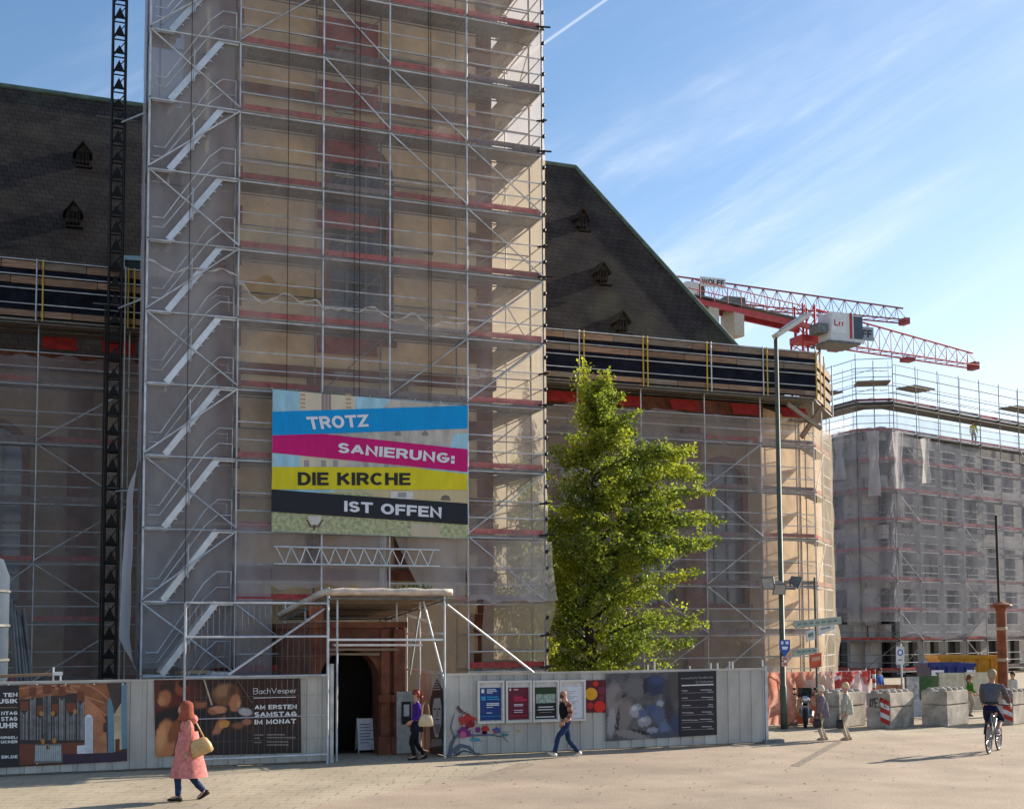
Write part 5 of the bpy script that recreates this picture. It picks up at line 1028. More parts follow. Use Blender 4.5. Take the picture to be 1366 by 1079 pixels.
# ------------------------------------------------------------------ street lamp
lp = GP(1046, 972); PGR = mat('green_grey_paint', (.085, .105, .08), .55, 0, .15, 4, dirt=.2)
sl = empty('street_lamp', lp, 'tall green grey lamp post with slanting head and cluster of floodlights', 'street lamp')
b = MB(); b.tube([lp, lp+Vector((0, 0, 1.3)), lp+Vector((0, 0, 1.32)), lp+Vector((0, 0, 12.2))], [.11, .105, .085, .065], 14); b.build('post', PGR, sl, True)
b = MB(); hp = lp+Vector((0, 0, 12.2)); q0, q1 = VP(1033, 446, lp.y), VP(1075, 418, lp.y)
dv = (q1-q0).normalized(); nv = dv.cross(Y3).normalized()
b.prism([q0+Y3*-.17, q1+Y3*-.22, q1+Y3*.22, q0+Y3*.17], nv*-.13); b.build('lamp_head', mat('lamp_white', (.62, .60, .54), .5, 0, .08), sl)
b = MB(); b.prism([q0+dv*.35+Y3*-.14+nv*.004, q1-dv*.08+Y3*-.16+nv*.004, q1-dv*.08+Y3*.16+nv*.004, q0+dv*.35+Y3*.14+nv*.004], nv*.025); b.build('lens', mat('lamp_lens', (.45, .45, .44), .25), sl)
tube('bracket', hp, q0+dv*.25, .04, PGR, sl)
for i, (x, y, f_) in enumerate(((1029, 772, -1), (1037, 778, -.3), (1054, 772, 1))):
    p = VP(x, y, lp.y-.1); fl = MB(); d_ = Vector((.8*f_, -.6, -.45)).normalized(); a_ = d_.cross(Vector((0, 0, 1))).normalized(); u_ = a_.cross(d_)
    fl.loft([[p+a_*sx*.10+u_*sz*.10 for sx, sz in ((-1, -1), (1, -1), (1, 1), (-1, 1))], [p+d_*.34+a_*sx*.20+u_*sz*.20 for sx, sz in ((-1, -1), (1, -1), (1, 1), (-1, 1))]]); fl.build('floodlight', mat('floodlight_grey', (.12, .125, .13), .45, .3), sl)
    b = MB(); b.prism([p+d_*.345+a_*sx*.17+u_*sz*.17 for sx, sz in ((-1, -1), (1, -1), (1, 1), (-1, 1))], d_*.01); b.build('lens', mat('flood_glass', (.35, .37, .38), .15), sl)
    tube('yoke', p, (p.x, p.y, p.z-.24), .025, GALVD, sl)
zf = Z(1045, 785, lp.y); beam('floodlight_arm', (lp.x-.5, lp.y-.1, zf), (lp.x+.45, lp.y-.1, zf), .06, .06, GALVD, sl)
def flat_sign(name, pts, v, mt, parent, th=.02, rim=None):
    b = MB(); b.prism(PX(pts, v), (0, th, 0)); o = b.build(name, mt, parent); return o
bl = mat('sign_blue', (.015, .09, .36), .4, 0, .08)
s_ = flat_sign('shield_sign', [(1040, 853), (1054, 853), (1054, 866), (1047, 876), (1040, 866)], lp.y-.15, bl, sl)
for q in ([(1042, 855), (1045, 855), (1045, 859), (1042, 859)], [(1048, 855), (1052, 855), (1052, 859), (1048, 859)], [(1043, 862), (1051, 862), (1050, 866), (1044, 866)]): sheet_print('print', q, lp.y-.152, LW, s_, 1)
for y in (875, 882.5): 
    k_ = flat_sign('sticker', [(1043, y), (1051, y), (1051, y+6), (1043, y+6)], lp.y-.135, mat('sticker_pink', (.62, .42, .40), .6), sl); sheet_print('print', [(1044.5, y+1.5), (1049.5, y+1.5), (1049.5, y+4.5), (1044.5, y+4.5)], lp.y-.135, ink('sticker_red', (.45, .12, .10)), k_, 1)
# ------------------------------------------------------------------ direction sign post
dp = GP(1091, 968); dz = dp.y
ds = empty('direction_signpost', dp, 'thin signpost with pale arrow boards and an orange plate beside the parked motorcycle', 'signpost')
tube('post', dp, (dp.x, dz, Z(1089, 770, dz)), .038, PGR, ds)
SGN = mat('arrow_board', (.36, .40, .34), .5, 0, .12, 6); SG2 = mat('arrow_board_white', (.62, .62, .58), .5, 0, .1, 6); TXTD = ink('sign_text', (.16, .22, .20))
def arrow(pts, mt, marks, v):
    o = flat_sign('arrow_board', pts, v, mt, ds, .03)
    for q in marks: sheet_print('print', q, v, TXTD, o, 1)
arrow([(1056, 832), (1061, 828), (1122, 822), (1123, 832), (1062, 838)], SGN, [[(1064+k*8, 831-k*.75), (1069+k*8, 830.6-k*.75), (1069+k*8, 833.5-k*.75), (1064+k*8, 834-k*.75)] for k in range(7)], dz-.06)
arrow([(1058, 866), (1090, 863), (1090, 871), (1058, 875)], SGN, [[(1063+k*7, 868-k*.6), (1068+k*7, 867.6-k*.6), (1068+k*7, 870-k*.6), (1063+k*7, 870.5-k*.6)] for k in range(4)], dz-.07)
arrow([(1092, 836), (1113, 831), (1114, 838), (1092, 848)], SG2, [[(1095, 838), (1108, 835), (1108, 837), (1095, 840)]], dz-.05)
arrow([(1075, 842), (1087, 838), (1088, 852), (1076, 856)], SG2, [[(1078, 845), (1085, 842.5), (1085, 848), (1078, 850)]], dz-.08)
s_ = flat_sign('orange_plate', [(1081, 873), (1096, 870), (1096, 889), (1081, 891)], dz-.09, mat('orange_plate', (.62, .10, .03), .5), ds); sheet_print('print', [(1083, 877), (1094, 875), (1094, 880), (1083, 882)], dz-.09, ink('plate_pale', (.6, .35, .25)), s_, 1)
# parking sign
pk = FP(1201, 49.0); ks = empty('parking_sign', pk, 'white upright traffic sign with blue ring on a grey pole', 'sign'); tube('pole', pk, (pk.x, pk.y, 2.5), .04, GALV, ks)
s_ = flat_sign('sign_plate', [(1195.5, 862), (1206.5, 862), (1206.5, 886), (1195.5, 886)], pk.y-.05, mat('sign_white', (.66, .66, .66), .5), ks, .02)
sheet_print('print', circ(1201, 870, 4, 4.5, 14), pk.y-.05, bl, s_, 1); sheet_print('print', circ(1201, 870, 2.3, 2.8, 14), pk.y-.05, LW, s_, 2)
sheet_print('print', [(1198, 879), (1204, 879), (1204, 881), (1198, 881)], pk.y-.05, ink('small_grey_text', (.25, .25, .28)), s_, 1)
# ------------------------------------------------------------------ concrete blocks
def block(label, corner, l1, l2, h, stripes=False, tag=None):
    e2 = Vector((math.cos(rad(25)), math.sin(rad(25)), 0)); e1 = Vector((-e2.y, e2.x, 0)); c = Vector((corner.x, corner.y, 0))
    o = empty('concrete_block', c+e1*l1/2+e2*l2/2, label, 'concrete block', 'interlocking concrete blocks')
    for z0_, z1_ in ((0, h*.60), (h*.60+.012, h)):
        pl = [c, c+e2*l2, c+e2*l2+e1*l1, c+e1*l1]; bm = bmesh.new(); vs_ = [bm.verts.new(p+Vector((0, 0, z))) for z in (z0_, z1_) for p in pl]
        for q in ((3, 2, 1, 0), (4, 5, 6, 7), (0, 1, 5, 4), (1, 2, 6, 5), (2, 3, 7, 6), (3, 0, 4, 7)): bm.faces.new([vs_[i] for i in q])
        bmesh.ops.bevel(bm, geom=bm.edges[:], offset=.025, segments=2, affect='EDGES'); me = bpy.data.meshes.new('body'); bm.to_mesh(me); bm.free(); me.materials.append(CONC)
        b_ = bpy.data.objects.new('body', me); COL.objects.link(b_); adopt(b_, o)
    for i in range(max(2, round(l2/.4))):
        for j in range(2):
            p = c+e2*(l2*(i+.5)/max(2, round(l2/.4)))+e1*(l1*(j+.5)/2); s = MB(); s.loft([[p+Vector((r_*math.cos(6.2832*k/10), r_*math.sin(6.2832*k/10), z)) for k in range(10)] for r_, z in ((.12, h-.01), (.12, h+.05), (.08, h+.09))]); s.build('stud', CONC, o)
    if stripes:
        for k in range(5):
            z = .1+k*.15; p = c+e1*.02-e2*.006
            b = MB(); b.prism([p+e1*0+Vector((0, 0, z)), p+e1*.30+Vector((0, 0, z+.12)), p+e1*.30+Vector((0, 0, z+.265)), p+Vector((0, 0, z+.145))], -e2*.004); b.build('warning_stripe', mat('warning_red', (.50, .035, .02), .6) if k % 2 == 0 else mat('warning_white', (.70, .70, .68), .6), o)
    if tag:
        for s0_, s1_ in tag:
            pa = [c+e1*(.70-.62*x)-e2*.006+Vector((0, 0, .62+.32*y)) for x, y in s0_]; b = MB()
            for i in range(len(pa)-1): b.tube([pa[i], pa[i+1]], .014, 5)
            b.build('scrawl', GB, o)
    return o
tagl = [([(.05, .1), (.1, .8), (.25, .9), (.2, .3), (.12, .2)], 0), ([(.35, .1), (.32, .9), (.52, .95)], 0), ([(.33, .5), (.48, .52)], 0), ([(.62, .05), (.6, .85), (.78, .9)], 0), ([(.95, .8), (.82, .6), (.84, .2), (.98, .15)], 0)]
block('grey concrete block partly hidden by the two elderly women', GP(1120, 971), .8, 1.7, 1.08)
block('grey concrete block with black scrawl and red white warning stripe', GP(1188, 972), .8, 1.6, 1.08, True, tagl)
block('plain grey concrete block standing beside the person in green', GP(1264, 969), .85, 1.6, 1.10)
block('concrete block with red white stripes behind the cyclist', GP(1352, 967), .8, 1.6, 1.02, True)
# ------------------------------------------------------------------ red printed fence sheets
def tarp_fence(label, x0, x1, cols, h, seed):
    a, c = GP(*x0), GP(*x1); o = empty('fence_sheet', (a+c)/2, label, 'site fence', 'printed sheets on the site fence')
    n_ = Vector((-(c-a).y, (c-a).x, 0)).normalized()
    M_ = mat('sheet_'+str(seed), cols[0], .5, 0, .25, 2.2, col2=cols[1], detail=9); t = M_.node_tree; l = t.links.new; n = t.nodes.new
    bs_ = t.nodes['Principled BSDF']; src = bs_.inputs['Base Color'].links[0].from_socket; geo = n('ShaderNodeNewGeometry')
    no = n('ShaderNodeTexNoise'); no.inputs['Scale'].default_value = 1.1; no.inputs['Detail'].default_value = 6; no.inputs['Distortion'].default_value = 1.2; l(geo.outputs['Position'], no.inputs['Vector'])
    mr = n('ShaderNodeMapRange'); mr.inputs['From Min'].default_value = .50; mr.inputs['From Max'].default_value = .56; l(no.outputs['Fac'], mr.inputs['Value'])
    mx2 = n('ShaderNodeMix'); mx2.data_type = 'RGBA'; l(mr.outputs[0], mx2.inputs['Factor']); l(src, mx2.inputs['A']); mx2.inputs['B'].default_value = (*cols[2], 1); l(mx2.outputs['Result'], bs_.inputs['Base Color'])
    tl_ = n('ShaderNodeBsdfTranslucent'); l(mx2.outputs['Result'], tl_.inputs['Color']); ms_ = n('ShaderNodeMixShader'); ms_.inputs[0].default_value = .5; l(bs_.outputs[0], ms_.inputs[1]); l(tl_.outputs[0], ms_.inputs[2]); l(ms_.outputs[0], t.nodes['Material Output'].inputs[0])
    def fn(i, j):
        p = a+(c-a)*i+Vector((0, 0, .04+(h-.06)*j)); s = i*(c-a).length
        fold = .055*math.sin(s*9+3*noise.noise(Vector((s*1.5, seed, j*1.5))))*(1-.5*j)+.10*noise.noise(Vector((s*2.2+j*2.0, j*1.3, seed)))+.05*noise.noise(Vector((s*6-j*3, j*4, seed+5)))
        return p-n_*(.06+fold)
    net_sheet('sheet', fn, 60, 18, M_, o, .0, .35, seed*4.1, -n_)
    for p in (a, c, (a+c)/2): tube('post', p+n_*.1, p+n_*.1+Vector((0, 0, h+.06)), .02, GALV, o)
    tube('top_rail', a+n_*.06+Vector((0, 0, h-.04)), c+n_*.06+Vector((0, 0, h-.04)), .02, GALV, o)
    for p in (a, c): box('foot', p.x-.12, p.x+.12, p.y+.02, p.y+.35, 0, .1, CONC, o)
    return o
tarp_fence('crumpled pale red printed fence sheet between the hoarding end and lamp post', (1010, 968.5), (1060, 967), ((.76, .46, .36), (.58, .19, .13), (.66, .28, .20)), 1.72, 1)
tarp_fence('crumpled red printed fence sheet behind the motorcycle', (1060.5, 967), (1112, 964), ((.70, .30, .20), (.52, .10, .06), (.76, .52, .43)), 1.72, 2)
tarp_fence('red and white printed fence sheet behind the scrawled concrete block', (1112.5, 964), (1160, 961), ((.72, .60, .62), (.60, .40, .42), (.45, .05, .045)), 1.70, 3)
# striped barrier post
sp0 = FP(1164, 47); so = empty('striped_post', sp0, 'slim red and white striped barrier post beside the printed fence', 'barrier post')
for k in range(9): tube('band', sp0+Vector((0, 0, .02+k*.17)), sp0+Vector((0, 0, .02+(k+1)*.17)), .07, mat('warning_red', (.5, .035, .02)) if k % 2 == 0 else mat('warning_white', (.7, .7, .68)), so)
# skips, low panels
def skip(label, px0, px1, zc, h, mt, letters=()):
    a, c = FP(px0, zc), FP(px1, zc); d = (c-a).normalized(); n_ = Vector((-d.y, d.x, 0)); ln = (c-a).length
    o = empty('skip_container', (a+c)/2, label, 'container'); b = MB(); up = Vector((0, 0, 1))
    b.prism([a+d*.35, c-d*.35, c-d*.35+n_*1.7, a+d*.35+n_*1.7], Vector((0, 0, .02)))
    b.loft([[a+d*.35, c-d*.35, c-d*.35+n_*1.7, a+d*.35+n_*1.7], [a+up*h, c+up*h, c+n_*1.8+up*h, a+n_*1.8+up*h]], False); body = b.build('body', mt, o)
    for p, q in ((a, c), (a+n_*1.8, c+n_*1.8), (a, a+n_*1.8), (c, c+n_*1.8)): beam('rim', p+up*h, q+up*h, .12, .14, mt, o)
    for k in range(1, 5): p = a+d*ln*k/5; beam('rib', p-n_*.03+up*.1, p-n_*.05+up*(h-.08), .08, .06, mt, o)
    for s, fx_ in letters: lettering('lettering', s, [(0, 0), (.5, 0), (.5, .42), (0, .42)], lambda x, y: a+d*(ln*fx_+x)+up*(h-.62+y)-n_*.10, LW, o, .04)
    return o
skip('blue steel skip with white letters behind the low panels', 1238, 1299, 50, 1.62, mat('skip_blue', (.015, .03, .19), .5, 0, .15, 3, dirt=.2), (('F', .03), ('EL', .80)))
skip('yellow steel skip behind the blue skip', 1252, 1338, 57, 1.78, mat('skip_yellow', (.50, .25, .015), .5, 0, .15, 3, dirt=.25))
def panel_(name, label, px0, px1, zc, h, mt, cat='panel'):
    a, c = FP(px0, zc), FP(px1, zc); d = (c-a).normalized(); n_ = Vector((-d.y, d.x, 0)); ln = (c-a).length; o = empty(name, (a+c)/2, label, cat)
    k = max(1, round(ln/1.2))
    for i in range(k): obox('sheet', a, d, n_, ln*i/k+.01, ln*(i+1)/k-.01, 0, .04, .03, h+.02*R_.random(), mt, o)
    for i in range(k+1): obox('post', a, d, n_, ln*i/k-.03, ln*i/k+.03, .041, .12, 0, h, GALVD, o)
    return o
panel_('low_fence', 'dark green low site fence below the blue skip', 1224, 1250, 47, 1.3, mat('fence_green', (.045, .11, .04), .6, 0, .15))
panel_('low_fence', 'cream low site fence beside the person in green', 1250.5, 1320, 46.5, 1.42, mat('fence_cream', (.60, .54, .40), .7, 0, .12))
panel_('notice_panel', 'small white panel with grey scrawl beside the parking sign', 1207, 1224, 46, 1.28, mat('notice_white', (.52, .50, .48), .7, 0, .35, 6, col2=(.22, .2, .2)), 'panel')
panel_('barrier_board', 'low orange and white barrier board between the concrete blocks', 1167, 1200, 48.5, .9, mat('barrier_orange', (.45, .20, .10), .6, 0, .3, 3), 'barrier'); panel_('low_fence', 'bluish white low panel behind the scrawled concrete block', 1214, 1236, 43, .62, mat('pale_blue_panel', (.50, .52, .56), .6))
# brown column
bcn = FP(1336, 56); bo = empty('brown_column', bcn, 'rust brown round column with flat cap beside the yellow skip', 'column')
b = MB(); b.loft([[bcn+Vector((r_*math.cos(6.2832*k/18), r_*math.sin(6.2832*k/18), z)) for k in range(18)] for r_, z in ((.28, 0), (.28, .5), (.22, .52), (.22, 3.9), (.25, 3.92), (.25, 4.0))]); b.build('shaft', mat('rust_brown', (.22, .065, .025), .6, 0, .2, 4), bo, False)
b = MB(); b.loft([[bcn+Vector((r_*math.cos(6.2832*k/18), r_*math.sin(6.2832*k/18), z)) for k in range(18)] for r_, z in ((.25, 4.0), (.5, 4.1), (.48, 4.15), (.1, 4.3))]); b.build('cap', mat('rust_brown', (.22, .065, .025)), bo)
for z in (1.6, 3.0): b = MB(); b.loft([[bcn+Vector((r_*math.cos(6.2832*k/18), r_*math.sin(6.2832*k/18), z+dz_)) for k in range(18)] for r_, dz_ in ((.222, 0), (.245, .02), (.245, .12), (.222, .14))]); b.build('ring', mat('ring_pale', (.45, .36, .25), .6), bo)
tube('mast_pole', bcn+Vector((-.1, 0, 4.3)), bcn+Vector((-.1, 0, 8.2)), .06, BLACK, bo)
# ------------------------------------------------------------------ things by the left hoarding
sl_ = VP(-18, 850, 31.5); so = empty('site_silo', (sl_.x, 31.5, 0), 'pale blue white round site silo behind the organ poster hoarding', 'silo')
b = MB(); cx_, cy_ = sl_.x-.42, 31.5; b.loft([[Vector((cx_+r_*math.cos(6.2832*k/24), cy_+r_*math.sin(6.2832*k/24), z)) for k in range(24)] for r_, z in ((.25, .9), (.9, 2.0), (.9, 4.4), (.75, 4.8), (.2, 5.0))]); b.build('tank', mat('silo_shade_tone', (.07, .09, .12), .85, 0, .08, 2, spec=.05), so, True)  # pale tank: its shade is put into the dark base colour
for k in range(4): a_ = rad(45+90*k); tube('leg', (cx_+.85*math.cos(a_), cy_+.85*math.sin(a_), 0), (cx_+.85*math.cos(a_), cy_+.85*math.sin(a_), 2.3), .05, GALV, so)
for z in (2.4, 3.2, 4.0): b = MB(); b.loft([[Vector((cx_+r_*math.cos(6.2832*k/24), cy_+r_*math.sin(6.2832*k/24), z+d_)) for k in range(24)] for r_, d_ in ((.902, 0), (.93, .02), (.93, .06), (.902, .08))]); b.build('hoop', GALVD, so)
for i, (xb, xt, yt) in enumerate(((22, 14, 800), (27, 18, 806), (32, 23, 815), (36, 27, 822), (41, 31, 812))):
    p, q = VP(xb, 905, 32.6+.05*i), VP(xt, yt, 33.3); t_ = (0-p.z)/(q.z-p.z); g0 = p+(q-p)*t_
    o = tube('steel_tube', g0, q, .05, GALVD, None); prop(o, 'dark steel tube leaning in a bundle beside the pale silo', 'tube', 'tubes leaning by the silo')
b = MB(); p, q = VP(-8, 902, 29.3), VP(70, 899, 29.3); o = beam('loose_plank', p, q, .2, .06, WOOD, None); prop(o, 'reddish plank lying along the top behind the organ poster hoarding', 'plank')
ft = empty('trestle', VP(76, 903, 29.5).xy.to_3d(), 'small pale trestle end poking above the organ poster hoarding', 'trestle'); q = VP(71, 903, 29.5)
for dx in (0, .15): tube('leg', (q.x+dx, 29.5, 0), (q.x+dx, 29.5, 2.3-.1*(dx > 0)), .02, ALU, ft)
box('crossbar', q.x-.02, q.x+.2, 29.48, 29.52, 2.12, 2.2, ALU, ft)
# ------------------------------------------------------------------ tree
TVD = 37.0
base = Vector((17.0, TVD, 0)); tr = empty('leafy_tree', base, 'bright green leafy tree behind the poster hoarding beside the tower scaffold', 'tree')
BARK = mat('bark', (.055, .042, .030), .95, 0, .3, 8, bump=.5); 
LF = bpy.data.materials.new('leaves'); LF.use_nodes = True; t = LF.node_tree; t.nodes.clear(); n = t.nodes.new; l = t.links.new
oo = n('ShaderNodeOutputMaterial'); df = n('ShaderNodeBsdfDiffuse'); tl = n('ShaderNodeBsdfTranslucent'); gl = n('ShaderNodeBsdfGlossy'); gl.inputs['Roughness'].default_value = .45; gl.inputs['Color'].default_value = (.6, .6, .55, 1)
geo = n('ShaderNodeNewGeometry'); no = n('ShaderNodeTexNoise'); no.inputs['Scale'].default_value = .9; no.inputs['Detail'].default_value = 4; l(geo.outputs['Position'], no.inputs['Vector'])
cr = n('ShaderNodeValToRGB'); l(no.outputs['Fac'], cr.inputs[0]); cr.color_ramp.elements[0].position = .34; cr.color_ramp.elements[0].color = (.078, .125, .016, 1); cr.color_ramp.elements[1].position = .68; cr.color_ramp.elements[1].color = (.29, .32, .024, 1)
rnd = n('ShaderNodeHueSaturation'); ri = n('ShaderNodeMapRange'); ri.inputs['To Min'].default_value = .65; ri.inputs['To Max'].default_value = 1.35; l(geo.outputs['Random Per Island'], ri.inputs['Value']); l(ri.outputs[0], rnd.inputs['Value']); l(cr.outputs[0], rnd.inputs['Color'])
l(rnd.outputs[0], df.inputs['Color']); hs2 = n('ShaderNodeHueSaturation'); hs2.inputs['Value'].default_value = 1.7; l(rnd.outputs[0], hs2.inputs['Color']); l(hs2.outputs[0], tl.inputs['Color'])
a1 = n('ShaderNodeMixShader'); a1.inputs[0].default_value = .48; l(df.outputs[0], a1.inputs[1]); l(tl.outputs[0], a1.inputs[2]); a2 = n('ShaderNodeMixShader'); a2.inputs[0].default_value = .05; l(a1.outputs[0], a2.inputs[1]); l(gl.outputs[0], a2.inputs[2]); l(a2.outputs[0], oo.inputs[0])
T = random.Random(3)
b = MB(); tp = [base+Vector((.10*noise.noise(Vector((z*.4, 1, 0)))*3+.03*z*.9, .1*noise.noise(Vector((z*.4, 7, 0)))*2, z)) for z in [0, .6, 1.5, 2.5, 3.5, 4.5, 5.5, 6.5, 7.5, 8.5, 9.5, 10.6]]
b.tube(tp, [.24, .19, .17, .16, .15, .135, .12, .10, .08, .06, .04, .015], 9); b.build('trunk', BARK, tr, True)
def axis(z):
    z = max(0, min(10.6, z)); 
    for i in range(len(tp)-1):
        if tp[i+1].z >= z: k = (z-tp[i].z)/(tp[i+1].z-tp[i].z); return tp[i]+(tp[i+1]-tp[i])*k
    return tp[-1].copy()
# silhouette: reach to the right and the left (metres) by height
prof = [(1.0, 3.6, 1.9), (1.8, 3.9, 2.0), (2.6, 4.1, 2.0), (3.4, 4.2, 1.9), (4.2, 4.1, 2.0), (5.0, 4.2, 2.0), (5.8, 4.3, 2.0), (6.6, 4.4, 2.0), (7.2, 3.9, 1.8), (7.8, 3.3, 1.7), (8.6, 3.2, 1.6), (9.2, 2.4, 1.3), (9.8, 1.5, .9), (10.5, .9, .7), (11.3, .5, .4)]
def reach(z, ca):
    for i in range(len(prof)-1):
        if prof[i+1][0] >= z or i == len(prof)-2:
            k = min(1, max(0, (z-prof[i][0])/(prof[i+1][0]-prof[i][0]))); R1 = prof[i][1]+(prof[i+1][1]-prof[i][1])*k; L1 = prof[i][2]+(prof[i+1][2]-prof[i][2])*k; break
    s = ca*.5+.5; return L1+(R1-L1)*s**1.3
LV, LFc = [], []
def leaf(p, sz):
    a = Vector((T.gauss(0, 1), T.gauss(0, 1), T.gauss(0, .7))).normalized(); c = a.cross(Vector((T.gauss(0, 1), T.gauss(0, 1), T.gauss(0, 1)))).normalized(); nn = a.cross(c)
    b0 = len(LV); w_ = sz*.36
    LV.extend([p, p+a*sz*.45+c*w_+nn*sz*.08, p+a*sz, p+a*sz*.45-c*w_+nn*sz*.08]); LFc.append((b0, b0+1, b0+2, b0+3))
def spray(p, q, dens, sz, spread):
    ln = (q-p).length; 
    for k in range(int(dens*ln)):
        tt = T.random()**.8; c = p+(q-p)*tt; r_ = spread*(.35+.65*math.sin(math.pi*min(1, tt*.85+.1)))
        leaf(c+Vector((T.gauss(0, r_), T.gauss(0, r_), T.gauss(0, r_*.75))), sz*T.uniform(.7, 1.3))
lb = []
nl = 108
for i in range(nl):
    f_ = (i+.5)/nl; z0_ = .7+9.7*f_**.92; az = i*2.39996+T.uniform(-.3, .3)
    if z0_ > 5 and i % 3 == 0: az = T.uniform(-.5, .6)          # more long limbs on the sunny side
    d_ = Vector((math.cos(az), math.sin(az)*.85, 0)); zt_ = z0_+T.uniform(-.15, 1.5)
    rc = reach(min(zt_, 11), math.cos(az-.25))*(.92+.62*noise.noise(Vector((math.cos(az)*1.3, math.sin(az)*1.3, z0_*.55))))*(T.uniform(.5, .95) if T.random() < .72 else T.uniform(1.0, 1.2))
    p0 = axis(z0_); e = p0+d_*rc+Vector((0, 0, zt_-z0_+rc*.10)); mid = p0+(e-p0)*.5+Vector((0, 0, .12*rc))
    mb = MB(); mb.tube([p0, p0+(mid-p0)*.5+Vector((0, 0, .05)), mid, e], [.05*(1-.6*f_)+.012, .035*(1-.6*f_)+.01, .02, .006], 6); mb.build('limb', BARK, tr, True)
    # side twigs carrying leaves
    nt_ = int(4+rc*3.2)
    for k in range(nt_):
        tt = .22+.78*(k+T.random())/nt_; c = (p0*(1-tt)**2+mid*2*tt*(1-tt)+e*tt**2)
        tw = Vector((d_.x*.55+T.gauss(0, .55), d_.y*.55+T.gauss(0, .55), T.gauss(.12, .32))).normalized()*T.uniform(.35, .85)*(1.15-.45*tt)
        spray(c, c+tw, 68, .115, .12)
    spray(p0+(mid-p0)*.6, e+(e-mid).normalized()*.25, 85, .115, .16)
spray(axis(9.0), base+Vector((.75, 0, 11.5)), 330, .13, .20); spray(axis(10.0), base+Vector((1.3, -.1, 11.0)), 170, .13, .14); spray(axis(9.5), base+Vector((.3, .1, 11.3)), 170, .13, .14)
for k in range(85):                       # inner clumps that close the middle of the crown
    z = 1.0+7.6*T.random(); az = T.uniform(0, 6.28); rc = reach(z, math.cos(az-.25))*T.uniform(.15, .72); c = axis(z)+Vector((math.cos(az)*rc, math.sin(az)*rc*.85, T.gauss(.2, .2)))
    spray(c, c+Vector((math.cos(az)*.5, math.sin(az)*.5, T.uniform(0, .4))), 95, .115, .20)
me = bpy.data.meshes.new('crown'); me.from_pydata([tuple(v) for v in LV], [], LFc); me.materials.append(LF); o = bpy.data.objects.new('crown', me); COL.objects.link(o); adopt(o, tr)
print('leaves', len(LFc))
# darker slim tree in the shade of the tower
sb_ = Vector((15.9, 40.2, 0)); t2 = empty('shaded_tree', sb_, 'dark shaded small tree between the tower scaffold and the leafy tree', 'tree'); LV, LFc = [], []
b = MB(); b.tube([sb_, sb_+Vector((.1, 0, 3)), sb_+Vector((0, .1, 6)), sb_+Vector((.1, 0, 8.8))], [.12, .1, .06, .01], 8); b.build('trunk', BARK, t2, True)
for i in range(34):
    z = 1.2+7.6*i/34; az = i*2.4; rc = (1.5 if z < 6 else 1.5*(9.4-z)/3.4)*T.uniform(.7, 1.1); p0 = sb_+Vector((.05, 0, z)); e = p0+Vector((math.cos(az)*rc*.8, math.sin(az)*rc, .5))
    mb = MB(); mb.tube([p0, e], [.025, .006], 5); mb.build('limb', BARK, t2, True)
    spray(p0+(e-p0)*.2, e, 150, .14, .26)
me = bpy.data.meshes.new('crown'); me.from_pydata([tuple(v) for v in LV], [], LFc); me.materials.append(LF); o = bpy.data.objects.new('crown', me); COL.objects.link(o); adopt(o, t2)
# ------------------------------------------------------------------ people
def skin_mesh(nodes, edges, root=0, sub=2):
    me = bpy.data.meshes.new('skin'); me.from_pydata([tuple(p) for p, r in nodes], edges, []); o = bpy.data.objects.new('skin', me); COL.objects.link(o)
    md = o.modifiers.new('s', 'SKIN'); md.use_smooth_shade = True; md.branch_smoothing = .6
    for i, (p, r) in enumerate(nodes):
        d = me.skin_vertices[0].data[i]; d.radius = r if isinstance(r, tuple) else (r, r); d.use_root = i == root
    sb2 = o.modifiers.new('u', 'SUBSURF'); sb2.levels = sub; sb2.render_levels = sub
    dg = bpy.context.evaluated_depsgraph_get(); ev = o.evaluated_get(dg); m2 = bpy.data.meshes.new_from_object(ev)
    V = [v.co.copy() for v in m2.vertices]; Fc = [tuple(p.vertices) for p in m2.polygons]
    bpy.data.objects.remove(o); bpy.data.meshes.remove(me); bpy.data.meshes.remove(m2); return V, Fc
def ik(a, c, l1, l2, bend):
    a, c = Vector(a), Vector(c); d = c-a; ln = min(d.length, (l1+l2)*.999); d.normalize(); x = (l1*l1-l2*l2+ln*ln)/(2*ln); h = math.sqrt(max(0, l1*l1-x*x))
    bd = Vector(bend); bd = (bd-d*bd.dot(d)).normalized(); return a+d*x+bd*h, a+d*ln
def cloth(name, col, var=.15): return mat('cloth_'+name, col, .9, 0, var, 14, bump=.4, bscale=18, spec=.15)
SKIN = mat('skin', (.50, .27, .18), .6, 0, .08, 20)
def add_hand(mb, wr, d, side, s, curl=.6):
    d = Vector(d).normalized(); y = Vector((0, 1, 0)); y = (y-d*y.dot(d)).normalized(); n_ = d.cross(y)
    mb.loft([[wr+d*(t_*s)+n_*(w_*s*math.cos(6.2832*k/8))+y*(.5*w_*s*math.sin(6.2832*k/8)) for k in range(8)] for t_, w_ in ((-.01, .026), (.03, .036), (.075, .042), (.095, .038))])
    for i, (o_, ln) in enumerate(((-.030, .065), (-.011, .075), (.010, .070), (.028, .055))):
        p = wr+d*.09*s+n_*o_*s; q = p+d*ln*.5*s; r_ = q+(d*(1-curl)+y*(-side*curl)).normalized()*ln*.6*s; mb.tube([p-d*.01*s, q, r_], [.0105*s, .0095*s, .007*s], 6)
    p = wr+d*.03*s+n_*-.034*s; q = p+(d*.6-n_*.8).normalized()*.035*s; mb.tube([p, q, q+d*.03*s], [.012*s, .011*s, .008*s], 6)
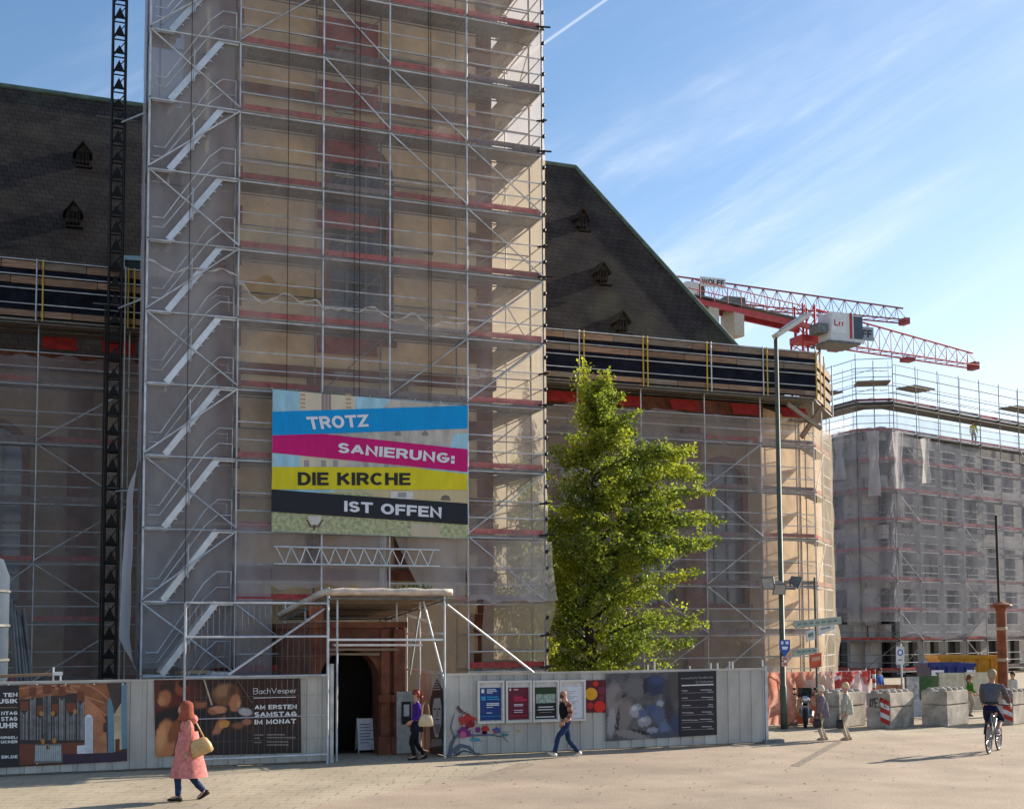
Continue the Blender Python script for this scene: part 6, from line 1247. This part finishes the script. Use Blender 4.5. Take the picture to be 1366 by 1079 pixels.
def person(label, pos, ang, h, feet, hands, top, bottom, shoes, hair, lean=.04, coat=None, sleeves=True, skin=SKIN, hairstyle='short', bald=False, extra=None, headturn=0, hood=None, pelvis_z=None, cat='person', group=None, seat=False, slim=1.0, name='person', legsw=1.0, girth=1.0):
    s = h/1.75; root = empty(name, pos, label, cat, group); root.rotation_euler = (0, 0, ang); WM.pop(root.name, None)
    W = Matrix.Translation(pos) @ Matrix.Rotation(ang, 4, 'Z')
    pz = (pelvis_z if pelvis_z else .93)*s
    J = {'pel': Vector((0, 0, pz)), 'sp': Vector((lean*.35*s, 0, pz+.18*s)), 'ch': Vector((lean*.8*s, 0, pz+.40*s)), 'nk': Vector((lean*s, 0, pz+.55*s)), 'hd0': Vector((lean*1.1*s+.015*s, 0, pz+.625*s)), 'hd1': Vector((lean*1.1*s+.02*s, 0, pz+.70*s)), 'hd2': Vector((lean*1.1*s, 0, pz+.765*s))}
    for sd, nm in ((1, 'L'), (-1, 'R')):
        J['hip'+nm] = Vector((0, .095*sd*s, pz-.05*s)); an = Vector(feet[nm])*s
        J['kn'+nm], J['an'+nm] = ik(J['hip'+nm], an, .43*s, .42*s, (1, 0.05*sd, .2))
        J['sh'+nm] = J['ch']+Vector((0, .175*sd*s*slim, .075*s)); wr = Vector(hands[nm])*s
        J['el'+nm], J['wr'+nm] = ik(J['sh'+nm], wr, .29*s, .26*s, (-1, .35*sd, -.3))
    def toe(nm): 
        p = feet.get(nm+'p', 0); return J['an'+nm]+Vector((.15*math.cos(p), 0, .15*math.sin(p)-.05))*s
    # body: one continuous skin
    nn = [(J['pel'], (.115*s, .15*s)), (J['sp'], (.10*s, .125*s)), (J['ch'], (.11*s, .15*s)), (J['nk'], .055*s), (J['hd0'], (.072*s, .066*s)), (J['hd1'], (.098*s, .080*s)), (J['hd2'], (.080*s, .070*s))]
    ed = [(0, 1), (1, 2), (2, 3), (3, 4), (4, 5), (5, 6)]
    for nm in 'LR':
        i = len(nn); nn += [(J['hip'+nm], .088*s), (J['kn'+nm], .054*s), (J['an'+nm], .038*s), (toe(nm), .030*s)]; ed += [(0, i), (i, i+1), (i+1, i+2), (i+2, i+3)]
        i = len(nn); nn += [(J['sh'+nm], .055*s), (J['el'+nm], .041*s), (J['wr'+nm], .027*s)]; ed += [(2, i), (i, i+1), (i+1, i+2)]
    V, Fc = skin_mesh(nn, ed); mb = MB(); mb.add(V, Fc)
    for nm, sd in (('L', 1), ('R', -1)): add_hand(mb, J['wr'+nm], J['wr'+nm]-J['el'+nm], sd, s)
    hc = J['hd1']; hr_ = Matrix.Rotation(headturn, 3, 'Z'); mb.loft([[hc+hr_ @ Vector((x*s, y*s, z*s)) for x, y, z in g_] for g_ in ([(.085, -.014, -.045), (.085, .014, -.045), (.086, .009, .02), (.086, -.009, .02)], [(.122, -.008, -.035), (.122, .008, -.035), (.096, .006, .012), (.096, -.006, .012)])])
    for sd in (1, -1): mb.ell(hc+hr_ @ Vector((-.005*s, .083*sd*s, -.01*s)), .018*s, .01*s, .03*s, 8, 6)
    def put(m_, nm, mt, sm=True, par=None):
        o = m_.build(nm, mt, None, sm); o.parent = par or root
        if nm in ('coat', 'jacket', 'trousers', 'vest', 'headscarf'):
            for v in o.data.vertices: v.co += v.normal*(.012*noise.noise(v.co*11+Vector((s, 0, 0)))+.007*noise.noise(Vector((v.co.x*30, v.co.y*30, v.co.z*9))))
        return o
    body = put(mb, 'body', skin)
    fe = MB()
    for sd in (1, -1): fe.ell(hc+hr_ @ Vector((.086*s, .030*sd*s, .018*s)), .008*s, .014*s, .008*s, 8, 6)
    put(fe, 'eyes', BLACK, True, body); fm = MB(); fm.ell(hc+hr_ @ Vector((.090*s, 0, -.065*s)), .008*s, .022*s, .006*s, 8, 6); put(fm, 'mouth', mat('lips', (.35, .10, .09), .6), True, body)
    # trousers and shoes
    nn = [(J['pel'], (.135*s, .165*s)), (J['pel']+Vector((0, 0, .10*s)), (.12*s, .15*s))]; ed = [(0, 1)]
    cut = (1.0 if bottom[1] == 'long' else .45)
    for nm in 'LR':
        i = len(nn); kn, an = J['kn'+nm], J['an'+nm]; e = kn+(an-kn)*cut if bottom[1] == 'long' else kn+(an-kn)*.35
        nn += [(J['hip'+nm], .103*s*legsw), (kn, .072*s*legsw), (e, (.055 if cut == 1 else .078)*s*legsw)]; ed += [(0, i), (i, i+1), (i+1, i+2)]
    V, Fc = skin_mesh(nn, ed); put(MB().add(V, Fc), 'trousers', bottom[0])
    for nm in 'LR':
        p = feet.get(nm+'p', 0); a = J['an'+nm]; f_ = Vector((math.cos(p), 0, math.sin(p))); u_ = Vector((-math.sin(p), 0, math.cos(p))); sh = MB()
        c0 = a-u_*.045*s
        sh.loft([[c0+f_*(x*s)+Vector((0, math.cos(6.2832*k/10)*w_*s, 0))+u_*((math.sin(6.2832*k/10)*hh+dz)*s) for k in range(10)] for x, w_, hh, dz in ((-.075, .022, .025, .0), (-.06, .038, .05, .01), (0, .042, .052, .012), (.07, .045, .036, -.005), (.14, .042, .026, -.012), (.185, .02, .014, -.018))]); put(sh, 'shoe', shoes)
    # upper garment
    rr = 1.0
    nn = [(J['pel']+Vector((0, 0, .02*s)), (.135*s*girth, .17*s*girth)), (J['sp'], (.128*s*girth, .155*s*girth)), (J['ch'], (.135*s*girth, .18*s*girth)), (J['ch']+Vector((.0, 0, .12*s)), (.085*s, .12*s*girth))]; ed = [(0, 1), (1, 2), (2, 3)]
    for nm in 'LR':
        i = len(nn); w_, e_ = J['wr'+nm], J['el'+nm]; nn += [(J['sh'+nm], .078*s), (e_, .060*s), (e_+(w_-e_)*(.92 if sleeves else .25), .046*s)]; ed += [(2, i), (i, i+1), (i+1, i+2)]
    V, Fc = skin_mesh(nn, ed); tm = MB(); tm.add(V, Fc)
    if coat:                                   # skirt of a coat: hem height, flare
        hz_, fl_ = coat; zt_ = pz+.30*s; rings = []
        for q in range(9):
            t_ = q/8; z = zt_+(hz_*s-zt_)*t_; g_ = []
            for k in range(18):
                a_ = 6.2832*k/18; rx = (.165+fl_*t_**1.1)*s; ry = (.185+fl_*.75*t_)*s; wv = 1+.05*t_*math.sin(a_*5+1); g_.append(Vector((lean*.3*s*(1-t_)-.0+rx*math.cos(a_)*wv, ry*math.sin(a_)*wv, z)))
            rings.append(g_)
        tm.loft(rings, False)
    gar = put(tm, 'coat' if coat else 'jacket', top)
    # hair, hood
    hm2 = MB()
    def hp(x, y, z): return hc+hr_ @ Vector((x*s, y*s, z*s))
    if hood is not None:
        hm2.loft([[hp(-.01+(.125*rx)*math.cos(6.2832*k/14)-.02, (.118*rx)*math.sin(6.2832*k/14), z) for k in range(14)] for rx, z in ((1.35, -.20), (1.15, -.14), (1.0, -.06), (1.02, .03), (.85, .10), (.35, .145))]); put(hm2, 'headscarf', hood)
        fv = MB(); fv.ell(hp(.068, 0, -.015), .05*s, .062*s, .085*s, 12, 8); put(fv, 'face', skin, True, body)
    elif not bald:
        big = {'short': 1.0, 'perm': 1.12, 'tail': 1.0}[hairstyle]
        hm2.loft([[hp(-.022+.103*rx*big*math.cos(6.2832*k/14), .093*rx*big*math.sin(6.2832*k/14), z+(.03*math.cos(6.2832*k/14) if z < .05 else 0)) for k in range(14)] for rx, z in ((.80, -.06), (.97, -.01), (1.02, .045), (.86, .09), (.45, .125*big))])
        if hairstyle == 'tail':
            hm2.ell(hp(-.11, 0, .05), .05*s, .05*s, .05*s); hm2.tube([hp(-.12, 0, .04), hp(-.16, 0, -.04), hp(-.15, 0, -.16), hp(-.12, 0, -.24)], [.035*s, .045*s, .035*s, .012*s], 8)
        put(hm2, 'hair', hair)
    else:
        bd_ = MB(); bd_.ell(hp(.045, 0, -.075), .062*s, .070*s, .055*s, 12, 8); put(bd_, 'beard', hair)
    if extra: extra(root, J, s, put)
    root['_h'] = s
    return root, J, s, W
def bag(label, W, loc, w_, h_, d_, mt, strap, name='shoulder_bag', tilt=0.0):
    o = empty(name, W @ Vector(loc), label, 'bag'); o.rotation_euler = (0, tilt, W.to_euler().z); b = MB(); 
    b.loft([[Vector((x*w_/2*k1, y*d_/2*k1, z)) for x, y in ((-1, -.7), (-.7, -1), (.7, -1), (1, -.7), (1, .7), (.7, 1), (-.7, 1), (-1, .7))] for k1, z in ((.85, 0), (1.05, .03), (1.0, h_*.5), (.8, h_*.9), (.55, h_))]); bo_ = b.build('pouch', mt, None, True); bo_.parent = o
    t_ = MB(); t_.tube([Vector((-.3*w_, 0, h_*.92)), Vector((-.2*w_, 0, h_*.92+strap*.7)), Vector((0, 0, h_*.92+strap)), Vector((.2*w_, 0, h_*.92+strap*.7)), Vector((.3*w_, 0, h_*.92))], .014, 6); so_ = t_.build('strap', mt, None, True); so_.parent = o
    return o
A_LEFT = math.pi+.10
# woman in the pink coat
PINK = cloth('pink', (.60, .215, .195)); SCARF = cloth('rust_scarf', (.30, .085, .055)); JEAN = cloth('jeans', (.022, .045, .11)); TAN = mat('tan_leather', (.55, .36, .16), .5, 0, .12, 8)
def pinkx(root, J, s, put):
    b = MB(); b.loft([[Vector((.02+.17*math.cos(6.2832*k/14), .17*math.sin(6.2832*k/14), z)) for k in range(14)] for z in (.50*s, .62*s)], False); put(b, 'red_tunic', cloth('red_tunic', (.30, .02, .03)))
    b = MB(); b.ell(J['ch']+Vector((-.10*s, 0, .11*s)), .10*s, .13*s, .09*s); put(b, 'hood', PINK)
r_, J, s, W = person('person in a long pink coat and rust headscarf carrying a tan bag', Vector((2.70, 23.35, 0)), A_LEFT, 1.78, {'L': (.20, .08, .09), 'R': (-.30, -.09, .13), 'Rp': -.5, 'Lp': .1}, {'L': (.10, .24, .80), 'R': (.06, -.26, .82)}, PINK, (JEAN, 'long'), BLACK, None, .06, (.42, .17), hood=SCARF, extra=pinkx)
bag('pale tan shoulder bag hanging behind the pink coat', W, (-.20, .25, .84), .38, .30, .13, TAN, .42, tilt=.35)
# woman in the purple top
PURP = cloth('purple', (.075, .022, .22)); BLK = cloth('black', (.012, .012, .015)); REDH = mat('red_hair', (.24, .035, .012), .5, 0, .2, 20)
def purx(root, J, s, put):
    b = MB(); b.loft([[Vector((.02+.155*math.cos(6.2832*k/14), .18*math.sin(6.2832*k/14), z*s)) for k in range(14)] for z in (.70, .85, .98)], False); put(b, 'dark_vest', cloth('dark_blue', (.015, .018, .035)))
r_, J, s, W = person('person with red hair in a purple top and black trousers walking past the porch', GP(557, 1013), A_LEFT-.1, 1.66, {'L': (.10, .08, .09), 'R': (-.20, -.08, .10), 'Rp': -.25}, {'L': (.22, .20, .98), 'R': (.12, -.20, .92)}, PURP, (BLK, 'long'), BLACK, REDH, .03, hairstyle='tail', extra=purx, slim=.92)
bag('cream handbag on the arm of the person in purple', W, (-.13, .24, .80), .34, .28, .13, mat('cream_leather', (.58, .47, .29), .5, 0, .1, 8), .34, name='handbag')
# walking man
def manx(root, J, s, put):
    nn = [(J['pel']+Vector((0, 0, .06*s)), (.155*s, .185*s)), (J['sp'], (.155*s, .18*s)), (J['ch'], (.158*s, .20*s)), (J['ch']+Vector((0, 0, .11*s)), (.10*s, .14*s))]; V, Fc = skin_mesh(nn, [(0, 1), (1, 2), (2, 3)])
    put(MB().add(V, Fc), 'vest', cloth('black_vest', (.014, .014, .016)))
    for nm in 'LR':
        for k in range(6):
            t_ = .12+k*.15; a_ = J['sh'+nm]; e_ = J['el'+nm]; w_ = J['wr'+nm]; p = a_+(e_-a_)*t_*2 if t_ < .5 else e_+(w_-e_)*(t_-.5)*2; d = ((e_-a_) if t_ < .5 else (w_-e_)).normalized(); b = MB(); b.tube([p-d*.014, p+d*.014], (.079-.03*t_)*s, 10, False); put(b, 'sleeve_stripe', cloth('stripe_cream', (.55, .42, .32)) if k % 2 else cloth('stripe_brown', (.10, .04, .035)))
r_, J, s, W = person('bald bearded person in black vest and striped sleeves striding past the poster cases', GP(757, 1009.5), A_LEFT, 1.70, {'L': (.40, .07, .12), 'Lp': .45, 'R': (-.37, -.07, .10), 'Rp': -.15}, {'L': (.22, .24, .90), 'R': (.02, -.25, .84)}, cloth('check_shirt', (.38, .15, .10), .35), (JEAN, 'long'), mat('white_shoe', (.68, .66, .62), .5), mat('beard_brown', (.10, .055, .035), .8), .07, bald=True, extra=manx, pelvis_z=.88)
# two elderly women
WHT = mat('white_hair', (.62, .56, .46), .7, 0, .12, 20); CRM = cloth('cream', (.50, .44, .34)); LIL = cloth('lilac_grey', (.20, .165, .20))
r_, J, s, W = person('elderly person with white hair in lilac grey jacket and cream trousers', GP(1099, 987), math.pi-.45, 1.50, {'L': (.06, .08, .09), 'R': (-.08, -.08, .09)}, {'L': (.10, .23, .78), 'R': (.10, -.23, .80)}, LIL, (CRM, 'long'), mat('beige_shoe', (.40, .32, .22), .6), WHT, .05, (.74, .035), hairstyle='perm', slim=1.12)
bag('small dark handbag carried by the person in lilac grey', W, (.20, .20, .36), .22, .24, .10, mat('dark_leather', (.025, .016, .016), .45), .16, name='handbag')
r_, J, s, W = person('elderly person with pale yellow hair in a light sage jacket', GP(1131, 987), math.pi-.55, 1.58, {'L': (.05, .08, .09), 'R': (-.06, -.08, .09)}, {'L': (.12, .24, .80), 'R': (.08, -.24, .80)}, cloth('sage', (.42, .42, .35)), (CRM, 'long'), mat('beige_shoe', (.4, .32, .22)), mat('blond_hair', (.62, .48, .25), .7, 0, .12, 20), .03, (.78, .035), hairstyle='perm', slim=1.12)
bag('small black handbag carried by the person in sage', W, (.22, .22, .34), .2, .24, .10, mat('dark_leather', (.025, .016, .016)), .18, name='handbag')
# small figures
r_, J, s, W = person('person in a green jacket standing by the cream fence', GP(1294, 955), -.3, 1.45, {'L': (.03, .09, .09), 'R': (-.05, -.09, .09)}, {'L': (.28, .18, .95), 'R': (.25, -.18, .98)}, cloth('green', (.06, .20, .02)), (cloth('stone', (.42, .36, .28)), 'long'), BLACK, mat('auburn_hair', (.16, .06, .025), .6), .04, hairstyle='tail')
r_, J, s, W = person('person in a white shirt half hidden behind the cyclist', FP(1350, 44), math.pi, 1.55, {'L': (.03, .09, .09), 'R': (-.05, -.09, .09)}, {'L': (.2, .18, .9), 'R': (.2, -.18, .9)}, cloth('white', (.62, .60, .58)), (BLK, 'long'), BLACK, mat('dark_hair', (.03, .02, .015), .6), .04)
r_, J, s, W = person('person in a yellow jacket by the end of the grey hoarding', FP(1024, 41.5), .3, 1.5, {'L': (.03, .09, .09), 'R': (-.05, -.09, .09)}, {'L': (.12, .25, .8), 'R': (.1, -.25, .8)}, cloth('yellow', (.62, .30, .015)), (BLK, 'long'), BLACK, mat('dark_hair', (.03, .02, .015)), .04)
r_, J, s, W = person('person in a bright blue top behind the striped barrier post', FP(1170.5, 49), -1.2, 1.55, {'L': (.03, .09, .09), 'R': (-.05, -.09, .09)}, {'L': (.12, .25, .8), 'R': (.1, -.25, .8)}, cloth('blue', (.06, .16, .45)), (BLK, 'long'), BLACK, mat('dark_hair', (.03, .02, .015)), .04)
wk = FP(1307, 86.3, 15.95); r_, J, s, W = person('worker in a yellow vest high on the far scaffold', wk, -2.0, 1.75, {'L': (.03, .09, .09), 'R': (-.05, -.09, .09)}, {'L': (.12, .25, .8), 'R': (.1, -.25, .8)}, cloth('hi_vis', (.60, .55, .04)), (BLK, 'long'), BLACK, mat('dark_hair', (.03, .02, .015)), .04)
# ------------------------------------------------------------------ bicycle and rider
RUB = mat('rubber', (.018, .018, .018), .8); FRM = mat('bike_frame', (.30, .31, .33), .35, .5, .1)
def ring(mb, c, ax, R1, r_, n=28, m=7):
    ax = Vector(ax).normalized(); e1 = ax.cross(Vector((0, 0, 1))).normalized(); e2 = ax.cross(e1); rg = []
    for i in range(n+1):
        a_ = 6.28319*i/n; d = e1*math.cos(a_)+e2*math.sin(a_); rg.append([Vector(c)+d*(R1+r_*math.cos(6.28319*k/m))+ax*(r_*math.sin(6.28319*k/m)) for k in range(m)])
    return mb.loft(rg, False)
def wheel(root, c, R1, rt, spokes, hub=FRM):
    w_ = MB(); ring(w_, c, (0, 1, 0), R1-rt, rt); t_ = w_.build('wheel', RUB, None, True); t_.parent = root
    q = MB(); ring(q, c, (0, 1, 0), R1-rt*2.3, rt*.55); rm = q.build('rim', hub, None, True); rm.parent = t_
    sp2 = MB()
    for k in range(spokes):
        a_ = 6.28319*k/spokes; d = Vector((math.cos(a_), 0, math.sin(a_))); sp2.tube([Vector(c)+Vector((0, .02*(-1)**k, 0)), Vector(c)+d*(R1-rt*2.2)], .004 if spokes > 12 else .016, 4, False)
    sp2.tube([Vector(c)+Vector((0, -.05, 0)), Vector(c)+Vector((0, .05, 0))], .025, 8); so2 = sp2.build('spokes', hub, None); so2.parent = t_; so2['kind'] = 'stuff'
    return t_
cyp = GP(1326, 1003); cang = rad(36)
bk = empty('bicycle', cyp, 'silver bicycle ridden away from the square', 'bicycle'); bk.rotation_euler = (0, 0, cang); bk.scale = (1.07, 1.07, 1.07)
wheel(bk, (-.52, 0, .34), .34, .02, 28); wheel(bk, (.52, 0, .34), .34, .02, 28)
def btube(nm, pts, r_, mt=FRM, par=None): b = MB(); b.tube(pts, r_, 8); o = b.build(nm, mt, None, True); o.parent = par or bk; return o
for nm, pts, r_ in (('top_tube', [(-.17, 0, .80), (.36, 0, .84)], .017), ('down_tube', [(-.10, 0, .30), (.38, 0, .76)], .019), ('seat_tube', [(-.10, 0, .30), (-.20, 0, .92)], .017), ('chain_stay', [(-.10, .05, .30), (-.52, .06, .34)], .010), ('chain_stay', [(-.10, -.05, .30), (-.52, -.06, .34)], .010), ('seat_stay', [(-.18, .03, .80), (-.52, .06, .34)], .009), ('seat_stay', [(-.18, -.03, .80), (-.52, -.06, .34)], .009), ('fork', [(.37, .0, .88), (.40, .055, .72), (.52, .055, .34)], .013), ('fork', [(.40, -.055, .72), (.52, -.055, .34)], .013), ('stem', [(.37, 0, .84), (.35, 0, 1.03), (.42, 0, 1.06)], .016)): btube(nm, pts, r_)
btube('handlebar', [(.34, .30, 1.06), (.42, .12, 1.07), (.42, -.12, 1.07), (.34, -.30, 1.06)], .012, BLACK)
b = MB(); b.loft([[Vector((x, y*w_, .95+dz)) for y, dz in ((-1, 0), (-.6, .03), (.6, .03), (1, 0), (.5, -.03), (-.5, -.03))] for x, w_ in ((-.34, .06), (-.30, .085), (-.2, .06), (-.05, .025))]); o = b.build('saddle', BLACK, None, True); o.parent = bk
b = MB(); ring(b, (-.10, .06, .30), (0, 1, 0), .085, .006, 20, 5); o = b.build('chainring', GALVD, None, True); o.parent = bk
btube('crank', [(-.10, .08, .30), (-.02, .09, .16)], .011, GALVD); btube('crank', [(-.10, -.08, .30), (-.18, -.09, .44)], .011, GALVD)
for y, x, z in ((.13, -.02, .15), (-.13, -.18, .45)): b = MB(); b.box(x-.05, x+.05, y-.045, y+.045, z-.012, z+.012); o = b.build('pedal', BLACK, None); o.parent = bk
b = MB(); b.box(-.62, -.58, -.04, .04, .58, .63); o = b.build('tail_light', mat('tail_red', (.35, .01, .01), .3), None); o.parent = bk
b = MB(); rg = []
for i in range(9): a_ = rad(20+i*14); rg.append([Vector((-.52-.385*math.cos(a_), y, .34+.385*math.sin(a_))) for y in (-.03, .03)])
b.add([p for g_ in rg for p in g_], [(2*i, 2*i+1, 2*i+3, 2*i+2) for i in range(8)]); o = b.build('mudguard', BLACK, None); o.parent = bk
Wb = Matrix.Translation(cyp) @ Matrix.Rotation(cang, 4, 'Z')
def cycx(root, J, s, put):
    b = MB(); b.loft([[J['pel']+Vector((.02+.165*math.cos(6.2832*k/14), .205*math.sin(6.2832*k/14), z)) for k in range(14)] for z in (.10, .15)], False); put(b, 'belt', BLACK)
r_, J, s, W = person('person with short grey hair in a grey sweater and dark shorts riding the bicycle', cyp+Vector((math.cos(cang)*-.20, math.sin(cang)*-.20, 0)), cang, 1.99, {'L': (.18, .13, .215), 'Lp': 0, 'R': (.02, -.13, .50), 'Rp': -.2}, {'L': (.545, .29, 1.02), 'R': (.545, -.29, 1.02)}, cloth('grey_sweater', (.115, .11, .125)), (cloth('navy_shorts', (.012, .016, .055)), 'short'), mat('grey_shoe', (.45, .42, .40), .6), mat('grey_blond_hair', (.36, .27, .17), .7), .22, pelvis_z=1.10/1.137, extra=cycx, slim=1.12, girth=1.15)
# ------------------------------------------------------------------ parked motorcycle
mc = GP(1075, 968.5); mcang = math.pi+.95
mo = empty('motorcycle', mc, 'dark parked motorcycle in front of the red printed fence sheet', 'motorcycle'); mo.rotation_euler = (0, 0, mcang)
wheel(mo, (.70, 0, .31), .31, .06, 8, GALVD); wheel(mo, (-.70, 0, .31), .31, .075, 8, GALVD)
def mtube(nm, pts, r_, mt=BLACK): b = MB(); b.tube(pts, r_, 8); o = b.build(nm, mt, None, True); o.parent = mo
for y in (-.10, .10): mtube('fork', [(.70, y, .31), (.48, y, .92)], .028, GALV)
mtube('handlebar', [(.36, .38, 1.05), (.45, .2, 1.0), (.45, -.2, 1.0), (.36, -.38, 1.05)], .016)
b = MB(); b.ell((.12, 0, .80), .32, .17, .15, 14, 8); o = b.build('fuel_tank', mat('dark_paint', (.02, .022, .03), .25), None, True); o.parent = mo
b = MB(); b.loft([[Vector((x, y*w_, z+dz)) for y, dz in ((-1, 0), (-.7, .06), (.7, .06), (1, 0), (.6, -.05), (-.6, -.05))] for x, w_, z in ((-.85, .08, .90), (-.6, .13, .84), (-.3, .15, .77), (-.1, .11, .78))]); o = b.build('seat', RUB, None, True); o.parent = mo
b = MB(); b.box(-.22, .25, -.14, .14, .28, .62); b.box(-.10, .15, -.20, .20, .40, .55); o = b.build('engine', GALVD, None); o.parent = mo
mtube('exhaust', [(.2, .17, .35), (-.2, .19, .28), (-.75, .21, .42)], .045, GALV); mtube('frame_tube', [(.48, 0, .9), (.0, .1, .62), (-.7, .09, .35)], .022); mtube('frame_tube', [(.48, 0, .9), (.0, -.1, .62), (-.7, -.09, .35)], .022)
b = MB(); b.ell((.60, 0, .88), .11, .13, .13, 12, 8); o = b.build('headlight', mat('chrome', (.55, .55, .57), .2, .8), None, True); o.parent = mo
b = MB(); b.loft([[Vector((.62+dx, y*.2, z)) for y in (-1, -.4, .4, 1)] for dx, z in ((0, .95), (-.05, 1.1), (-.16, 1.24))], False); o = b.build('windscreen', mat('smoked_screen', (.10, .11, .12), .2), None, True); o.parent = mo
b = MB(); b.box(-.95, -.62, -.2, .2, .88, 1.16); o = b.build('top_case', mat('dark_case', (.05, .05, .055), .4), None); o.parent = mo
for y in (-.32, .32): mtube('mirror_stalk', [(.44, y*.8, 1.02), (.42, y, 1.18)], .008)
for y in (-.32, .32): b = MB(); b.ell((.42, y, 1.2), .02, .06, .04, 8, 6); o = b.build('mirror', BLACK, None, True); o.parent = mo

# ------------------------------------------------------------------ small things on the square
dA, dB_ = GP(1060, 1022), GP(1120, 989); dn = (dB_-dA).normalized(); 
o = beam('drain_channel', dA+Vector((0, 0, .004)), dB_+Vector((0, 0, .004)), .22, .012, mat('drain_iron', (.27, .215, .165), .85, .1, .3, 10), None); prop(o, 'narrow dark drain strip crossing the brown asphalt near the elderly pair', None, None, 'structure')
pA, pB = GP(640, 1040), GP(705, 1018); o = beam('asphalt_patch', pA+Vector((0, 0, .003)), pB+Vector((0, 0, .003)), .5, .006, mat('patch_asphalt', (.30, .235, .175), .9, 0, .15, 5, bump=.3), None); prop(o, 'long darker repair patch in the asphalt', None, None, 'structure')
lt = MB()
for k in range(420):
    x = R_.uniform(-4, 28); y = R_.uniform(19, 28.3); d_ = R_.uniform(0, 6.28); s_ = R_.uniform(.02, .05); p = Vector((x, y, .008+.004*R_.random())); a_ = Vector((math.cos(d_), math.sin(d_), 0)); c_ = Vector((-a_.y, a_.x, .2))
    lt.add([p-a_*s_, p+c_*s_*.5, p+a_*s_, p-c_*s_*.5+Vector((0, 0, .01))], [(0, 1, 2, 3)])
prop(lt.build('litter', mat('dry_leaf', (.17, .10, .04), .9, 0, .4, 3)), 'scattered dry leaves on the paving of the square', None, None, 'stuff')
